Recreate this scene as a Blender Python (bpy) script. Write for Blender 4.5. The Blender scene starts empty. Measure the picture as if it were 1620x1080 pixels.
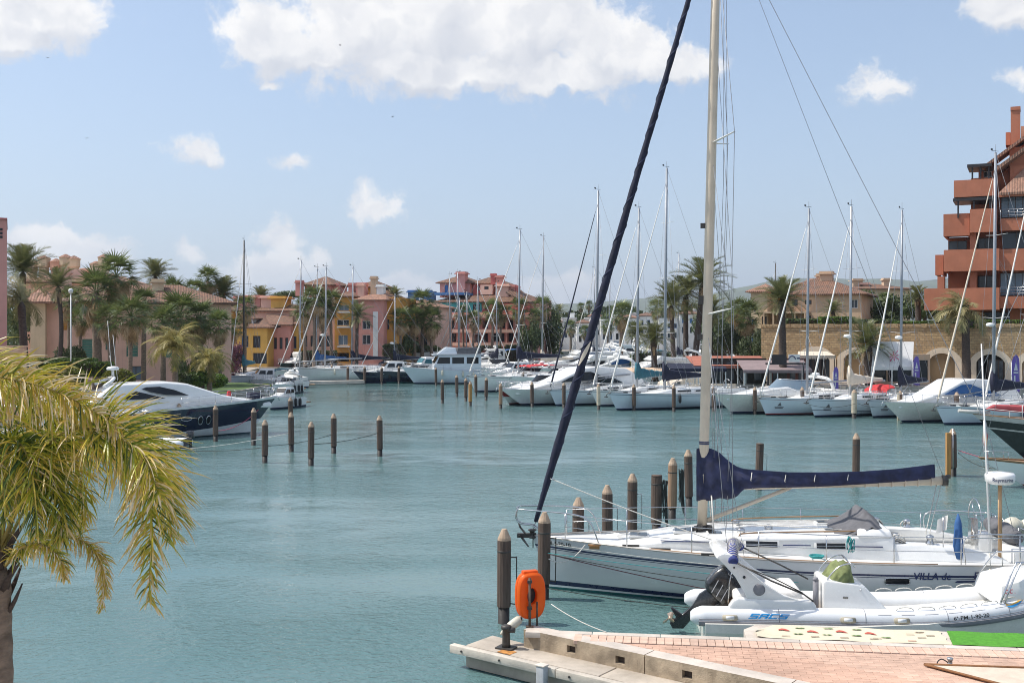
import bpy, bmesh, math, random
from mathutils import Vector, Matrix
random.seed(7)
D = bpy.data
SC = bpy.context.scene
COL = SC.collection
rad = math.radians
F, H, YH = 1700.0, 6.4, 520.0          # focal length in photo pixels, eye height, horizon row
# ------------------------------------------------------------------ camera
cam = D.cameras.new('camera')
cam_o = D.objects.new('camera', cam)
COL.objects.link(cam_o)
cam_o.location = (0, 0, H)
cam_o.rotation_euler = (rad(90), 0, 0)
cam.sensor_width = 36
cam.lens = 36 * F / 1620
cam.shift_y = -(540 - YH) / 1620
cam.clip_start, cam.clip_end = 0.3, 30000
SC.camera = cam_o
# ------------------------------------------------------------------ sun, sky, exposure
SUN_EL, SUN_AZ = rad(56), rad(-83)       # azimuth from +Y (ahead) towards +X
sd = Vector((math.sin(SUN_AZ) * math.cos(SUN_EL), math.cos(SUN_AZ) * math.cos(SUN_EL), math.sin(SUN_EL)))
sun = D.lights.new('sun', 'SUN')
sun.energy, sun.angle, sun.color = 3.1, rad(0.53), (1.0, 0.945, 0.86)
sun_o = D.objects.new('sun', sun)
COL.objects.link(sun_o)
sun_o.rotation_euler = sd.to_track_quat('Z', 'Y').to_euler()
SC.view_settings.view_transform = 'Standard'
SC.view_settings.look = 'None'
SC.view_settings.gamma = 1
SC.view_settings.use_curve_mapping = False
SC.view_settings.exposure = 0.68
SC.cycles.max_bounces = 8
SC.cycles.transparent_max_bounces = 12
SC.cycles.volume_bounces = 0
SC.cycles.use_denoising = True
SC.cycles.filter_width = 1.0
try:
 SC.cycles.denoiser = 'OPENIMAGEDENOISE'; SC.cycles.denoising_input_passes = 'RGB_ALBEDO_NORMAL'; SC.cycles.denoising_prefilter = 'ACCURATE'
except Exception: pass
W = D.worlds.new('World')
SC.world = W
W.use_nodes = True
nt = W.node_tree
nt.nodes.clear()
class NT:
 """short hand for wiring nodes"""
 def __init__(s, tree): s.t = tree
 def n(s, kind, **kw):
  nd = s.t.nodes.new(kind)
  for k, v in kw.items(): setattr(nd, k, v)
  return nd
 def link(s, a, b): s.t.links.new(a, b)
 def put(s, sock, v):
  if hasattr(v, 'is_linked') or isinstance(v, bpy.types.NodeSocket): s.t.links.new(v, sock)
  else: sock.default_value = v
 def m(s, op, a, b=0.0, c=0.0, clamp=False):
  nd = s.n('ShaderNodeMath', operation=op); nd.use_clamp = clamp
  s.put(nd.inputs[0], a); s.put(nd.inputs[1], b); s.put(nd.inputs[2], c)
  return nd.outputs[0]
 def v(s, op, a, b=(0, 0, 0), out=0):
  nd = s.n('ShaderNodeVectorMath', operation=op)
  s.put(nd.inputs[0], a); s.put(nd.inputs[1], b)
  return nd.outputs[out]
 def noise(s, vec, scale, detail=3, rough=.5, dim='3D', out=0, dist=0):
  nd = s.n('ShaderNodeTexNoise', noise_dimensions=dim)
  if vec is not None: s.link(vec, nd.inputs['Vector'])
  nd.inputs['Scale'].default_value = scale
  nd.inputs['Detail'].default_value = detail
  nd.inputs['Roughness'].default_value = rough
  nd.inputs['Distortion'].default_value = dist
  return nd.outputs[out]
 def ramp(s, fac, lo, hi, a=0.0, b=1.0, smooth=True):
  nd = s.n('ShaderNodeMapRange'); nd.interpolation_type = 'SMOOTHSTEP' if smooth else 'LINEAR'
  nd.clamp = True
  s.put(nd.inputs[0], fac); nd.inputs[1].default_value = lo; nd.inputs[2].default_value = hi
  s.put(nd.inputs[3], a); s.put(nd.inputs[4], b)
  return nd.outputs[0]
 def mix(s, fac, a, b, mode='MIX'):
  nd = s.n('ShaderNodeMix', data_type='RGBA', blend_type=mode)
  s.put(nd.inputs[0], fac)
  s.put(nd.inputs[6], a if not isinstance(a, tuple) else (*a[:3], 1))
  s.put(nd.inputs[7], b if not isinstance(b, tuple) else (*b[:3], 1))
  return nd.outputs[2]
SKY_STRENGTH = 0.11
k = NT(nt)
sky = k.n('ShaderNodeTexSky', sky_type='NISHITA')
sky.sun_disc = False
sky.sun_elevation, sky.sun_rotation = SUN_EL, SUN_AZ
sky.air_density, sky.dust_density, sky.ozone_density = 1.0, 1.6, 1.5
tc = k.n('ShaderNodeTexCoord')
dirv = k.v('NORMALIZE', tc.outputs['Generated'])
sx = k.n('ShaderNodeSeparateXYZ'); k.link(dirv, sx.inputs[0])
az = k.m('ARCTAN2', sx.outputs[0], sx.outputs[1])
el = k.m('ARCSINE', sx.outputs[2])
cb = k.n('ShaderNodeCombineXYZ'); k.link(az, cb.inputs[0]); k.link(el, cb.inputs[1])
uv = cb.outputs[0]
warp = k.noise(uv, 22, 4, .6, out=1)
wv = k.v('SUBTRACT', warp, (.5, .5, .5))
wsc = k.n('ShaderNodeVectorMath', operation='SCALE'); k.link(wv, wsc.inputs[0]); wsc.inputs[3].default_value = .035
uvw = k.v('ADD', uv, wsc.outputs[0])
def ae(px, py):
 d = Vector(((px - 810) / F, 1, (YH - py) / F)).normalized()
 return math.atan2(d.x, d.y), math.asin(d.z)
BLOBS = [(425, 58, 92, 74), (560, 36, 146, 116), (700, 14, 184, 132), (830, 40, 174, 118), (950, 72, 130, 86),
         (1062, 103, 92, 38), (700, 110, 230, 42), (880, 116, 170, 36), (500, 84, 112, 48),
         (62, 12, 130, 58), (20, 48, 84, 42), (140, 36, 52, 24), (306, 236, 62, 24), (600, 322, 50, 36), (1380, 135, 60, 32), (470, 248, 40, 14), (430, 140, 26, 10),
         (445, 380, 48, 52), (425, 425, 84, 42), (498, 405, 26, 24), (295, 410, 26, 20), (100, 395, 120, 36), (640, 455, 80, 22), (890, 460, 90, 30),
         (1606, 2, 84, 40), (1610, 120, 40, 16)]
def blobs(at):
 mk = None
 for (bx, by, rx, ry) in BLOBS:
  u0, v0 = ae(bx, by)
  d = k.v('MULTIPLY', k.v('SUBTRACT', at, (u0, v0, 0)), (F / rx, F / ry, 0))
  val = k.m('SUBTRACT', 1.0, k.v('LENGTH', d, out=1))
  if rx < 70: val = k.m('MULTIPLY', val, .52)
  mk = val if mk is None else k.m('MAXIMUM', mk, val)
 return mk
mask = blobs(uvw)
under = k.ramp(k.m('SUBTRACT', blobs(k.v('ADD', uvw, (-.006, .022, 0))), mask), -.05, .42)
far_n = k.noise(uv, 3.2, 2, .5)
outside = k.ramp(k.m('ABSOLUTE', az), .62, .8)
high = k.ramp(el, .32, .45)
outm = k.m('MULTIPLY', k.m('MAXIMUM', outside, high), k.ramp(far_n, .47, .66, -1.0, .8))  # clouds beyond the view, made denser to add fill light
outm = k.m('ADD', outm, k.m('MULTIPLY', k.m('SUBTRACT', 1.0, k.m('MAXIMUM', outside, high)), -1.0))
mask = k.m('MAXIMUM', mask, outm)
nz = k.noise(uvw, 30, 7, .66)
dens = k.m('ADD', mask, k.m('MULTIPLY', k.m('SUBTRACT', nz, .5), 1.7))
alpha = k.ramp(dens, -.02, .44)
upw = k.v('ADD', uvw, (-.008, .014, 0))
nz2 = k.noise(upw, 26, 3, .55)
nz1 = k.noise(uvw, 26, 3, .55)
lA = k.noise(uvw, 9, 2, .5); lB = k.noise(k.v('ADD', uvw, (-.022, .036, 0)), 9, 2, .5)
lit = k.m('ADD', k.m('MULTIPLY', k.ramp(k.m('SUBTRACT', nz1, nz2), -.14, .10), .5), k.m('MULTIPLY', k.ramp(k.m('SUBTRACT', lA, lB), -.16, .12), .5))
core = k.ramp(dens, .35, 1.15, 1.0, .80)
lum = k.m('MULTIPLY', core, k.m('ADD', .60, k.m('MULTIPLY', lit, .46)))
lum = k.m('MULTIPLY', lum, k.m('SUBTRACT', 1.0, k.m('MULTIPLY', under, .46)))
ccol = k.mix(lum, (.29, .325, .40), (.66, .65, .64))
cs = k.n('ShaderNodeVectorMath', operation='SCALE'); k.link(ccol, cs.inputs[0]); cs.inputs[3].default_value = 1.0 / SKY_STRENGTH
thin = k.ramp(el, .0, .10, .62, .97)
skyhaze = k.mix(k.ramp(el, 0, .30, .60, .36), sky.outputs[0], (.33 / SKY_STRENGTH, .41 / SKY_STRENGTH, .535 / SKY_STRENGTH))
skycol = k.mix(k.m('MULTIPLY', alpha, thin), skyhaze, cs.outputs[0])
bg = k.n('ShaderNodeBackground'); k.link(skycol, bg.inputs[0]); bg.inputs[1].default_value = SKY_STRENGTH
wo = k.n('ShaderNodeOutputWorld'); k.link(bg.outputs[0], wo.inputs[0])
# ------------------------------------------------------------------ helpers
def P(px, py, Y):
 """the point that stands at depth Y behind photo pixel (px, py)"""
 return Vector(((px - 810) / F * Y, Y, H + (YH - py) / F * Y))
def G(px, py, z=0.0):
 """the point at height z behind photo pixel (px, py)"""
 Y = F * (H - z) / (py - YH)
 return Vector(((px - 810) / F * Y, Y, z))
def XA(px, Y): return (px - 810) / F * Y
def ZA(py, Y): return H + (YH - py) / F * Y
def setp(o, label=None, cat=None, group=None, kind=None):
 if label: o['label'] = label
 if cat: o['category'] = cat
 if group: o['group'] = group
 if kind: o['kind'] = kind
 return o
def thing(name, label, cat, loc=(0, 0, 0), rotz=0.0, group=None):
 o = D.objects.new(name, None)
 o.empty_display_size = .3
 COL.objects.link(o)
 o.location = loc
 o.rotation_euler = (0, 0, rotz)
 return setp(o, label, cat, group)
def kids(o): return [c for c in KID.get(o.name, [])]
KID = {}
def link(name, me, parent=None, loc=None, rot=None, scale=None):
 o = D.objects.new(name, me)
 COL.objects.link(o)
 if parent is not None:
  o.parent = parent
  KID.setdefault(parent.name, []).append(o)
 if loc is not None: o.location = loc
 if rot is not None: o.rotation_euler = rot
 if scale is not None: o.scale = (scale,) * 3 if isinstance(scale, (int, float)) else scale
 return o
def copy_tree(o, parent=None):
 c = o.copy()
 COL.objects.link(c)
 if parent is not None:
  c.parent = parent
  KID.setdefault(parent.name, []).append(c)
 for ch in kids(o): copy_tree(ch, c)
 return c
class MB:
 """collects shapes, then links them as one mesh object"""
 def __init__(s): s.v, s.f, s.m, s.s = [], [], [], []
 def add(s, vs, fs, mat=0, smooth=False):
  o = len(s.v)
  s.v += [tuple(p) for p in vs]
  for f in fs:
   s.f.append([i + o for i in f]); s.m.append(mat); s.s.append(smooth)
  return s
 def box(s, c, d, mat=0, rz=0.0, M=None, taper=1.0):
  x, y, z = d[0] / 2, d[1] / 2, d[2] / 2
  vs = []
  for (a, b, e) in ((-1, -1, -1), (1, -1, -1), (1, 1, -1), (-1, 1, -1), (-1, -1, 1), (1, -1, 1), (1, 1, 1), (-1, 1, 1)):
   t = taper if e > 0 else 1.0
   vs.append(Vector((a * x * t, b * y * t, e * z)))
  if M is None: M = Matrix.Rotation(rz, 3, 'Z') if rz else None
  vs = [(M @ v if M is not None else v) + Vector(c) for v in vs]
  return s.add(vs, [(3, 2, 1, 0), (4, 5, 6, 7), (0, 1, 5, 4), (1, 2, 6, 5), (2, 3, 7, 6), (3, 0, 4, 7)], mat)
 def tube(s, pts, r, n=6, mat=0, cap=True, smooth=True, flat=1.0):
  pts = [Vector(p) for p in pts]
  R = r if isinstance(r, (list, tuple)) else [r] * len(pts)
  vs, fs = [], []
  up = Vector((0, 0, 1))
  for i, p in enumerate(pts):
   t = (pts[min(i + 1, len(pts) - 1)] - pts[max(i - 1, 0)])
   t = t.normalized() if t.length > 1e-9 else Vector((0, 0, 1))
   ref = up if abs(t.z) < .95 else Vector((1, 0, 0))
   a = t.cross(ref).normalized(); b = a.cross(t).normalized()
   for j in range(n):
    q = 2 * math.pi * j / n
    vs.append(p + a * (math.cos(q) * R[i]) + b * (math.sin(q) * R[i] * flat))
  for i in range(len(pts) - 1):
   for j in range(n):
    fs.append((i * n + j, i * n + (j + 1) % n, (i + 1) * n + (j + 1) % n, (i + 1) * n + j))
  s.add(vs, fs, mat, smooth)
  if cap:
   o = len(s.v) - len(vs)
   s.f.append([o + j for j in range(n)][::-1]); s.m.append(mat); s.s.append(False)
   s.f.append([o + (len(pts) - 1) * n + j for j in range(n)]); s.m.append(mat); s.s.append(False)
  return s
 def lathe(s, prof, c=(0, 0, 0), n=12, mat=0, smooth=True, M=None):
  vs, fs = [], []
  c = Vector(c)
  for (r, z) in prof:
   for j in range(n):
    q = 2 * math.pi * j / n
    v = Vector((r * math.cos(q), r * math.sin(q), z))
    vs.append((M @ v if M is not None else v) + c)
  for i in range(len(prof) - 1):
   for j in range(n):
    fs.append((i * n + j, i * n + (j + 1) % n, (i + 1) * n + (j + 1) % n, (i + 1) * n + j))
  fs.append(tuple(range(n))[::-1])
  fs.append(tuple((len(prof) - 1) * n + j for j in range(n)))
  return s.add(vs, fs, mat, smooth)
 def ext(s, poly, vec, mat=0, side=None):
  """closed prism: a flat polygon (3-D points) pushed along vec"""
  n = len(poly); vec = Vector(vec)
  a = [Vector(p) for p in poly]
  s.add(a + [p + vec for p in a], [tuple(range(n))[::-1], tuple(range(n, 2 * n))], mat)
  o = len(s.v) - 2 * n
  for i in range(n):
   j = (i + 1) % n
   s.f.append([o + i, o + j, o + n + j, o + n + i]); s.m.append(mat if side is None else side); s.s.append(False)
  return s
 def body(s, prof, yf, mat=0):
  """a body with side outline prof (x, z) and half width yf(x, z)"""
  n = len(prof)
  L = [Vector((x, yf(x, z), z)) for x, z in prof]
  R = [Vector((x, -yf(x, z), z)) for x, z in prof]
  s.add(L + R, [tuple(range(n))[::-1], tuple(range(n, 2 * n))] + [(i, (i + 1) % n, n + (i + 1) % n, n + i) for i in range(n)], mat)
  return s
 def loft(s, rings, mat=0, smooth=True, closed=True, caps=True):
  n = len(rings[0]); vs = [p for r in rings for p in r]; fs = []
  for i in range(len(rings) - 1):
   for j in range(n if closed else n - 1):
    fs.append((i * n + j, i * n + (j + 1) % n, (i + 1) * n + (j + 1) % n, (i + 1) * n + j))
  if caps:
   fs.append(tuple(range(n))[::-1]); fs.append(tuple((len(rings) - 1) * n + j for j in range(n)))
  return s.add(vs, fs, mat, smooth)
 def mesh(s, name, mats, bevel=0.0, segs=2, fix=True):
  me = D.meshes.new(name)
  me.from_pydata(s.v, [], s.f)
  for m in (mats if isinstance(mats, (list, tuple)) else [mats]): me.materials.append(m)
  me.polygons.foreach_set('material_index', s.m)
  me.polygons.foreach_set('use_smooth', s.s)
  if fix or bevel:
   bm = bmesh.new(); bm.from_mesh(me)
   if bevel:
    bmesh.ops.remove_doubles(bm, verts=bm.verts, dist=1e-4)
    es = [e for e in bm.edges if len(e.link_faces) == 2 and e.calc_face_angle(0) > rad(28)]
    r = bmesh.ops.bevel(bm, geom=es, offset=bevel, segments=segs, profile=.5, affect='EDGES', clamp_overlap=True)
    for f in bm.faces: f.smooth = True
   bmesh.ops.recalc_face_normals(bm, faces=bm.faces)
   bm.to_mesh(me); bm.free()
   if bevel:
    try: me.set_sharp_from_angle(angle=rad(38))
    except Exception: pass
  me.update()
  return me
 def build(s, name, mats, parent=None, loc=None, rot=None, bevel=0.0, segs=2, fix=True):
  return link(name, s.mesh(name, mats, bevel, segs, fix), parent, loc, rot)
def shared(fn):
 cache = {}
 def g(*a):
  if a not in cache: cache[a] = fn(*a)
  return cache[a]
 return g
def spline(pts, n):
 """smooth curve through points"""
 pts = [Vector(p) for p in pts]
 q = [2 * pts[0] - pts[1]] + pts + [2 * pts[-1] - pts[-2]]
 out = []
 segs = len(pts) - 1
 for i in range(n):
  t = i / (n - 1) * segs
  j = min(int(t), segs - 1); t -= j
  a, b, c, d = q[j], q[j + 1], q[j + 2], q[j + 3]
  out.append(.5 * ((2 * b) + (c - a) * t + (2 * a - 5 * b + 4 * c - d) * t * t + (3 * b - a - 3 * c + d) * t ** 3))
 return out
def sag(a, b, dip, n=10):
 a, b = Vector(a), Vector(b)
 return [a.lerp(b, i / (n - 1)) - Vector((0, 0, dip * 4 * (i / (n - 1)) * (1 - i / (n - 1)))) for i in range(n)]
# ------------------------------------------------------------------ materials
MATS = {}
def mat(name, col, rough=.5, metal=0.0, var=.10, scale=4.0, bump=0.0, bscale=30.0, coat=0.0, streak=0.0, spec=.5, stretch=None, grime=None, rand=0.0, wstain=0.0):
 if name in MATS: return MATS[name]
 m = D.materials.new(name); m.use_nodes = True
 t = m.node_tree; q = NT(t); b = t.nodes['Principled BSDF']
 tc = q.n('ShaderNodeTexCoord'); co = tc.outputs['Object']
 if stretch: co = q.v('MULTIPLY', co, stretch)
 c = (*col, 1)
 if var or streak or rand or wstain:
  n1 = q.noise(co, scale, 5, .6)
  cc = q.mix(q.ramp(n1, .25, .75), tuple(x * (1 - var) for x in col), tuple(min(1, x * (1 + var)) for x in col))
  if streak:
   st = q.v('MULTIPLY', tc.outputs['Object'], (1.3, 1.3, .12))
   n2 = q.noise(st, 2.2, 4, .65)
   gc = grime or tuple(x * .45 for x in col)
   cc = q.mix(q.ramp(n2, .48, .85, 0, streak), cc, gc)
  if wstain:
   gp = q.n('ShaderNodeNewGeometry').outputs['Position']
   cc = q.mix(1.0, cc, q.ramp(q.noise(gp, .9, 5, .65), .30, .66, 1 - wstain, 1.04), 'MULTIPLY')
   cc = q.mix(q.ramp(q.noise(gp, 5, 4, .7), .60, .74, 0, wstain * 1.4), cc, tuple(x * .5 for x in col))
  if rand:
   oi = q.n('ShaderNodeObjectInfo')
   cc = q.mix(1.0, cc, q.ramp(oi.outputs['Random'], 0, 1, 1 - rand, 1 + rand, smooth=False), 'MULTIPLY')
  q.link(cc, b.inputs['Base Color'])
 else:
  b.inputs['Base Color'].default_value = c
 n3 = q.noise(co, scale * 3, 3, .6)
 q.link(q.ramp(n3, .2, .8, max(.02, rough - .07), min(1, rough + .09)), b.inputs['Roughness'])
 b.inputs['Metallic'].default_value = metal
 b.inputs['Specular IOR Level'].default_value = spec
 b.inputs['Coat Weight'].default_value = coat
 b.inputs['Coat Roughness'].default_value = .06
 if bump:
  bp = q.n('ShaderNodeBump'); bp.inputs['Strength'].default_value = bump; bp.inputs['Distance'].default_value = .02
  q.link(q.noise(co, bscale, 4, .6), bp.inputs['Height']); q.link(bp.outputs[0], b.inputs['Normal'])
 MATS[name] = m
 return m
def leafmat(name, cols, rough=.5, transl=.35, rand=.25, attr=None):
 """foliage: colour by mesh attribute or position noise, light passing through"""
 m = D.materials.new(name); m.use_nodes = True
 t = m.node_tree; q = NT(t); b = t.nodes['Principled BSDF']
 cr = q.n('ShaderNodeValToRGB')
 el = cr.color_ramp.elements
 while len(el) < len(cols): el.new(.5)
 for i, c in enumerate(cols):
  el[i].position = i / (len(cols) - 1); el[i].color = (*c, 1)
 if attr:
  a = q.n('ShaderNodeAttribute', attribute_name=attr); fac = a.outputs['Fac']
 else:
  tc = q.n('ShaderNodeTexCoord'); fac = q.ramp(q.noise(tc.outputs['Object'], 2.4, 4, .65), .28, .72)
 q.link(fac, cr.inputs[0])
 oi = q.n('ShaderNodeObjectInfo')
 c = q.mix(1.0, cr.outputs[0], q.ramp(oi.outputs['Random'], 0, 1, 1 - rand, 1 + rand, smooth=False), 'MULTIPLY')
 q.link(c, b.inputs['Base Color']); b.inputs['Roughness'].default_value = rough
 tr = q.n('ShaderNodeBsdfTranslucent'); q.link(c, tr.inputs[0])
 mx = q.n('ShaderNodeMixShader'); mx.inputs[0].default_value = transl
 q.link(b.outputs[0], mx.inputs[1]); q.link(tr.outputs[0], mx.inputs[2])
 q.link(mx.outputs[0], t.nodes['Material Output'].inputs[0])
 MATS[name] = m
 return m
def glass(name, col, rough=.06):
 m = D.materials.new(name); m.use_nodes = True
 t = m.node_tree; q = NT(t); b = t.nodes['Principled BSDF']
 b.inputs['Base Color'].default_value = (*col, 1); b.inputs['Roughness'].default_value = rough
 b.inputs['Specular IOR Level'].default_value = .38
 tc = q.n('ShaderNodeTexCoord')
 bp = q.n('ShaderNodeBump'); bp.inputs['Strength'].default_value = .04; bp.inputs['Distance'].default_value = .04
 q.link(q.noise(tc.outputs['Object'], 1.5, 2), bp.inputs['Height']); q.link(bp.outputs[0], b.inputs['Normal'])
 MATS[name] = m
 return m
WHITE = mat('white_gelcoat', (.80, .80, .78), .22, var=.04, scale=2, coat=.4, streak=.10, grime=(.55, .52, .45))
CREAMW = mat('cream_gelcoat', (.74, .72, .66), .28, var=.05, scale=2, coat=.3, streak=.12, grime=(.5, .46, .38))
GREYHULL = mat('pale_grey_gelcoat', (.56, .57, .57), .2, var=.03, scale=1.2, coat=.5, streak=.12, grime=(.42, .42, .38))
BLUEHULL = mat('pale_blue_gelcoat', (.62, .68, .73), .2, var=.03, scale=1.2, coat=.5)
NAVYHULL = mat('navy_gelcoat', (.012, .018, .045), .12, var=.1, scale=1.0, coat=.8)
BLACKHULL = mat('black_gelcoat', (.012, .012, .014), .18, var=.1, coat=.6)
NAVY = mat('navy_stripe', (.015, .022, .07), .3, var=.1)
REDS = mat('red_stripe', (.25, .03, .03), .4, var=.1)
ANTIF = mat('dark_antifouling', (.02, .045, .06), .7, var=.2)
GREENF = mat('teal_antifouling', (.02, .14, .13), .7, var=.2)
DECK = mat('deck_nonslip', (.72, .72, .70), .6, var=.06, scale=6, bump=.15, bscale=120)
TEAK = mat('teak', (.28, .17, .09), .6, var=.25, scale=9, stretch=(.2, 3, 3), bump=.1)
ALU = mat('brushed_aluminium', (.42, .43, .44), .38, metal=.75, var=.08, scale=3)
MASTG = mat('grey_mast_paint', (.28, .30, .33), .4, metal=.2, var=.08)
MASTB = mat('weathered_cream_mast', (.62, .53, .41), .45, var=.10, scale=1.6, streak=.35, grime=(.35, .30, .24))
STEEL = mat('stainless_steel', (.62, .62, .62), .18, metal=1.0, var=.05)
DARKST = mat('dark_steel', (.07, .065, .06), .5, metal=.4, var=.2)
WIRE = mat('rigging_wire', (.30, .31, .33), .4, metal=.3, var=.1)
ROPEW = mat('white_rope', (.62, .60, .55), .8, var=.2, scale=30, bump=.4, bscale=200)
ROPED = mat('dark_rope', (.05, .055, .05), .85, var=.3, scale=30)
ROPEP = mat('pink_rope', (.55, .10, .16), .8, var=.2, scale=30)
ROPET = mat('teal_rope', (.04, .30, .30), .8, var=.2, scale=30)
COVERC = mat('navy_cover_canvas', (.016, .021, .062), .75, var=.45, scale=4, bump=.6, bscale=7)  # navy lightened for the lit folds of the cover, with faded patches
NAVYC = mat('navy_canvas', (.010, .013, .034), .8, var=.3, scale=5, bump=.35, bscale=9)
BLUEC = mat('blue_canvas', (.03, .10, .26), .8, var=.2, scale=3, bump=.3, bscale=8)
TEALC = mat('teal_canvas', (.03, .13, .17), .8, var=.2, scale=3, bump=.3, bscale=8)
WHITEC = mat('white_canvas', (.74, .72, .68), .8, var=.07, scale=3, bump=.35, bscale=6)
CREAMC = mat('cream_canvas', (.66, .57, .46), .8, var=.08, scale=3, bump=.3, bscale=6)
GREYC = mat('grey_canvas', (.12, .12, .13), .85, var=.2, scale=4, bump=.3, bscale=8)
REDC = mat('red_canvas', (.50, .03, .035), .75, var=.15, scale=3, bump=.3, bscale=8)
OLIVEC = mat('olive_canvas', (.17, .20, .08), .85, var=.3, scale=6, bump=.6, bscale=14)
RUBBER = mat('black_rubber', (.025, .025, .028), .6, var=.2)
GREYR = mat('grey_rubber', (.22, .22, .24), .65, var=.12)
BEIGER = mat('beige_rubber', (.42, .38, .29), .7, var=.12)
HYP = mat('white_hypalon', (.78, .79, .80), .48, var=.03, scale=2, streak=.08, grime=(.6, .58, .5))
ENG = mat('black_engine_paint', (.02, .021, .024), .25, var=.2, coat=.5)
SILVER = mat('silver_print', (.6, .6, .62), .4, metal=.3, var=.05)
FENDER = mat('worn_white_vinyl', (.58, .55, .45), .55, var=.2, scale=5, streak=.5, grime=(.30, .25, .15))
DGLASS = glass('dark_tinted_glass', (.015, .017, .02))
BGLASS = glass('blue_tinted_glass', (.03, .10, .26))
WGLASS = glass('window_glass', (.05, .065, .08))
LGLASS = glass('bright_window_glass', (.16, .22, .28))
# ------------------------------------------------------------------ water
def water_material():
 m = D.materials.new('harbour_water'); m.use_nodes = True
 t = m.node_tree; q = NT(t); b = t.nodes['Principled BSDF']
 tc = q.n('ShaderNodeTexCoord'); co = tc.outputs['Object']
 big = q.noise(co, .05, 3, .5)
 q.link(q.mix(q.ramp(big, .3, .7), (.088, .168, .170), (.112, .194, .194)), b.inputs['Base Color'])
 b.inputs['IOR'].default_value = 1.33
 b.inputs['Roughness'].default_value = .05
 b.inputs['Specular IOR Level'].default_value = .5
 w1 = q.noise(q.v('MULTIPLY', co, (1.0, 1.15, 1)), 1.7, 3, .55, dist=.3)
 w2 = q.noise(q.v('MULTIPLY', co, (1, 1.1, 1)), 5.2, 3, .6, dist=.4)
 w4 = q.noise(co, 11, 2, .6)
 w3 = q.noise(co, .30, 2, .5)
 patch = q.ramp(q.noise(q.v('MULTIPLY', co, (.6, 1.6, 1)), .05, 3, .6), .40, .60, .22, 1.15)
 h = q.m('ADD', q.m('MULTIPLY', w1, .24), q.m('MULTIPLY', w2, .20))
 h = q.m('ADD', h, q.m('MULTIPLY', w4, .07))
 h = q.m('ADD', q.m('MULTIPLY', h, patch), q.m('MULTIPLY', w3, .5))
 bp = q.n('ShaderNodeBump'); bp.inputs['Strength'].default_value = 1.0; bp.inputs['Distance'].default_value = .25
 q.link(h, bp.inputs['Height']); q.link(bp.outputs[0], b.inputs['Normal'])
 return m
WATER = water_material()
w = MB()
w.add([(-500, -60, 0), (500, -60, 0), (500, 420, 0), (-500, 420, 0)], [(0, 1, 2, 3)])
setp(w.build('water', WATER), kind='structure')
# ------------------------------------------------------------------ land
GRASSY = mat('dry_grass_ground', (.11, .12, .055), .95, var=.35, scale=.3)
PAVING = mat('quay_paving', (.36, .31, .26), .85, var=.15, scale=.8, bump=.2)
QUAYST = mat('quay_concrete', (.30, .27, .23), .85, var=.2, scale=.7, streak=.5, bump=.3)
LAWNM = mat('lawn_green', (.07, .12, .03), .95, var=.3, scale=2)
def land(name, poly, z, m, bottom=-1.5):
 b = MB()
 b.ext([(x, y, bottom) for x, y in poly], (0, 0, z - bottom), 0)
 b.f = b.f[1:]; b.m = b.m[1:]; b.s = b.s[1:]
 b.m = [0] + [1] * (len(b.m) - 1)
 o = b.build(name, [m, QUAYST], fix=False)
 bm = bmesh.new(); bm.from_mesh(o.data); bmesh.ops.recalc_face_normals(bm, faces=bm.faces)
 top = max(bm.faces, key=lambda f: f.calc_center_median().z)
 if top.normal.z < 0: bmesh.ops.reverse_faces(bm, faces=bm.faces)
 bm.to_mesh(o.data); bm.free()
 return setp(o, kind='structure')
land('left_quay', [(-420, 68.5), (-24, 70), (-22.5, 100), (-31, 109), (-33.5, 143), (-14, 144.5), (-13.5, 166), (7, 167), (8, 250), (8, 420), (-420, 420)], 1.2, PAVING)
land('far_quay', [(8.2, 252), (70, 252), (70, 420), (8.2, 420)], 1.19, PAVING)
land('right_quay', [(16, 150), (18, 118), (24, 101), (30, 96.5), (420, 96.5), (420, 251), (70.2, 251), (70, 170), (40, 164)], 1.2, PAVING)
b = MB()
b.add([(-9000, 419, 1.1), (9000, 419, 1.1), (9000, 9000, 1.1), (-9000, 9000, 1.1)], [(0, 1, 2, 3)])
b.add([(-9000, -60, 1.1), (-419, -60, 1.1), (-419, 419, 1.1), (-9000, 419, 1.1)], [(0, 1, 2, 3)])
b.add([(419, -60, 1.1), (9000, -60, 1.1), (9000, 419, 1.1), (419, 419, 1.1)], [(0, 1, 2, 3)])
setp(b.build('ground', GRASSY), kind='structure')
b = MB()
b.add([(-32, 84, 1.206), (-23.2, 84, 1.206), (-22.9, 99.5, 1.206), (-26, 104, 1.206), (-34, 104, 1.206)], [(0, 1, 2, 3, 4)])
setp(b.build('lawn', LAWNM), kind='structure')
land('near_promenade', [(-60, -55), (40, -55), (40, 3), (-1.5, 9.5), (-3, 13), (-60, 14)], 0.9, PAVING)
HILLM = mat('hill_scrub', (.075, .095, .045), .95, var=.4, scale=.004)
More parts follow.
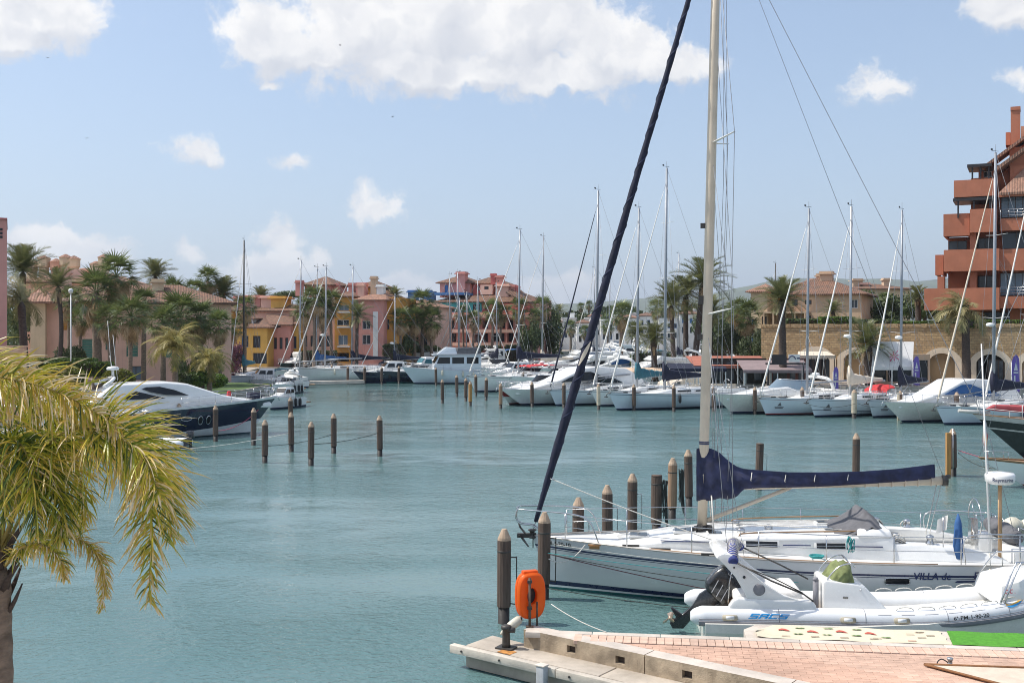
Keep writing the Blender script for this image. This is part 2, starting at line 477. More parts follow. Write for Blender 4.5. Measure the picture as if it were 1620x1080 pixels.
def hills(name, Y, ridge, depth):
 b = MB(); rows = []
 xs = [r[0] for r in ridge]
 n = 90
 for f_ in (0, .35, .7, 1.0, 1.6):
  ring = []
  for i in range(n):
   px = xs[0] + (xs[-1] - xs[0]) * i / (n - 1)
   for a, c in zip(ridge, ridge[1:]):
    if a[0] <= px <= c[0]:
     t = (px - a[0]) / (c[0] - a[0]); t = t * t * (3 - 2 * t); py = a[1] + (c[1] - a[1]) * t
   top = ZA(py, Y) + math.sin(px * .11) * 4 + math.sin(px * .043 + 1) * 6
   hh = {0: 0, .35: .45, .7: .85, 1.0: 1, 1.6: .7}[f_]
   ring.append((XA(px, Y) + math.sin(i * 1.7) * 20 * f_, Y - depth + depth * f_, 1.0 + max(0, top - 1) * hh * (1 + .06 * math.sin(i * .9 + f_ * 9))))
  rows.append(ring)
 b.loft(rows, smooth=True, closed=False, caps=False)
 return setp(b.build(name, HILLM), kind='structure')
hills('hills', 5200, [(-900, 505), (-300, 492), (100, 484), (420, 490), (700, 486), (880, 482), (960, 478), (1080, 470), (1160, 455), (1220, 448), (1300, 440), (1380, 441), (1480, 446), (1620, 452), (1900, 470), (2600, 500)], 1500)
# ------------------------------------------------------------------ buildings
def plaster(name, col, streak=.28):
 return mat(name, col, .9, var=.12, scale=.45, streak=streak, bump=.25, bscale=18)
PINK = plaster('pink_plaster', (0.6, 0.28, 0.235))
PINKL = plaster('pale_pink_plaster', (0.74, 0.47, 0.37))
PINKD = plaster('deep_pink_plaster', (0.54, 0.15, 0.135))
OCHRE = plaster('ochre_plaster', (0.6, 0.29, 0.06))
YELLOW = plaster('yellow_plaster', (0.66, 0.4, 0.1))
BEIGE = plaster('beige_plaster', (0.58, 0.42, 0.29))
SAND = plaster('sand_plaster', (0.62, 0.48, 0.32))
TURQ = plaster('turquoise_plaster', (0.07, 0.42, 0.46))
BLUEP = plaster('blue_plaster', (.07, .19, .42))
WHITEP = plaster('white_plaster', (.72, .72, .70), .15)
TERRA = plaster('terracotta_plaster', (0.46, 0.17, 0.098), .16)
TERRAD = plaster('beige_soffit_plaster', (.36, .28, .22), .1)  # beige plaster of the balcony floors
BRICKP = plaster('pale_peach_plaster', (0.64, 0.35, 0.235))
WFRAME = mat('white_window_frame', (.70, .70, .68), .5, var=.05)
BFRAME = mat('brown_window_frame', (.07, .045, .035), .5, var=.1)
SHGREEN = mat('green_shutter_paint', (.10, .24, .19), .7, var=.12)
SHORANGE = mat('orange_shutter_paint', (.52, .24, .03), .7, var=.12)
SHBLUE = mat('blue_shutter_paint', (.05, .17, .40), .7, var=.12)
SHBROWN = mat('brown_shutter_paint', (.12, .045, .035), .7, var=.12)
METALD = mat('dark_pergola_metal', (.035, .03, .032), .5, metal=.2, var=.1)
def tile_material(name, c1, c2):
 m = D.materials.new(name); m.use_nodes = True
 t = m.node_tree; q = NT(t); b = t.nodes['Principled BSDF']
 tc = q.n('ShaderNodeTexCoord'); co = tc.outputs['Object']
 wv = q.n('ShaderNodeTexWave', wave_type='BANDS', bands_direction='X'); q.link(co, wv.inputs[0]); wv.inputs['Scale'].default_value = 1.25
 wv.inputs['Distortion'].default_value = .25; wv.inputs['Detail'].default_value = 1
 wy = q.n('ShaderNodeTexWave', wave_type='BANDS', bands_direction='Y', wave_profile='SAW'); q.link(co, wy.inputs[0]); wy.inputs['Scale'].default_value = .85
 vr = q.n('ShaderNodeTexVoronoi'); q.link(q.v('MULTIPLY', co, (1, .7, .7)), vr.inputs[0]); vr.inputs['Scale'].default_value = 4.2
 sp = q.n('ShaderNodeSeparateXYZ'); q.link(vr.outputs['Color'], sp.inputs[0])
 cc = q.mix(sp.outputs[0], c1, c2)
 cc = q.mix(q.ramp(q.noise(co, .8, 4, .6), .45, .75, 0, .55), cc, (.10, .085, .06))
 q.link(cc, b.inputs['Base Color']); b.inputs['Roughness'].default_value = .9
 bp = q.n('ShaderNodeBump'); bp.inputs['Strength'].default_value = .8; bp.inputs['Distance'].default_value = .05
 q.link(q.m('ADD', wv.outputs[1], q.m('MULTIPLY', wy.outputs[1], .4)), bp.inputs['Height']); q.link(bp.outputs[0], b.inputs['Normal'])
 return m
TILES = tile_material('brown_roof_tiles', (.23, .12, .075), (.13, .075, .055))
TILEP = tile_material('pinkish_roof_tiles', (.36, .20, .14), (.25, .13, .09))
@shared
def window_mesh(w, h, fm, bars):
 b = MB(); t = .07
 b.box((0, 0, t / 2), (w, .07, t)); b.box((0, 0, h - t / 2), (w, .07, t))
 b.box((-w / 2 + t / 2, 0, h / 2), (t, .07, h - 2 * t)); b.box((w / 2 - t / 2, 0, h / 2), (t, .07, h - 2 * t))
 for i in range(bars):
  b.box((-w / 2 + w * (i + 1) / (bars + 1), 0, h / 2), (.06, .06, h - 2 * t))
 return b.mesh('window', MATS[fm])
@shared
def pane_mesh(w, h, gm):
 b = MB(); b.box((0, .02, h / 2), (w - .1, .02, h - .1)); return b.mesh('pane', MATS[gm])
@shared
def shutter_mesh(w, h, mname):
 b = MB(); t = .07
 for s_ in (-1, 1):
  b.box((s_ * (w / 2 - t / 2), 0, h / 2), (t, .05, h))
 for k_ in range(2): b.box((0, 0, t / 2 + k_ * (h - t)), (w - 2 * t, .05, t))
 n = max(4, int(h / .16))
 for i in range(n):
  z = t + (h - 2 * t) * (i + .5) / n
  b.box((0, .005, z), (w - 2 * t, .03, (h - 2 * t) / n * .82))
 return b.mesh('shutter', MATS[mname])
class Bld:
 def __init__(s, name, label, cat, px, Y, z, group=None, rot=0.0):
  s.o = Vector((XA(px, Y), Y, z)); s.Y = Y
  th = math.radians(rot); s.sn, s.cs = math.sin(th), math.cos(th)       # rot: turned clockwise seen from above
  s.D = s.sn * s.o.x + s.cs * s.o.y; s.ar = (px - 810) / F
  s.r = thing(name, label, cat, s.o, -th, group)
 def X(s, px, Y=None):
  a = (px - 810) / F; k_ = (s.D + ((Y or s.Y) - s.Y)) / (a * s.sn + s.cs)
  return s.cs * (a * k_ - s.o.x) - s.sn * (k_ - s.o.y)
 def Z(s, py, Y=None):
  k_ = (s.D + ((Y or s.Y) - s.Y)) / (s.ar * s.sn + s.cs)
  return H + (YH - py) / F * k_ - s.o.z
 def vol(s, p0, p1, pt, pb, m, dY=0.0, deep=8.0, ops=(), name='wall', ground=False):
  """a block whose front is the photo rectangle p0..p1, pt..pb at depth s.Y + dY; ops = openings (px0, px1, pytop, pybottom, kind)"""
  Y = s.Y + dY
  x0, x1, z1 = s.X(p0, Y), s.X(p1, Y), s.Z(pt, Y)
  z0 = 0 if ground else s.Z(pb, Y)
  holes = []
  for o in ops:
   a, c, e, f = s.X(o[0], Y), s.X(o[1], Y), s.Z(o[3], Y), s.Z(o[2], Y)
   holes.append((max(a, x0 + .05), min(c, x1 - .05), max(e, z0 + .02), min(f, z1 - .05), o[4]))
  xs = sorted({x0, x1} | {h[0] for h in holes} | {h[1] for h in holes})
  zs = sorted({z0, z1} | {h[2] for h in holes} | {h[3] for h in holes})
  b = MB(); y = dY
  inh = lambda x, z: any(h[0] < x < h[1] and h[2] < z < h[3] for h in holes)
  for xa, xb in zip(xs, xs[1:]):
   for za, zb in zip(zs, zs[1:]):
    if not inh((xa + xb) / 2, (za + zb) / 2):
     b.add([(xa, y, za), (xb, y, za), (xb, y, zb), (xa, y, zb)], [(0, 1, 2, 3)])
  d = .28
  for h in holes:
   dd = 1.6 if h[4] in ('loggia', 'arch') else d
   a, c, e, f = h[:4]
   b.add([(a, y, e), (c, y, e), (c, y, f), (a, y, f), (a, y + dd, e), (c, y + dd, e), (c, y + dd, f), (a, y + dd, f)],
                  [(0, 4, 5, 1), (1, 5, 6, 2), (2, 6, 7, 3), (3, 7, 4, 0)])
   if h[4] == 'loggia':
    b.add([(a, y + dd, e), (c, y + dd, e), (c, y + dd, f), (a, y + dd, f)], [(0, 1, 2, 3)])
  yb = y + deep
  b.add([(x0, y, z0), (x0, yb, z0), (x0, yb, z1), (x0, y, z1)], [(1, 0, 3, 2)])
  b.add([(x1, y, z0), (x1, yb, z0), (x1, yb, z1), (x1, y, z1)], [(0, 1, 2, 3)])
  b.add([(x0, yb, z0), (x1, yb, z0), (x1, yb, z1), (x0, yb, z1)], [(1, 0, 3, 2)])
  b.add([(x0, y, z1), (x1, y, z1), (x1, yb, z1), (x0, yb, z1)], [(0, 1, 2, 3)])
  o = b.build(name, m, s.r, fix=False)
  for h in holes:
   a, c, e, f, kd = h
   w_, h_ = round((c - a) * 10) / 10, round((f - e) * 10) / 10
   if w_ < .2 or h_ < .2: continue
   sx_, sz_ = (c - a) / w_, (f - e) / h_
   if kd.startswith('shutter'):
    link('shutter', shutter_mesh(w_, h_, kd[8:]), s.r, ((a + c) / 2, y + .12, e), scale=(sx_, 1, sz_))
    b2 = MB(); b2.add([(a, y + d, e), (c, y + d, e), (c, y + d, f), (a, y + d, f)], [(0, 1, 2, 3)]); b2.build('wall_recess', m, s.r, fix=False)
    continue
   fm, gm, bars = {'w': ('white_window_frame', 'dark_window', 1), 'wl': ('white_window_frame', 'bright_window_glass', 1), 'b': ('brown_window_frame', 'dark_window', 1),
       'bl': ('brown_window_frame', 'bright_window_glass', 1), 'b3': ('brown_window_frame', 'bright_window_glass', 3), 'blue': ('blue_shutter_paint', 'window_glass', 1), 'loggia': ('brown_window_frame', 'window_glass', 2), 'arch': ('brown_window_frame', 'dark_window', 2)}[kd]
   if gm == 'dark_window': gm = 'window_glass'
   yy = y + (1.45 if kd in ('loggia', 'arch') else .18)
   fr = link('window', window_mesh(w_, h_, fm, bars if w_ > .7 else 0), s.r, ((a + c) / 2, yy, e), scale=(sx_, 1, sz_))
   link('pane', pane_mesh(w_, h_, gm), fr)
  return o
 def hip(s, p0, p1, pe, pa, m, dY=0.0, deep=8.0, over=.45, ridge=None, name='roof'):
  """hipped roof: eaves row pe, apex row pa (photo), over a block of that depth"""
  Y = s.Y + dY
  x0, x1, z0, z1 = s.X(p0, Y) - over, s.X(p1, Y) + over, s.Z(pe, Y), s.Z(pa, Y)
  y0, y1 = dY - over, dY + deep + over
  z1 = s.Z(pa, Y + deep / 2)
  if ridge is None: ridge = max(0, (x1 - x0) - (y1 - y0)) / 2
  xm, ym, t = (x0 + x1) / 2, (y0 + y1) / 2, .16
  b = MB()
  b.add([(x0, y0, z0), (x1, y0, z0), (x1, y1, z0), (x0, y1, z0), (x0, y0, z0 + t), (x1, y0, z0 + t), (x1, y1, z0 + t), (x0, y1, z0 + t), (xm - ridge, ym, z1), (xm + ridge, ym, z1)],
              [(3, 2, 1, 0), (0, 1, 5, 4), (1, 2, 6, 5), (2, 3, 7, 6), (3, 0, 4, 7), (4, 5, 9, 8), (5, 6, 9), (6, 7, 8, 9), (7, 4, 8)])
  return b.build(name, m, s.r, fix=False)
 def shed(s, pts, m, t=.2, name='roof'):
  """sloping roof slab through photo points (px, py, dY)"""
  q = [Vector((s.X(a, s.Y + d), d, s.Z(c, s.Y + d))) for a, c, d in pts]
  b = MB(); b.ext(q, (0, 0, -t)); return b.build(name, m, s.r)
 def chimney(s, px, pt, pb, w, m, dY=2.0, cap='flat'):
  Y = s.Y + dY; x = s.X(px, Y); z0, z1 = s.Z(pb, Y), s.Z(pt, Y)
  b = MB(); b.box((x, dY, (z0 + z1) / 2 - .2), (w, w, z1 - z0 - .4))
  o = b.build('chimney', m, s.r)
  c = MB()
  if cap == 'flat':
   c.box((x, dY, z1 - .32), (w * 1.35, w * 1.35, .15)); c.box((x, dY, z1 - .12), (w * 1.1, w * 1.1, .24))
  else:
   c.box((x, dY, z1 - .35), (w * 1.3, w * 1.3, .12)); c.box((x, dY, z1 - .12), (w * 1.15, w * 1.15, .34), taper=.3)
  c.build('chimney_cap', m if cap == 'flat' else TILEP, o)
  return o
 def turret(s, px, pt, pb, w, m, dY=4.0):
  Y = s.Y + dY; x = s.X(px, Y); z0, z1 = s.Z(pb, Y), s.Z(pt, Y)
  b = MB(); r = w / 2
  b.lathe([(r, z0), (r, z1 - 1.5), (r * 1.25, z1 - 1.35), (r * 1.25, z1 - .55), (r * 1.32, z1 - .5), (r * 1.32, z1 - .4)], (x, dY, 0), 8, smooth=False)
  o = b.build('turret', m, s.r)
  c = MB(); c.lathe([(r * 1.4, z1 - .4), (r * .2, z1)], (x, dY, 0), 8, smooth=False); c.build('turret_roof', TILEP, o)
# --- left edge tower
t = Bld('house', 'tall pink rendered house wall at the left edge of the harbour', 'house', 5, 62, 1.2, None, -25)
t.vol(-120, 10.5, 347, 600, PINK, deep=7, ground=True)
t.vol(-121, 11.5, 344.5, 347, PINKD, dY=-.1, deep=7.2, name='parapet')
for k_ in range(3):
 b = MB(); b.box((t.X(2), -.02, t.Z(363 + 6 * k_)), (.14, .05, .14)); b.build('vent_hole', RUBBER, t.r)  # raised black block paints the shade inside each hole
t = Bld('garden_wall', 'low peach garden wall beside the tall pink house', 'wall', 10, 60.5, 1.2)
t.vol(-40, 37, 549, 600, BRICKP, deep=.4, ground=True)
t.vol(-41, 38, 546.6, 549, BRICKP, dY=-.06, deep=.52, name='coping')
# --- pink quayside house behind the fan palms
t = Bld('quay_house', 'long low pink house with green shutters behind the fan palms', 'house', 210, 104, 1.2, None, -17)
t.vol(72, 366, 481, 600, PINKL, deep=9, ground=True, ops=[(95, 107, 493, 522, 'shutter_orange_shutter_paint'), (130, 148, 536, 566, 'shutter_green_shutter_paint'), (167, 176, 536, 553, 'shutter_green_shutter_paint'),
      (200, 218, 535, 564, 'shutter_green_shutter_paint'), (206, 224, 579, 601, 'bl'), (173, 183, 579, 592, 'b'), (255, 270, 500, 522, 'shutter_brown_shutter_paint'), (255, 272, 540, 566, 'shutter_green_shutter_paint'), (310, 326, 500, 524, 'b')])
t.vol(48, 71.7, 481, 600, SAND, dY=-1.2, deep=10, ground=True)
t.hip(46, 368, 480, 450, TILES, dY=-.6, deep=10)
t.hip(46, 76, 480.5, 455, TILEP, dY=-1.6, deep=6)
t.chimney(250, 441, 480, 1.1, SAND, dY=3)
t.chimney(104, 428, 470, 1.0, PINKL, dY=5)
# --- house with chimney turrets, behind
t = Bld('turreted_house', 'peach house with a cluster of small roof turrets behind the left palms', 'house', 110, 128, 1.2)
t.vol(40, 185, 448, 590, BRICKP, deep=10, ground=True, ops=[(112, 122, 462, 474, 'b')])
t.vol(100, 128, 426, 447.6, PINKL, dY=1, deep=6)
t.hip(38, 187, 447, 424, TILEP, deep=10)
for a, c in ((50, 410), (69.5, 404), (89, 409), (104, 402), (117, 404.5), (165, 402), (152, 413)): t.turret(a, c, 450, 1.25, SAND if a != 89 else BRICKP, dY=3)
# --- colourful terrace, far left centre
t = Bld('ochre_gable', 'small ochre gabled house far behind the date palm', 'house', 340, 154.0, 1.2, None, 13)
t.vol(325, 362, 492, 590, OCHRE, deep=7, ground=True); t.hip(323, 364, 492, 481, TILES, deep=7)
t = Bld('yellow_house', 'bright yellow harbour house with white dormer windows and a brown roof', 'house', 390, 146.5, 1.2, None, 13)
t.vol(354, 423, 519, 585, YELLOW, deep=9, ground=True, ops=[(400, 412, 531, 550, 'b'), (382, 393, 531, 549, 'blue'), (363, 371, 531, 545, 'b'), (400, 422, 558, 575, 'b'), (370, 390, 560, 576, 'loggia')])
t.hip(352, 425, 519, 501, TILES, deep=9)
t.vol(388, 400, 505, 517, WHITEP, dY=1.2, deep=2, ops=[(390, 398, 507, 516, 'b')], name='dormer')
t.hip(386, 402, 505, 499, TILES, dY=1.2, deep=2, over=.2)
t = Bld('pink_chimney_house', 'pink house with pairs of square roof towers above the yellow house', 'house', 400, 155.0, 1.2, None, 13)
t.vol(372, 470, 492, 590, PINKL, deep=8, ground=True)
t.hip(370, 472, 493, 478, TILES, deep=8)
for a, c, w_, m_ in ((387, 468, 2.2, PINK), (399, 467, 1.6, PINKL), (408, 467, 1.3, PINK), (425, 468, 1.7, PINKL), (433, 470, 1.2, YELLOW), (445, 469, 2.2, YELLOW)): t.chimney(a, c, 500, w_, m_, dY=2)
t = Bld('pink_house', 'pink terraced house with tall narrow brown windows beside the yellow house', 'house', 442, 147.5, 1.2, None, 13)
t.vol(423.6, 460, 511, 585, PINK, deep=9, ground=True, ops=[(434, 444, 509.5, 518, 'b'), (433, 438, 534, 552, 'b'), (442, 447, 534, 552, 'b'), (451, 456, 534, 552, 'b'), (428, 431, 535, 551, 'b')])
t.shed([(421, 513, -.5), (463, 513, -.5), (463, 494, 9), (421, 490, 9)], TILES)
t = Bld('gold_house', 'narrow golden yellow house between pink terraces', 'house', 466, 148.0, 1.2, None, 13)
t.vol(460.4, 472, 514, 585, YELLOW, deep=9, ground=True, ops=[(463, 469, 532, 551, 'blue')]); t.hip(459, 474, 514, 504, TILES, deep=9, over=.3)
t = Bld('pale_house', 'pale pink harbour house half hidden by dark palms under a long roof', 'house', 500, 149.0, 1.2, None, 13)
t.vol(472.5, 524.5, 494, 585, PINKL, deep=12, ground=True, ops=[(478, 486, 531, 548, 'b'), (491, 499, 531, 548, 'b'), (504, 512, 531, 548, 'b'), (478, 487, 505, 517, 'blue'), (500, 509, 505, 517, 'b'), (516, 522, 531, 548, 'b')])
t.hip(466, 592, 487, 459, TILES, deep=14)
t.vol(482, 524, 452, 470, PINK, dY=5, deep=6, name='upper_wall'); t.hip(481, 525, 452, 437, TILES, dY=5, deep=6)
t.chimney(474, 443, 468, .9, PINK, dY=4); t.chimney(532, 448, 466, .8, PINK, dY=6); t.chimney(557, 448, 466, .8, PINK, dY=6)
t = Bld('ochre_bay_house', 'ochre house front with a column of white framed bay windows', 'house', 543, 147.0, 1.2, None, 13)
t.vol(529.5, 555, 470, 585, OCHRE, deep=9, ground=True, ops=[(535, 552, 482.5, 491.5, 'wl'), (533, 552, 505.5, 515, 'w'), (535, 550, 530, 546, 'wl'), (531, 552, 558, 572, 'loggia')])
for r in (492.5, 516, 547): t.vol(533.5, 553, r, r + 2.4, WHITEP, dY=-.25, deep=.25, name='sill')
t.hip(528, 556, 470, 462, TILES, deep=9, over=.3)
t.vol(524.8, 529.2, 478, 585, PINKL, dY=.6, deep=8, ground=True); t.vol(555.3, 566.5, 486, 585, PINKL, dY=.6, deep=8, ground=True)
t = Bld('rose_house', 'rose pink three storey house with white framed windows and a white drainpipe strip', 'house', 587, 146.0, 1.2, None, 13)
t.vol(567, 606.5, 475.5, 585, PINK, deep=11, ground=True, ops=[(573, 586, 507, 521, 'w'), (573, 586, 529.5, 545, 'w'), (592, 595, 505, 512, 'b'), (592, 595, 530, 537, 'b')])
t.vol(590, 597.5, 493, 566, WHITEP, dY=-.12, deep=.12, name='pilaster')
t.vol(606.8, 622, 470, 585, OCHRE, dY=1.5, deep=10, ground=True, ops=[(609, 616, 505, 521, 'b')])
t.hip(565, 608, 475.5, 458, TILEP, deep=11)
t.shed([(606, 470, 1.0), (626, 474, 1.0), (618, 457, 9), (600, 455, 9)], TILES)
t.vol(568, 598, 455, 472, OCHRE, dY=6, deep=5, name='upper_wall'); t.hip(567, 600, 455, 443, TILES, dY=6, deep=5)
for a, c, w_, m_ in ((573, 448, 1.0, PINKL), (568, 447, .7, PINK), (577, 447, .7, PINK), (592, 437, .8, BEIGE), (603, 450, 1.0, WHITEP)): t.chimney(a, c, 472, w_, m_, dY=3)
t = Bld('low_terrace', 'low pink and peach terrace between the dark palms and the blue chimneys', 'house', 655, 158.0, 1.2, None, 13)
t.vol(623, 688, 487, 585, PINKL, deep=9, ground=True, ops=[(630, 637, 510, 520, 'b'), (642, 650, 535, 548, 'b'), (655, 662, 500, 512, 'b'), (668, 676, 530, 545, 'b')])
t.hip(621, 690, 487, 473, TILEP, deep=9)
t.vol(642, 652, 500, 585, OCHRE, dY=-.6, deep=5, ground=True)
t.chimney(654, 459, 490, 1.3, BLUEP, dY=4); t.chimney(630, 468, 490, .9, BEIGE, dY=4); t.chimney(640, 470, 490, .9, WHITEP, dY=4); t.chimney(678, 459, 490, .9, BLUEP, dY=5)
# --- the big pink apartment house
t = Bld('apartment_house', 'big deep pink apartment house with two hip roofed towers and a turquoise floor', 'building', 762, 172, 1.2, None, 18)
lg = [(700, 719, 506, 520), (745, 754, 506, 520), (763, 772, 506, 519), (788, 799, 506, 519), (802, 812, 506, 520), (816, 826, 508, 520), (724, 735, 508, 520)]
lo = [(704, 722, 527, 541), (737, 748, 527, 541), (751, 760, 527, 541), (777, 798, 527, 540), (801, 812, 526, 540), (815, 825, 526, 540), (763, 772, 527, 541)]
t.vol(692, 838, 493.6, 590, PINK, deep=13, ground=True, ops=[(*o, 'loggia') for o in lg + lo])
t.vol(686, 760, 478, 493.3, TURQ, dY=.5, deep=10, ops=[(694, 702, 484, 492, 'b'), (713, 719, 485, 494, 'blue'), (734, 738, 483, 488, 'b'), (748, 753, 481, 492, 'b'), (757, 759, 481, 492, 'b')], name='upper_wall')
t.vol(760.4, 838, 480, 493.3, PINKD, dY=1.2, deep=10, ops=[(788, 795, 482, 490, 'b'), (803, 809, 485, 491, 'b'), (767, 773, 481, 490, 'b')], name='upper_wall')
for r in (497.5, 521, 542): t.vol(691, 839, r, r + 5.2, PINKL, dY=-.9, deep=.9, name='balcony_band')
t.hip(687, 760, 478, 465, TILES, dY=.3, deep=9)
t.hip(722, 838, 479, 454, TILES, dY=1.5, deep=11)
t.vol(687, 734, 462, 466, BLUEP, dY=.6, deep=6, name='parapet')
t.shed([(800, 462, .5), (832, 479, .5), (850, 479, 4), (818, 455, 6)], TILES)
t.vol(822, 848, 474, 590, PINK, dY=4, deep=9, ground=True, ops=[(826, 834, 486, 494, 'b'), (828, 838, 505, 518, 'loggia')])
t.vol(696, 743.5, 447.5, 470, PINK, dY=4, deep=6, ops=[(703.5, 709, 450, 463, 'shutter_blue_shutter_paint')], name='tower_wall')
t.hip(694.5, 745, 447.5, 434.5, TILES, dY=4, deep=6)
t.vol(748, 790, 449.5, 470, PINKD, dY=5, deep=6, ops=[(754, 759, 452, 460, 'b'), (776, 781, 452, 460, 'b')], name='tower_wall')
t.hip(746.5, 791, 449.5, 437.5, TILES, dY=5, deep=6)
for a, c, d_, w_, m_ in ((731, 429.5, 462, 1.5, PINK), (791.5, 436, 470, 1.2, PINK), (781, 433, 450, .8, PINKD), (798, 450, 470, 2.0, PINKL), (811, 451, 475, 1.0, PINK), (817.5, 452, 475, .8, PINKD), (680, 460, 482, 1.6, BLUEP)): t.chimney(a, c, d_, w_, m_, dY=4)
t.vol(760, 779, 450.5, 466, PINKL, dY=3.5, deep=2, ops=[(766, 773, 453, 458, 'b')], name='dormer')
t.vol(742, 749, 494, 590, PINKL, dY=-.8, deep=.8, ground=True, name='pilaster'); t.vol(800, 801.8, 494, 590, PINK, dY=-.8, deep=.8, ground=True, name='pilaster')
# --- far white village houses
rr = random.Random(5)
VH = [(868, 889, 509, 'white far house with a blue door left of the palm trunk'), (889.5, 912, 504, 'white far house with a flat brown edged roof'), (912.5, 935, 511, 'low white far house behind the moored boats'), (935.5, 950, 500, 'tall narrow white far house behind the furled navy sail'),
      (950.5, 982, 507, 'white far house with pale blue shutters behind the grey mast'), (983, 1010, 503, 'white far house with two arched blue windows'), (1010.5, 1042, 500, 'white far house with brown tiled roof behind the date palms'), (1042.5, 1074, 505, 'wide white far house behind the three dark palm trunks'), (1075, 1112, 497, 'white far house with blue shutters right of the palm trunks')]
for i, (a, c, top, lab) in enumerate(VH):
 t = Bld('village_house', lab, 'house', (a + c) / 2, 262 + rr.random() * 6, 1.2, 'white houses at the far end of the harbour')
 ops = []
 n = 2 if c - a < 24 else 3
 for j in range(n):
  x = a + (c - a) * (j + .5) / n
  ops += [(x - 2.2, x + 2.2, top + 6, top + 14, rr.choice(['blue', 'w', 'shutter_blue_shutter_paint'])), (x - 2.2, x + 2.2, top + 20, top + 30, rr.choice(['blue', 'blue', 'w', 'loggia']))]
 t.vol(a, c, top, 548, WHITEP, deep=9, ground=True, ops=ops)
 if i % 3 != 1: t.hip(a, c, top, top - 6, TILEP if i % 2 else TILES, deep=9, over=.35)
 else: t.vol(a - .5, c + .5, top - 2, top, WHITEP, dY=-.2, deep=9.2, name='parapet')
 t.chimney(a + (c - a) * .7, top - 9, top + 2, 1.1, WHITEP, dY=4)
# --- stone quay wall with arched bays, right
def stone_material():
 m = D.materials.new('rubble_stone'); m.use_nodes = True
 t = m.node_tree; q = NT(t); b = t.nodes['Principled BSDF']
 tc = q.n('ShaderNodeTexCoord')
 co = q.v('MULTIPLY', tc.outputs['Object'], (1, 1, 1))
 sp = q.n('ShaderNodeSeparateXYZ'); q.link(co, sp.inputs[0])
 cb = q.n('ShaderNodeCombineXYZ'); q.link(sp.outputs[0], cb.inputs[0]); q.link(sp.outputs[2], cb.inputs[1])
 wob = q.v('ADD', cb.outputs[0], q.v('MULTIPLY', q.noise(co, 2.5, 3, .6, out=1), (.16, .10, 0)))
 br = q.n('ShaderNodeTexBrick'); q.link(wob, br.inputs[0])
 br.inputs['Scale'].default_value = 1.0; br.inputs['Brick Width'].default_value = .42; br.inputs['Row Height'].default_value = .24; br.inputs['Mortar Size'].default_value = .022
 br.inputs['Mortar Smooth'].default_value = .4
 br.inputs['Color1'].default_value = (.52, .36, .19, 1); br.inputs['Color2'].default_value = (.36, .235, .12, 1); br.inputs['Mortar'].default_value = (.28, .21, .13, 1)
 cc = q.mix(q.ramp(q.noise(co, .35, 4, .6), .35, .7, 0, .5), br.outputs[0], (.32, .23, .15))
 cc = q.mix(q.ramp(q.noise(co, 3.5, 3, .6), .4, .7, 0, .4), cc, (.56, .39, .22))
 q.link(cc, b.inputs['Base Color']); b.inputs['Roughness'].default_value = .95
 bp = q.n('ShaderNodeBump'); bp.inputs['Strength'].default_value = .9; bp.inputs['Distance'].default_value = .05
 hh = q.m('SUBTRACT', q.m('MULTIPLY', q.noise(co, 5, 4, .6), .6), br.outputs[1])
 q.link(hh, bp.inputs['Height']); q.link(bp.outputs[0], b.inputs['Normal'])
 return m
STONE = stone_material()
ARCHST = mat('cream_arch_stone', (.70, .58, .44), .85, var=.12, scale=.8, streak=.25, bump=.2)
TANDOOR = mat('tan_roller_panel', (.40, .29, .17), .8, var=.08, scale=.6)
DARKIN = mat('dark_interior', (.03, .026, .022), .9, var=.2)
YW = 104.0
t = Bld('arcade_wall', 'golden rubble stone terrace wall with cream arched bays along the right quay', 'wall', 1420, YW, 1.2, None, 25)
ARCH = [(1290, 33, 548, 'open'), (1352, 27, 549, 'tan'), (1418, 30, 550, 'dark'), (1490, 29, 549, 'tan'), (1567, 30, 550, 'dark'), (1640, 30, 551, 'tan'), (1712, 30, 551, 'tan'), (1784, 30, 551, 'tan')]
TOPW = t.Z(517); ARC = t
def arch_curve(hw, ztop, n=12):
 rise = hw * .62
 R = (hw * hw + rise * rise) / (2 * rise)
 a0 = math.asin(min(1, hw / R))
 return [(R * math.sin(-a0 + 2 * a0 * i / n), ztop - R + R * math.cos(-a0 + 2 * a0 * i / n)) for i in range(n + 1)]
b = MB()
x_prev = t.X(1204)
for (cx, hw, pt, kd) in ARCH:
 x = t.X(cx); hwm = hw / F * YW; zt = t.Z(pt)
 cur = arch_curve(hwm, zt)
 xl, xr = x - hwm, x + hwm
 b.add([(x_prev, 0, -.3), (xl, 0, -.3), (xl, 0, TOPW), (x_prev, 0, TOPW)], [(0, 1, 2, 3)])
 for (u0, v0), (u1, v1) in zip(cur, cur[1:]):
  b.add([(x + u0, 0, v0), (x + u1, 0, v1), (x + u1, 0, TOPW), (x + u0, 0, TOPW)], [(0, 1, 2, 3)])
  b.add([(x + u0, 0, v0), (x + u1, 0, v1), (x + u1, 1.2, v1), (x + u0, 1.2, v0)], [(3, 2, 1, 0)])
 for xx, fl in ((xl, 0), (xr, 1)):
  zz = cur[0][1]
  b.add([(xx, 0, -.3), (xx, 1.2, -.3), (xx, 1.2, zz), (xx, 0, zz)], [(0, 1, 2, 3) if not fl else (3, 2, 1, 0)])
 x_prev = xr
xe = t.X(1990)
b.add([(x_prev, 0, -.3), (xe, 0, -.3), (xe, 0, TOPW), (x_prev, 0, TOPW)], [(0, 1, 2, 3)])
x0 = t.X(1204)
b.add([(x0, 0, -.3), (x0, 3.0, -.3), (x0, 3.0, TOPW), (x0, 0, TOPW)], [(1, 0, 3, 2)])
b.add([(x0, 0, TOPW), (xe, 0, TOPW), (xe, 3, TOPW), (x0, 3, TOPW)], [(0, 1, 2, 3)])
b.build('stonework', STONE, t.r, fix=False)
b = MB()
xx = x0
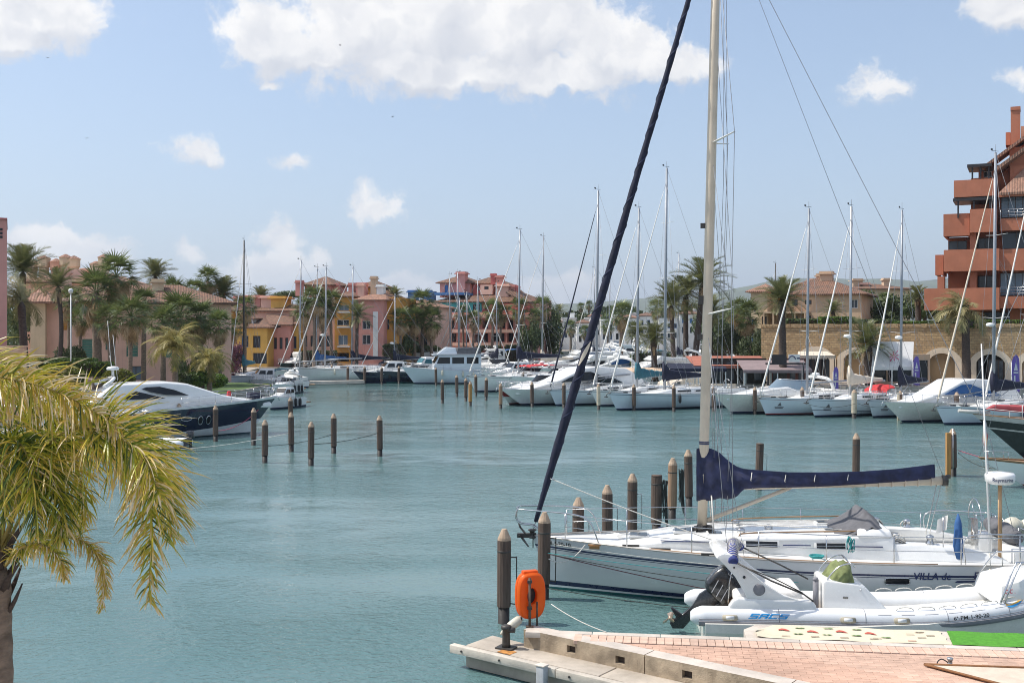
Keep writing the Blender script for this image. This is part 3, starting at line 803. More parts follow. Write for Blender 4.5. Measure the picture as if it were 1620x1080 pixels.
rr = random.Random(3)
cops = []
while xx < xe:
 w_ = .5 + rr.random() * .25
 c = MB(); c.box((xx + w_ / 2, .15, TOPW + .14), (w_ - .03, .5 + rr.random() * .06, .26 + rr.random() * .08)); c.build('coping_stone', STONE, t.r, fix=False)
 xx += w_
for (cx, hw, pt, kd) in ARCH:
 x = t.X(cx); hwm = hw / F * YW; zt = t.Z(pt); cur = arch_curve(hwm - .02, zt - .02)
 inner = arch_curve(hwm - .62, zt - .55)
 b = MB(); n = len(cur)
 out = [(cur[0][0], -.3)] + cur + [(cur[-1][0], -.3)]
 inn = [(inner[0][0], -.3)] + inner + [(inner[-1][0], -.3)]
 for i in range(len(out) - 1):
  o0, o1, i0, i1 = out[i], out[i + 1], inn[i], inn[i + 1]
  vs = [(x + a, y_, z) for y_ in (-.12, .55) for a, z in (o0, o1, i1, i0)]
  b.add(vs, [(0, 1, 2, 3), (4, 7, 6, 5), (0, 4, 5, 1), (2, 6, 7, 3)])
 b.build('arch_surround', ARCHST, t.r)
 hw2 = hwm - .62
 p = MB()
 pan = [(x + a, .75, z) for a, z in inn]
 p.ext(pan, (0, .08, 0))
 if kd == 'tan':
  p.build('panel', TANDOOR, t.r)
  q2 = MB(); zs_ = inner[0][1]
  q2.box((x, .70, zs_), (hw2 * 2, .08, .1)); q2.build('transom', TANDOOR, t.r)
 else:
  p.build('dark_bay', DARKIN, t.r)  # near-black panel paints the unlit depth of the bay
  for j in range(4):
   fr = link('window', window_mesh(1.0, 2.4, 'brown_window_frame', 1), t.r, (x - hw2 + .55 + j * (hw2 * 2 - 1.1) / 3, .66, -.1), scale=(.9, 1, 1))
   link('pane', pane_mesh(1.0, 2.4, 'window_glass'), fr)
t = Bld('bistro_awning', 'cream scalloped bistro awning under the leftmost stone arch', 'awning', 1288, 102.6, 1.2)
b = MB(); xa, xb = t.X(1262), t.X(1322)
za, zb = t.Z(557), t.Z(563)
b.ext([(xa, 0, zb), (xb, 0, zb), (xb - .4, 1.4, za), (xa + .4, 1.4, za)], (0, 0, .05)); 
for i in range(14):
 w_ = (xb - xa) / 14
 b.ext([(xa + i * w_, 0, zb), (xa + (i + 1) * w_, 0, zb), (xa + (i + .85) * w_, 0, zb - .28), (xa + (i + .15) * w_, 0, zb - .28)], (0, .02, 0))
b.build('awning_canvas', CREAMC, t.r)
b = MB()
for xx in (xa + .1, xb - .1): b.tube([(xx, .05, 0), (xx, .05, zb)], .04)
b.build('awning_post', DARKST, t.r)
b = MB()
aw_ = lambda x, y: (ARC.o.x + ARC.cs * x + ARC.sn * y, ARC.o.y - ARC.sn * x + ARC.cs * y, 1.2)
b.ext([aw_(x0, 2.9), aw_(xe, 2.9), (130, 180, 1.2), (60, 180, 1.2), (XA(1192, 140), 141, 1.2)], (0, 0, 5.25))
setp(b.build('terrace', [GRASSY]), kind='structure')
# --- beige house on the terrace
t = Bld('terrace_house', 'sand coloured villa with a broad brown hip roof above the stone wall', 'house', 1300, 134, 6.45, None, 25)
t.vol(1213, 1363, 467, 520, BEIGE, deep=12, ground=True, ops=[(1253, 1262, 473, 483, 'b'), (1273, 1284, 474, 481, 'b'), (1273, 1283, 499, 506, 'b'), (1345, 1357, 474, 488, 'w'), (1254, 1262, 499, 508, 'b')])
t.vol(1188, 1214, 461, 545, SAND, dY=-2.5, deep=9, ops=[(1205, 1213, 500, 515, 'b')])
t.vol(1189, 1191.3, 505, 555, BLUEP, dY=-2.7, deep=.3, name='blue_strip')
t.hip(1211, 1366, 467, 437, TILES, deep=12)
t.hip(1186, 1216, 461, 447, TILEP, dY=-2.5, deep=8)
t.vol(1205, 1275, 492, 495, BEIGE, dY=-3, deep=3, name='porch_roof')
for a in (1207, 1222, 1240, 1256, 1272): t.vol(a, a + 2.2, 494.6, 520, BEIGE, dY=-3, deep=.5, ground=True, name='porch_post')
t.chimney(1308, 429.5, 460, 1.5, BEIGE, dY=5); t.chimney(1300, 433, 452, 1.2, BEIGE, dY=8); t.chimney(1287, 441, 452, 1.4, PINKL, dY=8)
t = Bld('distant_villa', 'low brown roofed villas far behind the right terrace trees', 'house', 1400, 180, 6.45)
t.vol(1345, 1440, 458, 520, BEIGE, deep=9, ground=True, ops=[(1350, 1357, 462, 468, 'b'), (1372, 1380, 462, 468, 'b')]); t.hip(1343, 1442, 458, 449, TILES, deep=9)
t.chimney(1355, 441, 455, 1.6, BEIGE, dY=3); t.chimney(1402, 440, 455, 1.2, BEIGE, dY=3); t.chimney(1366, 447, 456, 1.6, PINKL, dY=3)
# --- terracotta apartment block, right
t = Bld('apartment_block', 'terracotta apartment block with stepped balconies and a tall chimney', 'building', 1560, 112, 6.45, None, 26)
t.vol(1598, 1720, 265, 540, TERRA, dY=3, deep=14, ground=True)
t.vol(1536, 1597.7, 295, 540, TERRA, dY=5, deep=12, ground=True, ops=[(1556, 1568.5, 271.5, 281, 'w')])
t.vol(1548, 1598, 262, 294, TERRA, dY=5.5, deep=10, ops=[(1556, 1569, 271, 281, 'w')])
t.vol(1500, 1535.5, 374, 540, TERRA, dY=6, deep=10, ground=True)
def balcony(p0, p1, pt, pb, dY, deep=4.5):
 Y = t.Y + dY; x0, x1, z1, z0 = t.X(p0, Y), t.X(p1, Y), t.Z(pt, Y), t.Z(pb, Y)
 b = MB(); th = .22
 b.box(((x0 + x1) / 2, dY + th / 2, (z0 + z1) / 2), (x1 - x0, th, z1 - z0))
 b.box((x0 + th / 2, dY + th + (deep - th) / 2, (z0 + z1) / 2), (th, deep - th, z1 - z0))
 b.box((x1 - th / 2, dY + th + (deep - th) / 2, (z0 + z1) / 2), (th, deep - th, z1 - z0))
 o = b.build('balcony', TERRA, t.r)
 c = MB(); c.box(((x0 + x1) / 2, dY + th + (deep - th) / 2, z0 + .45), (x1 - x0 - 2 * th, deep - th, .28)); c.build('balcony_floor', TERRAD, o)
balcony(1509, 1577, 283, 310, 1.0, 5.5)
balcony(1492.5, 1534, 336, 371.5, 1.2, 5.5); balcony(1534.5, 1577, 330, 367, .4, 5.5)
balcony(1479.5, 1492.4, 401, 433.5, 2.2, 5); balcony(1493, 1581, 393.5, 428, .2, 6)
balcony(1462, 1581, 455, 490, -.4, 7)
balcony(1582, 1720, 347, 366, .9, 3.4); balcony(1582, 1720, 395, 429, .9, 3.4); balcony(1582, 1720, 469, 488, .5, 3.4)
for (a, c, e, f) in ((1534.5, 1544, 366, 398), (1534, 1545, 430, 460), (1545, 1552, 488, 540), (1483, 1494, 436, 458)):
 t.vol(a, c, e, f, TERRA, dY=1.6, deep=1.5, name='pier')
for (a, c, e, f, kd) in ((1583, 1630, 314, 346, 'b3'), (1632, 1680, 314, 346, 'b3'), (1582, 1630, 432, 468, 'b3'), (1632, 1680, 432, 468, 'b3'), (1545, 1572, 376, 394, 'b'), (1547, 1575, 436, 455, 'b'), (1500, 1530, 380, 394, 'b'), (1586, 1630, 369, 395, 'b'), (1632, 1680, 369, 395, 'b'), (1497, 1540, 494, 520, 'b'), (1556, 1630, 494, 520, 'b')):
 Y = t.Y + 2.8 if a > 1580 else t.Y + 4.8
 w_, h_ = round((t.X(c, Y) - t.X(a, Y)), 1), round((t.Z(e, Y) - t.Z(f, Y)), 1)
 fr = link('window', window_mesh(w_, h_, 'brown_window_frame', {'b': 1, 'b3': 3}[kd]), t.r, (t.X((a + c) / 2, Y), Y - t.Y, t.Z(f, Y)))
 link('pane', pane_mesh(w_, h_, 'bright_window_glass' if kd == 'b3' else 'window_glass'), fr)
for r in (347, 469):
 b = MB(); Y = t.Y + .8
 for k_ in range(3): b.tube([(t.X(1582, Y), .8, t.Z(r, Y) + .35 + .3 * k_), (t.X(1720, Y), .8, t.Z(r, Y) + .35 + .3 * k_)], .025)
 for k_ in range(12): x = t.X(1583, Y) + k_ * .8; b.tube([(x, .8, t.Z(r, Y)), (x, .8, t.Z(r, Y) + .95)], .02)
 b.build('balcony_rail', STEEL, t.r)
for (a, c, e, dY) in ((1530, 1569, 259, 1.5), (1507.5, 1571, 312, .8)):
 Y = t.Y + dY; b = MB(); x0, x1, z = t.X(a, Y), t.X(c, Y), t.Z(e, Y)
 b.box(((x0 + x1) / 2, dY + 2.2, z - .12), (x1 - x0, 4.4, .3))
 for k_ in range(3): b.box((x0 + .5 + k_ * (x1 - x0 - .8) / 2, dY + .3, z - 1.15), (.16, .16, 1.75))
 b.build('pergola', METALD, t.r)
t.shed([(1554, 263, 2.6), (1640, 206, 2.6), (1650, 208, 6), (1562, 266, 6)], TILEP, t=.35)
t.shed([(1572, 268, 1.6), (1680, 198, 1.6), (1690, 200, 5), (1580, 272, 5)], TILEP, t=.4, name='verge')
t.vol(1597, 1720, 236, 266, TERRA, dY=3.4, deep=10, name='gable')
t.vol(1620, 1720, 212, 236, TERRA, dY=3.5, deep=10, name='gable')
t.shed([(1580, 306, .6), (1720, 306, .6), (1720, 262, 3), (1622, 268, 3)], TILEP, t=.25)
t.vol(1579, 1720, 306, 313, TERRA, dY=.8, deep=2.4, name='cornice')
t.vol(1599, 1614, 178, 232, TERRA, dY=4, deep=1.4, name='chimney'); t.vol(1598.6, 1614.4, 172.5, 178, TERRA, dY=3.9, deep=1.6, name='chimney_cap')
t.vol(1591, 1598.7, 212, 232, TERRA, dY=5, deep=2, name='chimney'); t.vol(1615, 1640, 204, 232, BRICKP, dY=6, deep=2, name='chimney')
# ------------------------------------------------------------------ plants
L_DATE = leafmat('date_palm_leaf', [(0.076, 0.102, 0.037), (0.145, 0.162, 0.060), (0.221, 0.212, 0.085)], .45, .25)
L_FAN = leafmat('fan_palm_leaf', [(0.068, 0.111, 0.034), (0.128, 0.170, 0.051), (0.204, 0.221, 0.076)], .45, .25)
L_DEAD = leafmat('dry_palm_leaf', [(.26, .17, .085), (.42, .29, .16), (.54, .41, .25)], .8, .2)
L_QUEEN = leafmat('queen_palm_leaf', [(0.149, 0.149, 0.034), (0.310, 0.265, 0.075), (0.483, 0.380, 0.172)], .5, .35)
L_WIND = leafmat('silvery_palm_leaf', [(0.156, 0.156, 0.065), (0.260, 0.234, 0.104), (0.390, 0.312, 0.156)], .5, .3)
L_TREE = leafmat('tree_leaf', [(0.033, 0.053, 0.021), (0.068, 0.098, 0.030), (0.120, 0.150, 0.053)], .6, .2)
L_HEDGE = leafmat('hedge_leaf', [(0.044, 0.088, 0.015), (0.088, 0.150, 0.025), (0.150, 0.213, 0.037)], .5, .25)
L_BUSH = leafmat('lime_bush_leaf', [(.09, .12, .015), (.17, .19, .025), (.25, .25, .04)], .5, .3)
L_FLOWER = leafmat('pink_flower_leaf', [(.12, .10, .06), (.30, .10, .16), (.16, .09, .08)], .6, .2)
BARK = mat('palm_bark', (.21, .155, .115), .95, var=.4, scale=6, bump=1.0, bscale=14, stretch=(1, 1, 2.2))
BARKD = mat('dark_palm_bark', (.075, .055, .045), .95, var=.4, scale=6, bump=1.0, bscale=14, stretch=(1, 1, 2.2))
WOODB = mat('tree_bark', (.12, .09, .07), .95, var=.3, scale=5, bump=.6)
ORANGEF = leafmat('orange_palm_fruit', [(.45, .17, .02), (.55, .26, .03)], .6, .15)
def blade(b, base, d, ln, w, up, droop, n=2, mat=0):
 """a narrow leaf that bends down"""
 d = d.normalized(); side = d.cross(up)
 side = side.normalized() if side.length > 1e-5 else Vector((0, 1, 0))
 vs, fs = [], []
 p = Vector(base); cur = d.copy()
 for i in range(n + 1):
  t = i / n
  ww = w * (1 - t) ** .6 if i < n else w * .08
  if i == 0: ww = w * .6
  vs += [p - side * ww, p + side * ww]
  cur = (cur + Vector((0, 0, -droop / n))).normalized()
  p = p + cur * (ln / n)
 for i in range(n): fs.append((2 * i, 2 * i + 1, 2 * i + 3, 2 * i + 2))
 b.add(vs, fs, mat)
@shared
def feather(seed, curve, leaf, n, droop, vee, mname, width=.010):
 r = random.Random(seed); b = MB()
 pts = []; p = Vector((0, 0, 0))
 N = n
 for i in range(N + 1):
  s = i / N
  a = -curve * s ** 1.4
  pts.append(p.copy()); p = p + Vector((math.cos(a), r.uniform(-.04, .04), math.sin(a))) / N
 b.tube(pts, [.013 * (1 - .85 * i / N) for i in range(N + 1)], 3, 0, False)
 for i in range(2, N + 1):
  s = i / N
  t = (pts[i] - pts[i - 1]).normalized()
  up = Vector((0, 1, 0)).cross(t) * -1
  env = math.sin(math.pi * min(1, .12 + .86 * s)) ** .55
  for sg in (-1, 1):
   for k_ in range(2):
    ln = leaf * env * r.uniform(.75, 1.15)
    d = Vector((0, sg, 0)) * .8 + up * (vee + r.uniform(-.25, .25)) + t * (.45 + .5 * s)
    blade(b, pts[i] - t * (k_ * .5 / N), d, ln, width, up, droop * r.uniform(.5, 1.3), 2)
 return b.mesh('frond', MATS[mname], fix=False)
@shared
def fan(seed, pet, curve, spread, droop, mname, nseg=17):
 r = random.Random(seed); b = MB()
 pts = []; p = Vector((0, 0, 0)); N = 5
 for i in range(N + 1):
  a = -curve * (i / N)
  pts.append(p.copy()); p = p + Vector((math.cos(a), 0, math.sin(a))) * (pet / N)
 b.tube(pts, .011, 3, 0, False)
 t = (pts[-1] - pts[-2]).normalized(); up = Vector((0, 1, 0)).cross(t) * -1
 for i in range(nseg):
  q = (i / (nseg - 1) - .5) * 2 * spread
  d = t * math.cos(q) + Vector((0, 1, 0)) * math.sin(q) + up * (.18 + r.uniform(-.12, .12))
  blade(b, pts[-1], d, (1 - pet) * (1 - .25 * abs(q) / spread) * r.uniform(.85, 1.12), .026, up, droop * r.uniform(.6, 1.4), 3)
 return b.mesh('leaf_fan', MATS[mname], fix=False)
def trunk_mesh(base, top, r0, r1, bulge=0.0, lean=0.0, dark=False, rings=14, seed=0):
 r = random.Random(seed)
 b = MB(); base, top = Vector(base), Vector(top)
 pts, R = [], []
 for i in range(rings + 1):
  t = i / rings
  p = base.lerp(top, t); p.x += lean * math.sin(math.pi * t)
  pts.append(p); R.append((r0 + (r1 - r0) * t) * (1 + .09 * (i % 2)) * (1 + bulge * max(0, (t - .8) / .2)) * (1.25 if i == 0 else 1))
 pts.append(pts[-1] + (pts[-1] - pts[0]).normalized() * r1 * 1.6); R.append(r1 * .3)
 b.tube(pts, R, 9)
 return b
PALMN = [0]
def palm(kind, label, base, cen, rpx, Y, seed=0, zg=1.2, trunk=.22, nf=None, dark=None, fruit=False, group='palms around the harbour', lean=0.0, bias=None, skirt=True):
 """base / cen = photo pixels of trunk foot and crown centre; rpx crown radius in photo pixels"""
 r = random.Random(seed * 7 + 11)
 C = P(cen[0], cen[1], Y); B = Vector((XA(base, Y), Y + r.uniform(-.3, .3), zg)); rr_ = rpx / F * Y * (1.1 if kind == 'fan' else 1.12)
 t = thing('palm_tree', label, 'palm tree', B, 0, group)
 C = C - B
 dk = dark if dark is not None else kind in ('date',)
 top = C + Vector((0, 0, -.12 * rr_))
 trunk_mesh((0, 0, -.3), top, trunk * 1.15, trunk * .85, .35 if kind == 'date' else .15, lean, seed=seed).build('trunk', BARKD if dk else BARK, t, fix=False)
 def put(me, azm, el_, sc, z=0.0, roll=0.0):
  o = link(me.name, me, t, C + Vector((0, 0, z)))
  o.rotation_euler = (roll, -el_, azm)
  o.scale = (sc, sc, sc)
 if kind == 'date':
  n = nf or 38
  for i in range(n):
   u = (i + .5) / n
   el_ = rad(86 - 105 * u ** 1.05) + r.uniform(-.1, .1)
   me = feather(i % 3, .75 + .35 * (i % 3) / 2, .30, 22, .35, .55, 'date_palm_leaf')
   put(me, i * 2.39996 + r.uniform(-.2, .2), el_, rr_ * r.uniform(.92, 1.15) * (1.0 if u > .15 else .9))
  for i in range(7):
   put(feather(5, 1.0, .2, 16, .8, .1, 'dry_palm_leaf'), i * .9 + r.uniform(-.2, .2), rad(-45) + r.uniform(-.2, .2), rr_ * r.uniform(.45, .7), -.1 * rr_)
  if fruit:
   for i in range(6):
    put(feather(9, 1.3, .22, 10, 1.0, .2, 'orange_palm_fruit', .02), i * 1.05, rad(25), rr_ * .42)
 elif kind == 'fan':
  n = nf or 34
  for i in range(n):
   u = (i + .5) / n
   el_ = rad(82 - 112 * u) + r.uniform(-.12, .12)
   put(fan(i % 3, .52, .25 + .35 * u // .34 * .5, 1.9, .55, 'fan_palm_leaf'), i * 2.39996 + r.uniform(-.2, .2), el_, rr_ * r.uniform(.88, 1.1), 0, r.uniform(-.3, .3))
  if skirt:
   for i in range(32):
    u = (i + .5) / 32
    el_ = rad(-20 - 62 * u) + r.uniform(-.1, .1)
    put(fan(7 + i % 2, .5, .5, 1.25, 1.1, 'dry_palm_leaf', 11), i * 2.39996, el_, rr_ * r.uniform(.75, 1.05), -.3 * rr_ * u, r.uniform(-.5, .5))
 elif kind in ('queen', 'wind'):
  n = nf or 20
  mname = 'queen_palm_leaf' if kind == 'queen' else 'silvery_palm_leaf'
  for i in range(n):
   u = (i + .5) / n
   el_ = rad(84 - 85 * u) + r.uniform(-.1, .1)
   me = feather(20 + i % 3, 1.7 + .35 * (i % 3), .34, 22, 1.1, .1, mname, .009)
   a = i * 2.39996 + r.uniform(-.2, .2)
   if bias is not None: a = bias + math.sin(a - bias) * 1.25 * (1 if i % 4 else 1.7)
   put(me, a, el_, rr_ * r.uniform(1.15, 1.4))
 return t
PALMS = [
 ('date', 'dense dark date palm rising behind the tall pink house at the left edge', 40, (36, 428), 46, 90, dict(seed=1, nf=46)),
 ('wind', 'wind swept pale green palm beside the pink house wall', 44, (34, 478), 46, 74, dict(seed=2, bias=3.0, trunk=.26, dark=True)),
 ('date', 'slender curved palm with an upright green crown before the sand coloured gable', 84, (92, 452), 36, 88, dict(seed=3, trunk=.17, lean=.5, nf=26)),
 ('fan', 'thick trunked fan palm with a shaggy brown skirt in the left grove', 156, (152, 465), 46, 93, dict(seed=4, trunk=.36)),
 ('fan', 'tallest fan palm of the left grove with a bright green topknot', 172, (184, 437), 42, 95, dict(seed=5, trunk=.24)),
 ('fan', 'short skirted fan palm tucked between two thick trunks', 178, (172, 507), 32, 90, dict(seed=6, trunk=.22)),
 ('fan', 'sunlit fan palm with a wide tan skirt above the motor yacht cabin', 206, (207, 500), 38, 86, dict(seed=7, trunk=.17)),
 ('fan', 'small dark fan palm in front of the orange shutter', 125, (128, 505), 24, 96, dict(seed=8, trunk=.15)),
 ('date', 'feathery palm standing behind the tiled roof chimney', 250, (246, 436), 30, 116, dict(seed=9, zg=1.2)),
 ('fan', 'broad shaggy fan palm right of the pink house roof', 284, (284, 500), 46, 98, dict(seed=10, trunk=.25)),
 ('fan', 'tall fan palm above the end of the pink house roof', 300, (275, 462), 30, 112, dict(seed=11)),
 ('fan', 'shaggy fan palm with grey brown skirt beside the drooping palm', 318, (316, 505), 36, 100, dict(seed=12)),
 ('fan', 'low shaggy fan palm before the pink house right half', 258, (258, 512), 34, 90, dict(seed=62, trunk=.2)),
 ('fan', 'fan palm with tan skirt left of the orange shutter', 110, (110, 478), 30, 98, dict(seed=63, trunk=.2)),
 ('fan', 'shaggy fan palm between the two chimney ends of the pink house', 228, (228, 480), 30, 94, dict(seed=61, trunk=.2)),
 ('fan', 'shaggy fan palm hiding the right end of the pink house', 346, (346, 515), 30, 98, dict(seed=64, trunk=.22)),
 ('fan', 'small skirted palm before the blue door of the white village', 872, (872, 520), 13, 238, dict(seed=65, trunk=.25)),
 ('fan', 'small skirted palm before the flat roofed white house', 903, (903, 517), 14, 236, dict(seed=66, trunk=.25)),
 ('fan', 'small skirted palm before the low white house', 926, (926, 524), 13, 240, dict(seed=67, trunk=.25)),
 ('fan', 'small skirted palm before the pale blue shutters', 962, (962, 516), 15, 236, dict(seed=68, trunk=.25)),
 ('date', 'small bushy palm before the arched blue windows', 1000, (1000, 522), 15, 232, dict(seed=69, trunk=.25, nf=28)),
 ('queen', 'drooping straw coloured feather palm above the yacht foredeck', 279, (277, 548), 40, 78, dict(seed=13, trunk=.2, nf=26)),
 ('queen', 'short bright yellow green palm at the lawn corner', 332, (332, 572), 32, 82, dict(seed=14, trunk=.18, nf=24)),
 ('fan', 'tall slim fan palm with two tiered crown before the far roofs', 330, (329, 443), 26, 118, dict(seed=15, trunk=.15)),
 ('fan', 'dark fan palm left of the tall slim one', 312, (308, 462), 26, 116, dict(seed=16, trunk=.15)),
 ('date', 'stout date palm with an orange fruit collar beside the yellow house', 351, (352, 466), 31, 119, dict(seed=17, trunk=.36, fruit=True, nf=50)),
 ('fan', 'fan palm in front of the pink towers by the tall dark mast', 388, (388, 487), 25, 128, dict(seed=18, trunk=.18)),
 ('fan', 'low fan palm left of the yellow house', 366, (368, 520), 22, 126, dict(seed=19, trunk=.2)),
 ('date', 'round green palm crown behind the pink chimney towers', 413, (413, 472), 22, 160, dict(seed=20)),
 ('fan', 'dark shaggy fan palm leftmost in front of the pale house', 482, (482, 490), 26, 142, dict(seed=21, trunk=.2)),
 ('fan', 'tall dark fan palm second in front of the pale house', 497, (498, 474), 27, 141, dict(seed=22, trunk=.2)),
 ('fan', 'dark fan palm third in front of the pale house', 510, (511, 492), 27, 143, dict(seed=23, trunk=.2)),
 ('fan', 'dark fan palm touching the ochre bay house', 524, (523, 478), 25, 144, dict(seed=24, trunk=.2)),
 ('date', 'upright green date palm between the bay house and the rose house', 564, (565, 500), 26, 141, dict(seed=25, trunk=.22, nf=30)),
 ('date', 'dark round palm beside the rose house roof', 622, (624, 470), 19, 151, dict(seed=26)),
 ('fan', 'fan palm with brown skirt against the low terrace', 634, (634, 505), 23, 147, dict(seed=27, trunk=.18)),
 ('fan', 'tall fan palm left of the turquoise floor', 668, (668, 478), 26, 154, dict(seed=28, trunk=.24)),
 ('fan', 'brown skirted fan palm lower before the low terrace', 657, (655, 505), 25, 152, dict(seed=29, trunk=.2)),
 ('fan', 'brown skirted fan palm beside the pink balconies', 683, (682, 508), 27, 153, dict(seed=30, trunk=.22)),
 ('fan', 'fan palm in front of the turquoise wall', 734, (732, 497), 19, 167, dict(seed=31, trunk=.16)),
 ('fan', 'fan palm in the middle of the apartment house front', 747, (750, 506), 18, 166, dict(seed=32, trunk=.16)),
 ('fan', 'tall dark fan palm before the deep pink wall', 778, (780, 490), 21, 167, dict(seed=33, trunk=.2)),
 ('fan', 'dark fan palm right of the deep pink wall', 790, (793, 497), 18, 168, dict(seed=34, trunk=.16)),
 ('fan', 'fan palm at the right end of the pink balconies', 824, (822, 488), 21, 166, dict(seed=35, trunk=.2)),
 ('fan', 'tall dark fan palm right of the apartment house', 858, (858, 486), 22, 170, dict(seed=36, trunk=.3)),
 ('fan', 'shaggy fan palm in front of the white village left end', 848, (846, 502), 18, 165, dict(seed=37, trunk=.3)),
 ('date', 'round palm behind the first white village house', 884, (884, 493), 15, 285, dict(seed=38, nf=26)),
 ('fan', 'tiny tall palm left above the white village', 919, (919, 486), 9, 330, dict(seed=39, trunk=.3)),
 ('fan', 'tiny tall palm second above the white village', 932, (932, 483), 9, 335, dict(seed=40, trunk=.3)),
 ('fan', 'tiny tall palm third above the white village', 943, (944, 485), 9, 340, dict(seed=41, trunk=.3)),
 ('fan', 'small palm standing before the white village houses', 886, (886, 527), 9, 240, dict(seed=42, trunk=.2)),
 ('fan', 'brown skirted fan palm behind the white furled sail', 983, (983, 496), 25, 150, dict(seed=43, trunk=.26)),
 ('date', 'low bushy palm between the grey masts', 1036, (1034, 537), 30, 112, dict(seed=44, trunk=.3, nf=44)),
 ('date', 'low brownish palm left of the low bushy one', 1008, (1008, 530), 24, 128, dict(seed=45, trunk=.26)),
 ('date', 'date palm leftmost of three dark trunks near the tall mast', 1067, (1062, 480), 38, 122, dict(seed=46, trunk=.26)),
 ('date', 'date palm middle of three dark trunks near the tall mast', 1085, (1085, 466), 36, 126, dict(seed=47, trunk=.30)),
 ('date', 'tallest date palm with long arching fronds behind the tall cream mast', 1096, (1112, 446), 46, 124, dict(seed=48, trunk=.34, nf=34)),
 ('fan', 'fan palm behind the white houses near the tall mast', 1040, (1038, 487), 17, 230, dict(seed=49, trunk=.3)),
 ('date', 'brown date palm low right of the tall cream mast', 1124, (1124, 497), 34, 130, dict(seed=50, trunk=.28)),
 ('fan', 'dark fan palm left of the sand coloured villa', 1184, (1182, 500), 30, 128, dict(seed=51, trunk=.3)),
 ('fan', 'dark fan palm behind, between tall mast and villa', 1166, (1166, 490), 24, 140, dict(seed=52, trunk=.3)),
 ('date', 'tall straight date palm with golden collar in front of the stone wall', 1238, (1237, 474), 40, 99.5, dict(seed=53, trunk=.33, fruit=True, nf=46)),
 ('date', 'small date palm on the terrace before the villa wall', 1318, (1318, 492), 21, 118, dict(seed=54, trunk=.2, nf=26, zg=6.45)),
 ('date', 'short date palm left of the white market tent', 1375, (1372, 545), 42, 99, dict(seed=55, trunk=.38, nf=36, fruit=True)),
 ('date', 'palm on the terrace left of the terracotta block', 1452, (1452, 470), 20, 122, dict(seed=56, trunk=.3, zg=6.45)),
 ('wind', 'wind blown date palm in front of the terracotta balconies', 1528, (1527, 496), 40, 99.5, dict(seed=57, trunk=.36, nf=30, dark=True, bias=math.pi * .95)),
 ('fan', 'dark fan palm on the terrace behind the fenced trees', 1400, (1400, 478), 20, 150, dict(seed=58, trunk=.3, zg=6.45)),
]
for (kd, lab, bx, cn, rp, Y, op) in PALMS: palm(kd, lab, bx, cn, rp, Y, **op)
@shared
def leaf_mass(seed, n, lumps, size, mname, squash):
 r = random.Random(seed); b = MB()
 cs = [(Vector((r.gauss(0, .42), r.gauss(0, .42), r.gauss(0, .30))), r.uniform(.32, .55)) for _ in range(lumps)]
 for i in range(n):
  c, rd = cs[i % lumps]
  d = Vector((r.gauss(0, 1), r.gauss(0, 1), r.gauss(0, 1))).normalized() * rd * r.uniform(.55, 1.08)
  p = c + d; p.z *= squash
  a = Vector((r.gauss(0, 1), r.gauss(0, 1), r.gauss(0, 1))).normalized(); e = a.cross(d).normalized()
  s_ = size * r.uniform(.6, 1.4)
  b.add([p - a * s_, p + e * s_ * .5, p + a * s_, p - e * s_ * .5], [(0, 1, 2, 3)])
 return b.mesh('crown', MATS[mname], fix=False)
def tree(label, px, py_top, py_bot, rpx, Y, zg=1.2, seed=0, m='tree_leaf', squash=.8, cat='tree', name='broadleaf_tree', group='dark trees behind the harbour'):
 r_ = rpx / F * Y
 cz = ZA((py_top + py_bot) / 2, Y); hh = (ZA(py_top, Y) - ZA(py_bot, Y)) / 2
 t = thing(name, label, cat, (XA(px, Y), Y, zg), 0, group)
 b = MB(); b.tube([(0, 0, -.2), (.1, 0, (cz - zg) * .5), (0, .1, cz - zg)], [.3, .22, .12], 7)
 for k_ in range(4):
  a = k_ * 1.57 + seed; b.tube([(0, 0, (cz - zg) * .55), (math.cos(a) * r_ * .5, math.sin(a) * r_ * .5, cz - zg + .2)], [.12, .04], 5)
 b.build('trunk', WOODB, t, fix=False)
 o = link('crown', leaf_mass(seed % 3, 2600, 11, .085, m, 1.0), t, (0, 0, cz - zg))
 o.scale = (r_ * 1.05, r_ * 1.05, hh * 1.15); o.rotation_euler = (0, 0, seed * 1.3)
 return t
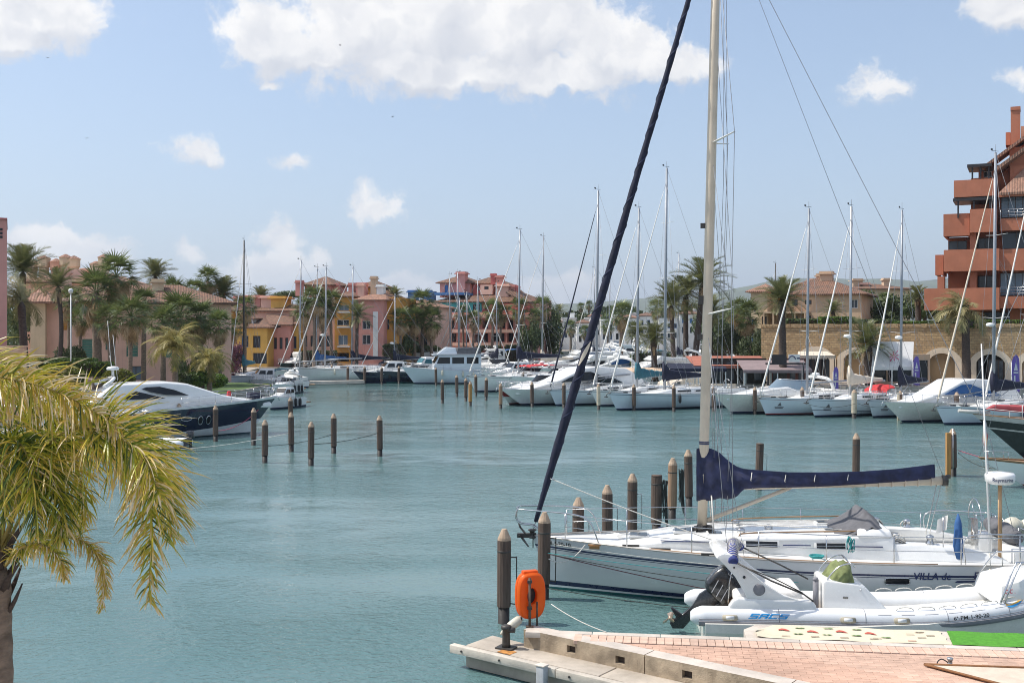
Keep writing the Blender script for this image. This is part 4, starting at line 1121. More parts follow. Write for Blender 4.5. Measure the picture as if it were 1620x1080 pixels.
TREES = [
 ('dark flat topped pine behind the pink chimney towers', 458, 457, 475, 20, 190, dict(seed=1)), ('dark pine mass left of the hip roofed pink tower', 440, 462, 476, 14, 200, dict(seed=2)),
 ('dark tree filling the gap right of the apartment house', 868, 478, 560, 22, 178, dict(seed=3)), ('dark leafy tree left of the white village', 840, 500, 570, 16, 160, dict(seed=4)),
 ('bushy dark tree at the left end of the far wood', 880, 492, 540, 24, 300, dict(seed=5)), ('bushy dark tree behind the furled navy sail', 925, 490, 530, 26, 310, dict(seed=6)), ('bushy dark tree behind the flat roofed white house', 968, 488, 530, 24, 305, dict(seed=7)),
 ('bushy dark tree above the arched blue windows', 1010, 488, 530, 24, 310, dict(seed=8)), ('bushy dark tree behind the three palm trunks', 1060, 486, 540, 30, 300, dict(seed=9)), ('dark tree right of the tall cream mast at the waterside', 1155, 505, 575, 26, 132, dict(seed=10)),
 ('dark thicket tree left of the stone wall', 1185, 520, 580, 20, 118, dict(seed=11)), ('dark tree behind the tall cream mast', 1130, 490, 560, 24, 180, dict(seed=12)), ('far dark tree under the blue hill', 1160, 478, 530, 28, 260, dict(seed=13)),
 ('big dark tree right of the villa', 1380, 455, 515, 30, 146, dict(seed=14, zg=6.4)), ('dense dark tree between villa and terracotta block', 1420, 460, 515, 30, 140, dict(seed=15, zg=6.4)), ('dark tree touching the terracotta balconies', 1462, 468, 515, 26, 135, dict(seed=16, zg=6.4)),
 ('olive green tree on the terrace edge', 1345, 470, 515, 18, 140, dict(seed=17, zg=6.4)), ('dark tree behind the left date palm', 60, 455, 560, 34, 112, dict(seed=18)), ('dark garden tree beneath the fan palms', 110, 540, 590, 20, 92, dict(seed=19)),
 ('dark shrubby tree beside the lawn palm', 318, 545, 605, 24, 90, dict(seed=20)), ('dark reddish creeper tree beside the dark mast', 366, 540, 590, 18, 120, dict(seed=21, m='pink_flower_leaf')), ('dark tree behind the fan palm pair', 640, 515, 575, 22, 153, dict(seed=22)), ('dark trees at the foot of the pink balconies', 676, 535, 580, 26, 158, dict(seed=23)),
]
for (lab, px, a, c, rp, Y, op) in TREES: tree(lab, px, a, c, rp, Y, **op)
def leafbox(name, label, cat, x0, x1, y0, y1, z0, z1, n, m, size=.09, round_=False, group=None):
 r = random.Random(int(x0 * 10)); b = MB()
 cx, cy, cz = (x0 + x1) / 2, (y0 + y1) / 2, (z0 + z1) / 2; hx, hy, hz = (x1 - x0) / 2, (y1 - y0) / 2, (z1 - z0) / 2
 t = thing(name, label, cat, (cx, cy, z0), 0, group)
 if round_:
  b.lathe([(.01, -hz * .9)] + [(hx * .86 * math.cos(a), hz * .86 * math.sin(a)) for a in [rad(-60 + 15 * i) for i in range(10)]] + [(.01, hz * .87)], (0, 0, hz), 14)
 else: b.box((0, 0, hz * .95), (hx * 2 - .14, hy * 2 - .14, hz * 1.9))
 b.build('dark_core', BARKD, t)  # solid dark core, painted shade between the leaves
 b = MB()
 for i in range(n):
  d = Vector((r.uniform(-1, 1), r.uniform(-1, 1), r.uniform(-1, 1)))
  if round_:
   d = Vector((r.gauss(0, 1), r.gauss(0, 1), r.gauss(0, 1))).normalized() * r.uniform(.86, 1.03)
  else:
   k_ = r.choice((0, 1, 1, 2, 2)); d[k_] = math.copysign(r.uniform(.93, 1.0 + .05), d[k_])
   if k_ == 2: d[2] = abs(d[2])
  p = Vector((d.x * hx, d.y * hy, d.z * hz + hz))
  a = Vector((r.gauss(0, 1), r.gauss(0, 1), r.gauss(0, 1))).normalized(); e = a.cross(Vector((r.gauss(0, 1), r.gauss(0, 1), r.gauss(0, 1)))).normalized(); s_ = size * r.uniform(.6, 1.5)
  b.add([p - a * s_, p + e * s_ * .5, p + a * s_, p - e * s_ * .5], [(0, 1, 2, 3)])
 b.build('foliage', m, t, fix=False)
 return t
def leafpx(name, label, cat, p0, p1, pt, pb, Y, dep, n, m, **kw):
 return leafbox(name, label, cat, XA(p0, Y), XA(p1, Y), Y, Y + dep, ZA(pb, Y), ZA(pt, Y), n, m, **kw)
leafpx('hedge', 'clipped dark green hedge behind the navy motor yacht', 'hedge', 60, 166, 574, 596, 77, 1.6, 5200, L_HEDGE)
leafpx('hedge', 'lower clipped hedge step in front of the shuttered pink house', 'hedge', 48, 142, 568, 580, 82, 1.5, 3000, L_HEDGE)
leafpx('topiary_bush', 'round lime green bush left of the hedge end', 'bush', 66, 122, 579, 616, 70.5, 2.2, 3200, L_BUSH, round_=True, size=.08)
leafpx('topiary_bush', 'round lime green bush behind the yacht radar mast', 'bush', 152, 203, 584, 618, 72, 2.2, 3000, L_BUSH, round_=True, size=.08)
leafpx('garden_shrub', 'dark leafy shrub beside the navy yacht foredeck', 'shrub', 288, 322, 588, 612, 80, 2.5, 2200, L_HEDGE, round_=True)
leafpx('garden_shrub', 'leafy shrub at the foot of the short bright palm', 'shrub', 318, 352, 592, 614, 84, 2.5, 2200, L_HEDGE, round_=True)
leafpx('garden_shrub', 'flowering white dotted shrub under the drooping palm', 'shrub', 268, 296, 590, 612, 79, 2.5, 1800, L_TREE, round_=True)
for i, (a, c, pt, lab) in enumerate([(1244, 1300, 505, 'clipped terrace hedge in front of the villa porch'), (1300, 1352, 502, 'clipped terrace hedge below the small terrace palm'), (1352, 1420, 506, 'clipped terrace hedge above the white tent'), (1420, 1476, 509, 'loose terrace hedge right of the tent'), (1476, 1530, 508, 'loose terrace hedge under the terracotta balcony'), (1530, 1660, 507, 'loose terrace hedge at the right end of the stone wall')]):
 leafpx('terrace_hedge', lab, 'hedge', a, c, pt, 518, (ARC.D + 1.2) / (((a + c) / 2 - 810) / F * ARC.sn + ARC.cs), 1.4, 1800, L_HEDGE if i % 2 else L_TREE, size=.12)
leafpx('waterside_bush', 'dark waterside bush before the pink apartment house right end', 'bush', 800, 838, 547, 578, 167.5, 1.8, 1500, L_TREE, size=.16)
leafpx('waterside_bush', 'dark waterside bush below the middle balconies', 'bush', 755, 792, 548, 577, 167.5, 1.8, 1500, L_TREE, size=.16)
leafpx('waterside_bush', 'dark waterside bush before the low terrace', 'bush', 640, 690, 548, 580, 157, 2, 1800, L_TREE, size=.16)
leafpx('waterside_bush', 'dark waterside bush between rose house and terrace', 'bush', 606, 640, 546, 580, 145.3, 1.6, 1500, L_TREE, size=.16)
leafpx('waterside_bush', 'dark waterside bush below the dark fan palms', 'bush', 476, 530, 556, 584, 144.4, 1.6, 1500, L_TREE, size=.16)
leafpx('waterside_bush', 'green waterside bush at the right palm quay', 'bush', 1000, 1060, 560, 580, 128, 2, 1500, L_TREE, size=.14)
leafpx('waterside_bush', 'dark waterside bush right of the white village', 'bush', 1115, 1150, 547, 578, 150, 3, 1600, L_TREE, size=.16)
b = MB(); r = random.Random(9)
for i in range(9000):
 px = r.uniform(780, 1250); Y = r.uniform(318, 345)
 topy = 492 + 5 * math.sin(px * .05) + 4 * math.sin(px * .13)
 z = r.uniform(1.5, ZA(topy, Y) * (1 + r.uniform(-.08, .05)))
 p = Vector((XA(px, Y), Y, z)); a = Vector((r.gauss(0, 1), r.gauss(0, 1), r.gauss(0, 1))).normalized(); e = a.cross(Vector((0, 1, .3))).normalized(); s_ = r.uniform(.5, 1.1)
 b.add([p - a * s_, p + e * s_ * .6, p + a * s_, p - e * s_ * .6], [(0, 1, 2, 3)])
setp(b.build('far_wood', L_TREE, fix=False), 'far dark green wood behind the white village houses', 'wood', kind='stuff')
b = MB(); r = random.Random(19)
for i in range(9000):
 px = r.uniform(-120, 860); Y = r.uniform(185, 215)
 topy = 488 + 6 * math.sin(px * .045) + 5 * math.sin(px * .11)
 z = r.uniform(1.5, ZA(topy, Y) * (1 + r.uniform(-.08, .05)))
 p = Vector((XA(px, Y), Y, z)); a = Vector((r.gauss(0, 1), r.gauss(0, 1), r.gauss(0, 1))).normalized(); e = a.cross(Vector((0, 1, .3))).normalized(); s_ = r.uniform(.4, .9)
 b.add([p - a * s_, p + e * s_ * .6, p + a * s_, p - e * s_ * .6], [(0, 1, 2, 3)])
setp(b.build('far_wood', L_TREE, fix=False), 'dark green wood showing between the roofs on the left', 'wood', kind='stuff')
# ------------------------------------------------------------------ foreground palm
L_FORE = leafmat('foreground_palm_leaf', [(.035, .075, .012), (.12, .17, .02), (.33, .35, .025), (.52, .45, .045), (.60, .40, .07), (.68, .54, .28), (.84, .73, .55)], .38, .28, rand=.10, attr='tint')
fr_r = random.Random(42)
RACH = mat('palm_rachis', (.30, .24, .07), .6, var=.25, scale=3)
def big_frond(parent, origin, pts, leaf=.42, n=120, width=.0066, tint=(.1, .6), tip=.5, hang=1.0, start=.12, plume=3, spreadx=1.0):
 r = fr_r
 pts = [Vector(p) - origin for p in pts]
 cv = spline(pts, n)
 b = MB(); tints = []
 b.tube(cv, [.016 * (1 - .88 * i / n) + .002 for i in range(n)], 5, 1, False)
 nv0 = len(b.v); tints += [.45] * nv0
 for i in range(int(n * start), n):
  s = i / n
  t = (cv[min(i + 1, n - 1)] - cv[i - 1]).normalized()
  side = t.cross(Vector((0, 0, 1))); side = side.normalized() if side.length > .15 else Vector((.5, -.85, 0))
  up = side.cross(t).normalized()
  env = (.55 + .45 * math.sin(math.pi * min(1, s * 1.05))) * (1.0 if s < .9 else .65)
  base_t = tint[0] + (tint[1] - tint[0]) * s
  for sg in (-1, 1):
   for k_ in range(plume):
    if r.random() < .25: continue
    an = r.uniform(-1.25, 1.45)
    d = side * (sg * math.cos(an) * spreadx) + up * math.sin(an) + t * r.uniform(.35, .9) + Vector((r.uniform(-.1, .1), r.uniform(-.1, .1), 0))
    d.normalize()
    ln = leaf * env * r.uniform(.6, 1.15); w_ = width * r.uniform(.7, 1.25)
    sw = d.cross(Vector((r.uniform(-.5, .5), r.uniform(-.6, -1), r.uniform(-.5, .5)))); sw = sw.normalized() if sw.length > .05 else side
    p = cv[i] + t * r.uniform(-.01, .01); cur = d.copy(); N = 5; vs = []
    t0 = max(0, min(1, base_t + .05 + r.gauss(0, .2) + (.4 if r.random() < .12 else 0))); t1 = min(1, t0 + tip * r.uniform(.3, 1.3))  # random tint, spread wide to paint bright highlights and dark gaps too
    drp = hang * r.uniform(.5, 1.5)
    for j in range(N + 1):
     q = j / N
     ww = w_ * (.55 + .45 * math.sin(math.pi * min(1, .25 + q * .6))) * (1 if j < N else .12)
     vs += [p - sw * ww, p + sw * ww]
     tv = t0 + (t1 - t0) * max(0, (q - .35) / .65) ** 1.3
     tints += [tv, tv]
     cur = (cur + Vector((0, 0, -.34 * drp * (.5 + q)))).normalized()
     p = p + cur * (ln / N)
    b.add(vs, [(2 * j, 2 * j + 1, 2 * j + 3, 2 * j + 2) for j in range(N)], 0)
 o = b.build('frond', [L_FORE, RACH], parent, fix=False)
 at = o.data.attributes.new('tint', 'FLOAT', 'POINT')
 at.data.foreach_set('value', tints)
 return o
FY = 10.0
FO = Vector((XA(-3, FY), FY, .9))
fp = thing('palm_tree', 'golden green feather palm drooping into the left foreground', 'palm tree', FO)
cen = P(-2, 868, FY) - FO
b = trunk_mesh((0, 0, -.1), (cen.x + .01, 0, cen.z - .25), .112, .092, .0, .03, rings=26, seed=4)
b.build('trunk', BARK, fp, fix=False)
b = MB()
for i in range(16):
 a = i * 2.4; z = cen.z - .62 + .045 * i
 d = Vector((math.cos(a), math.sin(a), 0))
 b.tube([Vector((cen.x, 0, z)) + d * .07, Vector((cen.x, 0, z + .14)) + d * .15, Vector((cen.x, 0, z + .30)) + d * (.22 + .05 * (i % 3))], [.055, .035, .012], 5, flat=.5)
b.build('leaf_bases', BARKD, fp, fix=False)
def fpx(*pp): return [P(x, y, FY + d) for x, y, d in pp]
big_frond(fp, FO, fpx((4, 872, 0), (45, 760, -.1), (120, 672, -.2), (200, 690, -.3), (238, 780, -.35), (236, 950, -.35)), .62, 160, tint=(.22, .36), tip=.6, hang=.5)
big_frond(fp, FO, fpx((6, 870, 0), (60, 770, .3), (140, 690, .5), (215, 700, .6), (258, 770, .65), (272, 850, .65)), .64, 120, tint=(.26, .44), tip=.6, hang=.5)
big_frond(fp, FO, fpx((0, 868, 0), (40, 770, -.3), (90, 690, -.6), (160, 680, -.8), (225, 720, -.9), (250, 780, -1.0)), .62, 110, tint=(.2, .36), tip=.6, hang=.5)
big_frond(fp, FO, fpx((10, 892, 0), (50, 862, -.1), (95, 848, -.2), (140, 862, -.25), (163, 905, -.3), (160, 962, -.3)), .20, 120, .0052, tint=(.33, .62), tip=.5, hang=.9, plume=3)
big_frond(fp, FO, fpx((8, 895, 0), (30, 870, -.3), (62, 860, -.5), (92, 880, -.6), (104, 915, -.6)), .22, 70, .0052, tint=(.30, .5), tip=.5, hang=1.0)
big_frond(fp, FO, fpx((2, 868, 0), (15, 770, -.3), (45, 715, -.55), (78, 735, -.7), (96, 800, -.75), (95, 850, -.75)), .42, 100, tint=(.02, .25), tip=.3, hang=.8)
big_frond(fp, FO, fpx((0, 868, 0), (-5, 760, -.3), (10, 700, -.6), (38, 710, -.8), (55, 780, -.9), (58, 845, -.9)), .42, 100, tint=(.0, .22), tip=.3, hang=.8)
big_frond(fp, FO, fpx((-4, 868, 0), (-30, 760, -.2), (-40, 690, -.4), (-20, 690, -.7), (2, 740, -.9), (8, 820, -.9)), .42, 90, tint=(.0, .25), tip=.3, hang=1.1)
big_frond(fp, FO, fpx((0, 866, 0), (20, 740, .3), (55, 690, .5), (110, 715, .6), (130, 780, .6), (128, 830, .6)), .40, 90, tint=(.1, .35), tip=.4, hang=1.1)
big_frond(fp, FO, fpx((-6, 868, 0), (-50, 770, 0), (-110, 720, 0), (-180, 760, 0), (-220, 860, 0)), .45, 90, tint=(.1, .4), tip=.5, hang=1.0)
FO2 = Vector((XA(-330, 9.4), 9.4, .9))
fp2 = thing('palm_tree', 'palm outside the left edge whose golden fronds arch in above the other palm', 'palm tree', FO2)
c2 = P(-330, 700, 9.4) - FO2
trunk_mesh((0, 0, -.1), (c2.x, 0, c2.z - .1), .14, .11, 0, .02, rings=20, seed=5).build('trunk', BARK, fp2, fix=False)
def gpx(*pp): return [P(x, y, 9.4 + d) for x, y, d in pp]
big_frond(fp2, FO2, gpx((-330, 700, 0), (-230, 620, -.1), (-110, 585, -.2), (10, 598, -.25), (95, 622, -.3), (185, 672, -.3)), .50, 150, tint=(.32, .50), tip=.5, hang=.55, start=.3)
big_frond(fp2, FO2, gpx((-330, 700, 0), (-220, 640, .3), (-110, 612, .5), (-10, 622, .6), (70, 650, .65), (120, 700, .65)), .50, 130, tint=(.26, .48), tip=.5, hang=.7, start=.3)
big_frond(fp2, FO2, gpx((-330, 700, 0), (-240, 600, .1), (-150, 560, .2), (-60, 565, .3), (20, 590, .35), (70, 612, .4)), .40, 120, tint=(.32, .5), tip=.4, hang=.45, start=.3)
big_frond(fp2, FO2, gpx((-330, 700, 0), (-420, 620, 0), (-520, 640, 0), (-600, 720, 0)), .4, 70, tint=(.2, .5), tip=.5)
big_frond(fp2, FO2, gpx((-330, 700, 0), (-330, 600, -.6), (-330, 600, -1.2), (-330, 720, -1.7)), .4, 70, tint=(.2, .5), tip=.5)
big_frond(fp2, FO2, gpx((-330, 700, 0), (-330, 590, .6), (-330, 600, 1.2), (-330, 720, 1.7)), .4, 70, tint=(.2, .5), tip=.5)
# ------------------------------------------------------------------ boats
class Hull:
 def __init__(s, L, B, zs0, zs1, zk=-.45, rake=.6, trake=-.25, dip=.06, tr=.72, fl=(.05, .5), ex=2.6, bp=2.2, mid=.42):
  s.__dict__.update(L=L, B=B, zs0=zs0, zs1=zs1, zk=zk, rake=rake, trake=trake, dip=dip, tr=tr, fl=fl, ex=ex, bp=bp, mid=mid)
 def b(s, t):
  if t > s.mid: return s.B / 2 * max(0.0, 1 - ((t - s.mid) / (1 - s.mid)) ** s.bp)
  return s.B / 2 * (s.tr + (1 - s.tr) * math.sin(math.pi / 2 * t / s.mid))
 def zs(s, t): return s.zs0 + (s.zs1 - s.zs0) * t ** 1.3 - s.dip * 4 * t * (1 - t)
 def w(s, t, z):
  h = min(1, max(0, (s.zs(t) - z) / (s.zs(t) - s.zk)))
  u = max(0, (t - .35) / .65); f = s.fl[0] + (s.fl[1] - s.fl[0]) * u ** 1.5
  e = s.ex - (s.ex - 1.4) * u
  return s.b(t) * max(0.0, 1 - f * h - (1 - f) * h ** (e * 1.6))
 def X(s, t, z):
  x0 = s.trake * (z / s.zs0)
  xe = s.L - s.rake * (1 - z / s.zs1)
  return x0 + (xe - x0) * t
 def T(s, x, z):
  x0 = s.trake * (z / s.zs0); xe = s.L - s.rake * (1 - z / s.zs1)
  return (x - x0) / (xe - x0)
 def p(s, t, z, sg=1, out=0.0): return Vector((s.X(t, z), sg * (s.w(t, z) + out), z))
 def at(s, x, z, sg=1, out=0.0):
  t = min(.999, max(0, s.T(x, z))); return Vector((x, sg * (s.w(t, z) + out), z))
 def build(s, parent, mats, rows, n=26, deck=DECK, rail=ALU, sink=.03, camber=.06):
  """rows: (zfunc(t), colour slot of the band below it), from the sheer down"""
  ts = [1 - (1 - i / n) ** 1.35 for i in range(n + 1)]
  b = MB(); R = []
  for sg in (1, -1):
   for (zf, _m) in rows:
    R.append([s.p(t, max(s.zk + .001, zf(t)), sg) for t in ts])
  k_ = len(rows)
  for side in (0, 1):
   for i in range(k_ - 1):
    A, C = R[side * k_ + i], R[side * k_ + i + 1]
    o = len(b.v)
    b.add(A + C, [(j, j + 1, n + 2 + j, n + 1 + j) for j in range(n)], rows[i][1], True)
  for i in range(k_ - 1):
   b.add([R[i][0], R[i + 1][0], R[k_ + i + 1][0], R[k_ + i][0]], [(0, 1, 2, 3)], rows[i][1])
  A, C = R[k_ - 1], R[2 * k_ - 1]
  b.add(A + C, [(j, j + 1, n + 2 + j, n + 1 + j) for j in range(n)], rows[-1][1])
  h = b.build('hull', mats, parent)
  bm = bmesh.new(); bm.from_mesh(h.data); bmesh.ops.remove_doubles(bm, verts=bm.verts, dist=1e-4); bmesh.ops.recalc_face_normals(bm, faces=bm.faces); bm.to_mesh(h.data); bm.free()
  h.data.set_sharp_from_angle(angle=rad(40))
  if deck:
   d = MB(); rings = []
   for t in ts:
    z = s.zs(t) - sink; w_ = max(0, s.w(t, z) - .012)
    rings.append([Vector((s.X(t, z), y * w_, z + camber * (1 - y * y) * w_ / (s.B / 2))) for y in (-1, -.6, -.2, .2, .6, 1)])
   d.loft(rings, smooth=True, closed=False, caps=False)
   d.build('deck', deck, parent)
  if rail:
   r = MB()
   for sg in (1, -1):
    r.tube([s.p(t, s.zs(t), sg, -.01) + Vector((0, 0, .018)) for t in ts], .022, 5)
   r.build('toe_rail', rail, parent)
  return h
def topside(h, stripe=None, boot=None, bands=()):
 """row list: sheer, optional stripes, boot top, waterline"""
 rows = [(h.zs, 0)]
 for (d0, d1, m) in bands:
  rows += [(lambda t, d=d0: h.zs(t) - d, m), (lambda t, d=d1: h.zs(t) - d, 0)]
 for f in (.35, .6): rows.append((lambda t, f=f, dd=(bands[-1][1] if bands else 0): (h.zs(t) - dd) * (1 - f) + .16 * f, 0))
 rows += [(lambda t: .15, 1), (lambda t: .06, 2), (lambda t: -.1, 2), (lambda t: -.3, 2), (lambda t: h.zk + .002, 2)]
 return rows
def place(name, label, cat, bow, wl, ang, L, group, rake):
 """root at the stern; the stem meets the water behind photo pixel (bow, wl); ang = degrees from 'towards the camera' round to the left"""
 g = G(bow, wl)
 hx, hy = -math.sin(rad(ang)), -math.cos(rad(ang))
 Lw = L - rake
 loc = g - Vector((hx, hy, 0)) * Lw
 return thing(name, label, cat, loc, math.atan2(hy, hx), group)
def rails(h, parent, z=.6, t0=.04, t1=.985, n=9, m=STEEL, mid=True, r=.013, bow=True, name='guard_rail'):
 b = MB()
 ts = [t0 + (t1 - t0) * i / (n - 1) for i in range(n)]
 for sg in (1, -1):
  for k_ in ((z, z * .5) if mid else (z,)):
   b.tube([h.p(t, h.zs(t), sg, -.08 if t < .95 else 0) + Vector((0, 0, k_)) for t in ts], r * (.6 if k_ < z else .7), 4)
  for t in ts:
   q = h.p(t, h.zs(t), sg, -.08 if t < .95 else 0); b.tube([q, q + Vector((0, 0, z))], r, 4)
 if bow:
  A = [h.p(t, h.zs(t), sg_, 0) + Vector((.12, 0, z + .05)) for sg_, t in ((1, .93), (1, .985))] + [Vector((h.L + .22, 0, h.zs1 + z + .05))] + [h.p(t, h.zs(t), -1, 0) + Vector((.12, 0, z + .05)) for t in (.985, .93)]
  b.tube(spline(A, 12), r * 1.2, 5)
  for sg in (1, -1):
   q = h.p(.97, h.zs(.97), sg, -.02); b.tube([q, q + Vector((.2, 0, z + .04))], r, 4)
 return b.build(name, m, parent, fix=False)
@shared
def fender_mesh(mn):
 b = MB(); b.lathe([(.02, .12), (.03, 0), (.10, -.08), (.12, -.2), (.12, -.5), (.09, -.62), (.02, -.66)], n=9); b.tube([(0, 0, 0), (0, 0, .5)], .008, 3); return b.mesh('fender', MATS[mn])
def hang_fenders(h, t, seed):
 r = random.Random(seed); mn = r.choice(['worn_white_vinyl', 'navy_stripe', 'black_rubber', 'worn_white_vinyl'])
 for sg in (1, -1):
  for f_ in (.25, .42, .6): f2 = f_ + r.uniform(-.05, .05); link('fender', fender_mesh(mn), t, h.p(f2, h.zs(f2) - .1, sg, .12) + Vector((0, 0, .05)))
def sail_yacht(label, bow, wl, ang, L, mast_top, hull=WHITE, stripe=NAVY, boot=NAVY, anti=ANTIF, cover=NAVYC, jib=WHITEC, mastm=MASTG, hood=None, radar=False, B=None, fb=1.25, group='sailing yachts moored along the quays',
               mast_f=.40, spreaders=2, dark_jib=False, emblem=False, boomz=1.15, bands=((.10, .13, 1),), name='sailing_yacht', text=None, detail=True, pennant=False, deckm=DECK, jib_top=.93, cover_len=.36):
 B = B or L * .30
 h = Hull(L, B, fb * .92, fb * 1.12, rake=L * .06, trake=-L * .03)
 t = place(name, label, 'sailboat', bow, wl, ang, L, group, h.rake)
 h.build(t, [hull, stripe, anti], topside(h, bands=bands), n=20 if detail else 14, deck=deckm)
 zc = h.zs(.5)
 prof = [(L * .30, zc - .05), (L * .30, zc + .42), (L * .46, zc + .44), (L * .60, zc + .34), (L * .72, zc + .08), (L * .74, zc - .05)]
 wf = lambda x, z: B * .5 * (.62 - .30 * max(0, (x / L - .42) / .32) - .14 * (z - zc))
 b = MB(); b.body(prof, wf); c = b.build('coachroof', WHITE if hull is not CREAMW else CREAMW, t, bevel=.07)
 for sg in (1, -1):
  for x0, x1 in ((L * .34, L * .44), (L * .47, L * .56)):
   b = MB(); q = [(x0, zc + .16), (x1, zc + .15), (x1 - .04, zc + .27), (x0 + .03, zc + .30)]
   b.ext([(x, sg * (wf(x, z) - .01), z) for x, z in q], (0, sg * .025, 0)); b.build('window', DGLASS, c)
 for sg in (1, -1): b = MB(); b.box((L * .17, sg * B * .29, zc + .12), (L * .24, .22, .32), taper=.9); b.build('cockpit_coaming', WHITE, t, bevel=.05)
 b = MB(); b.box((L * .03, 0, h.zs0 + .02), (.2, B * .5, .2)); b.build('stern_seat', WHITE, t, bevel=.05)
 if detail:
  b = MB(); ring = [(L * .12, .45 * math.cos(a), zc + .55 + .45 * math.sin(a)) for a in [2 * math.pi * i / 14 for i in range(15)]]
  b.tube(ring, .018, 5, cap=False)
  for a in range(3): b.tube([(L * .12, .45 * math.cos(a * 2.09), zc + .55 + .45 * math.sin(a * 2.09)), (L * .12, 0, zc + .55)], .01, 4)
  b.box((L * .135, 0, zc + .25), (.14, .2, .7)); b.build('steering_wheel', STEEL, t)
 mx = L * (1 - mast_f); mz = zc + .40
 b = MB(); r = .0042 * mast_top + .035
 rake_x = -mast_top * .012
 top = Vector((mx + rake_x, 0, mast_top))
 b.tube([(mx, 0, mz - .1), (mx + rake_x * .5, 0, (mz + mast_top) / 2), top], [r, r, r * .75], 8)
 ms = b.build('mast', mastm, t)
 for k_ in range(spreaders):
  z = mz + (mast_top - mz) * ((k_ + 1) / (spreaders + 1.0)); x = mx + rake_x * z / mast_top
  b = MB(); w_ = B * (.30 - .05 * k_)
  for sg in (1, -1): b.tube([(x, 0, z), (x - .18, sg * w_, z + .07)], [.035, .022], 5, flat=.5)
  b.build('spreader', mastm if mastm is not MASTG else WFRAME, ms)
 b = MB(); b.tube([top, top + Vector((0, 0, .55))], .012, 4); b.tube([top + Vector((-.25, 0, .1)), top + Vector((.35, 0, .12))], .014, 4); b.box(top + Vector((.35, 0, .2)), (.16, .02, .12)); b.build('masthead_vane', DARKST, ms)
 if radar:
  z = mz + (mast_top - mz) * .30; b = MB(); b.lathe([(.05, 0), (.26, .02), (.28, .12), (.22, .22), (.05, .25)], (mx + .34 + rake_x * .3, 0, z), 12); b.box((mx + .16, 0, z), (.3, .08, .05)); b.build('radar_dome', WHITE, ms)
 bz = mz + boomz - .4; bl = L * cover_len
 b = MB(); b.tube([(mx - .1, 0, bz), (mx - bl, 0, bz + .12)], .07, 7); b.tube([(mx - .1, 0, mz), (mx - bl * .33, 0, bz)], .03, 5); bo = b.build('boom', MASTG if mastm is MASTG else mastm, t)
 if cover is not None:
  rr = random.Random(int(bow)); rings = []
  for i in range(15):
   u = i / 14; x = mx + .14 - u * (bl - .2)
   hh = (.62 * (1 - u) ** 1.3 + .24) * (1 + rr.uniform(-.08, .08)) * (1.6 if i < 2 else 1); ww = .17 * (1 - .4 * u) * (1 + rr.uniform(-.15, .15))
   z0 = bz + .12 * u
   rings.append([Vector((x, ww * math.cos(a), z0 + hh * .42 + hh * .58 * math.sin(a))) for a in [2 * math.pi * j / 8 for j in range(8)]])
  b = MB(); b.loft(rings); b.build('sail_cover', cover, bo)
 st = Vector((L - .12, 0, h.zs1 + .12)); ft = Vector((mx + rake_x * .95 + .08, 0, mz + (mast_top - mz) * jib_top))
 d = ft - st
 b = MB(); jr = .78 if detail else .6
 b.tube([st + d * .01, st + d * .04, st + d * .45, st + d * .92, st + d * .96], [.04 * jr, (.08 + L * .0016) * jr, (.068 + L * .001) * jr, .032, .014], 7)
 b.build('furled_headsail', jib, t)
 b = MB(); b.tube([st, ft], .014, 4)
 b.tube([(L * .0, 0, h.zs0 + .1), top], .014, 4)
 for sg in (1, -1):
  ch = h.p(.54, h.zs(.54), sg, -.12); sp1 = Vector((mx - .2, sg * B * .30, mz + (mast_top - mz) / (spreaders + 1.0)))
  b.tube([ch, sp1 + Vector((0, 0, .05)), top - Vector((0, 0, .4))], .013, 4)
  b.tube([ch + Vector((.25, 0, 0)), Vector((mx + .0, sg * .05, sp1.z - .2))], .012, 4)
  b.tube([Vector((0 if sg > 0 else L * .02, sg * B * .2, h.zs0)), Vector((mx + rake_x * .5, 0, mz + (mast_top - mz) * .6))], .007, 4)
 b.build('standing_rigging', WIRE, t, fix=False)
 if detail: rails(h, t)
 if hood is not None:
  b = MB(); rings = []
  for x, hh in ((L * .34, .02), (L * .335, .40), (L * .30, .62), (L * .25, .66)):
   rings.append([Vector((x, B * .30 * y, zc + .36 + hh * (1 - .35 * y ** 4))) for y in (-1, -.75, -.35, 0, .35, .75, 1)])
  rings2 = [[p - Vector((0, 0, .03)) for p in r_] for r_ in rings]
  for ra in (rings, rings2): b.loft(ra, closed=False, caps=False)
  b.build('sprayhood', hood, t)
  b = MB(); b.ext([(L * .335, sg_ * B * .2, zc + .5) for sg_ in (-1, 1)] + [(L * .305, sg_ * B * .18, zc + .88) for sg_ in (1, -1)], (.02, 0, .01)); b.build('hood_window', DGLASS, t)
 if detail: hang_fenders(h, t, int(bow))
 b = MB(); b.box((L * .80, 0, h.zs(.8) + .06), (.5, .5, .07)); b.box((L * .88, 0, h.zs(.88) + .05), (.3, .22, .12)); b.box((L * .55, 0, zc + .44), (.45, .45, .06)); b.build('deck_hatch', DGLASS, t, bevel=.02)
 b = MB(); b.tube([(L * .97, .1, h.zs1 + .02), (L + .16, .06, h.zs1 - .05), (L + .22, 0, h.zs1 - .28)], .03, 5); b.box((L + .2, 0, h.zs1 - .3), (.2, .26, .06)); b.build('anchor', DARKST, t)
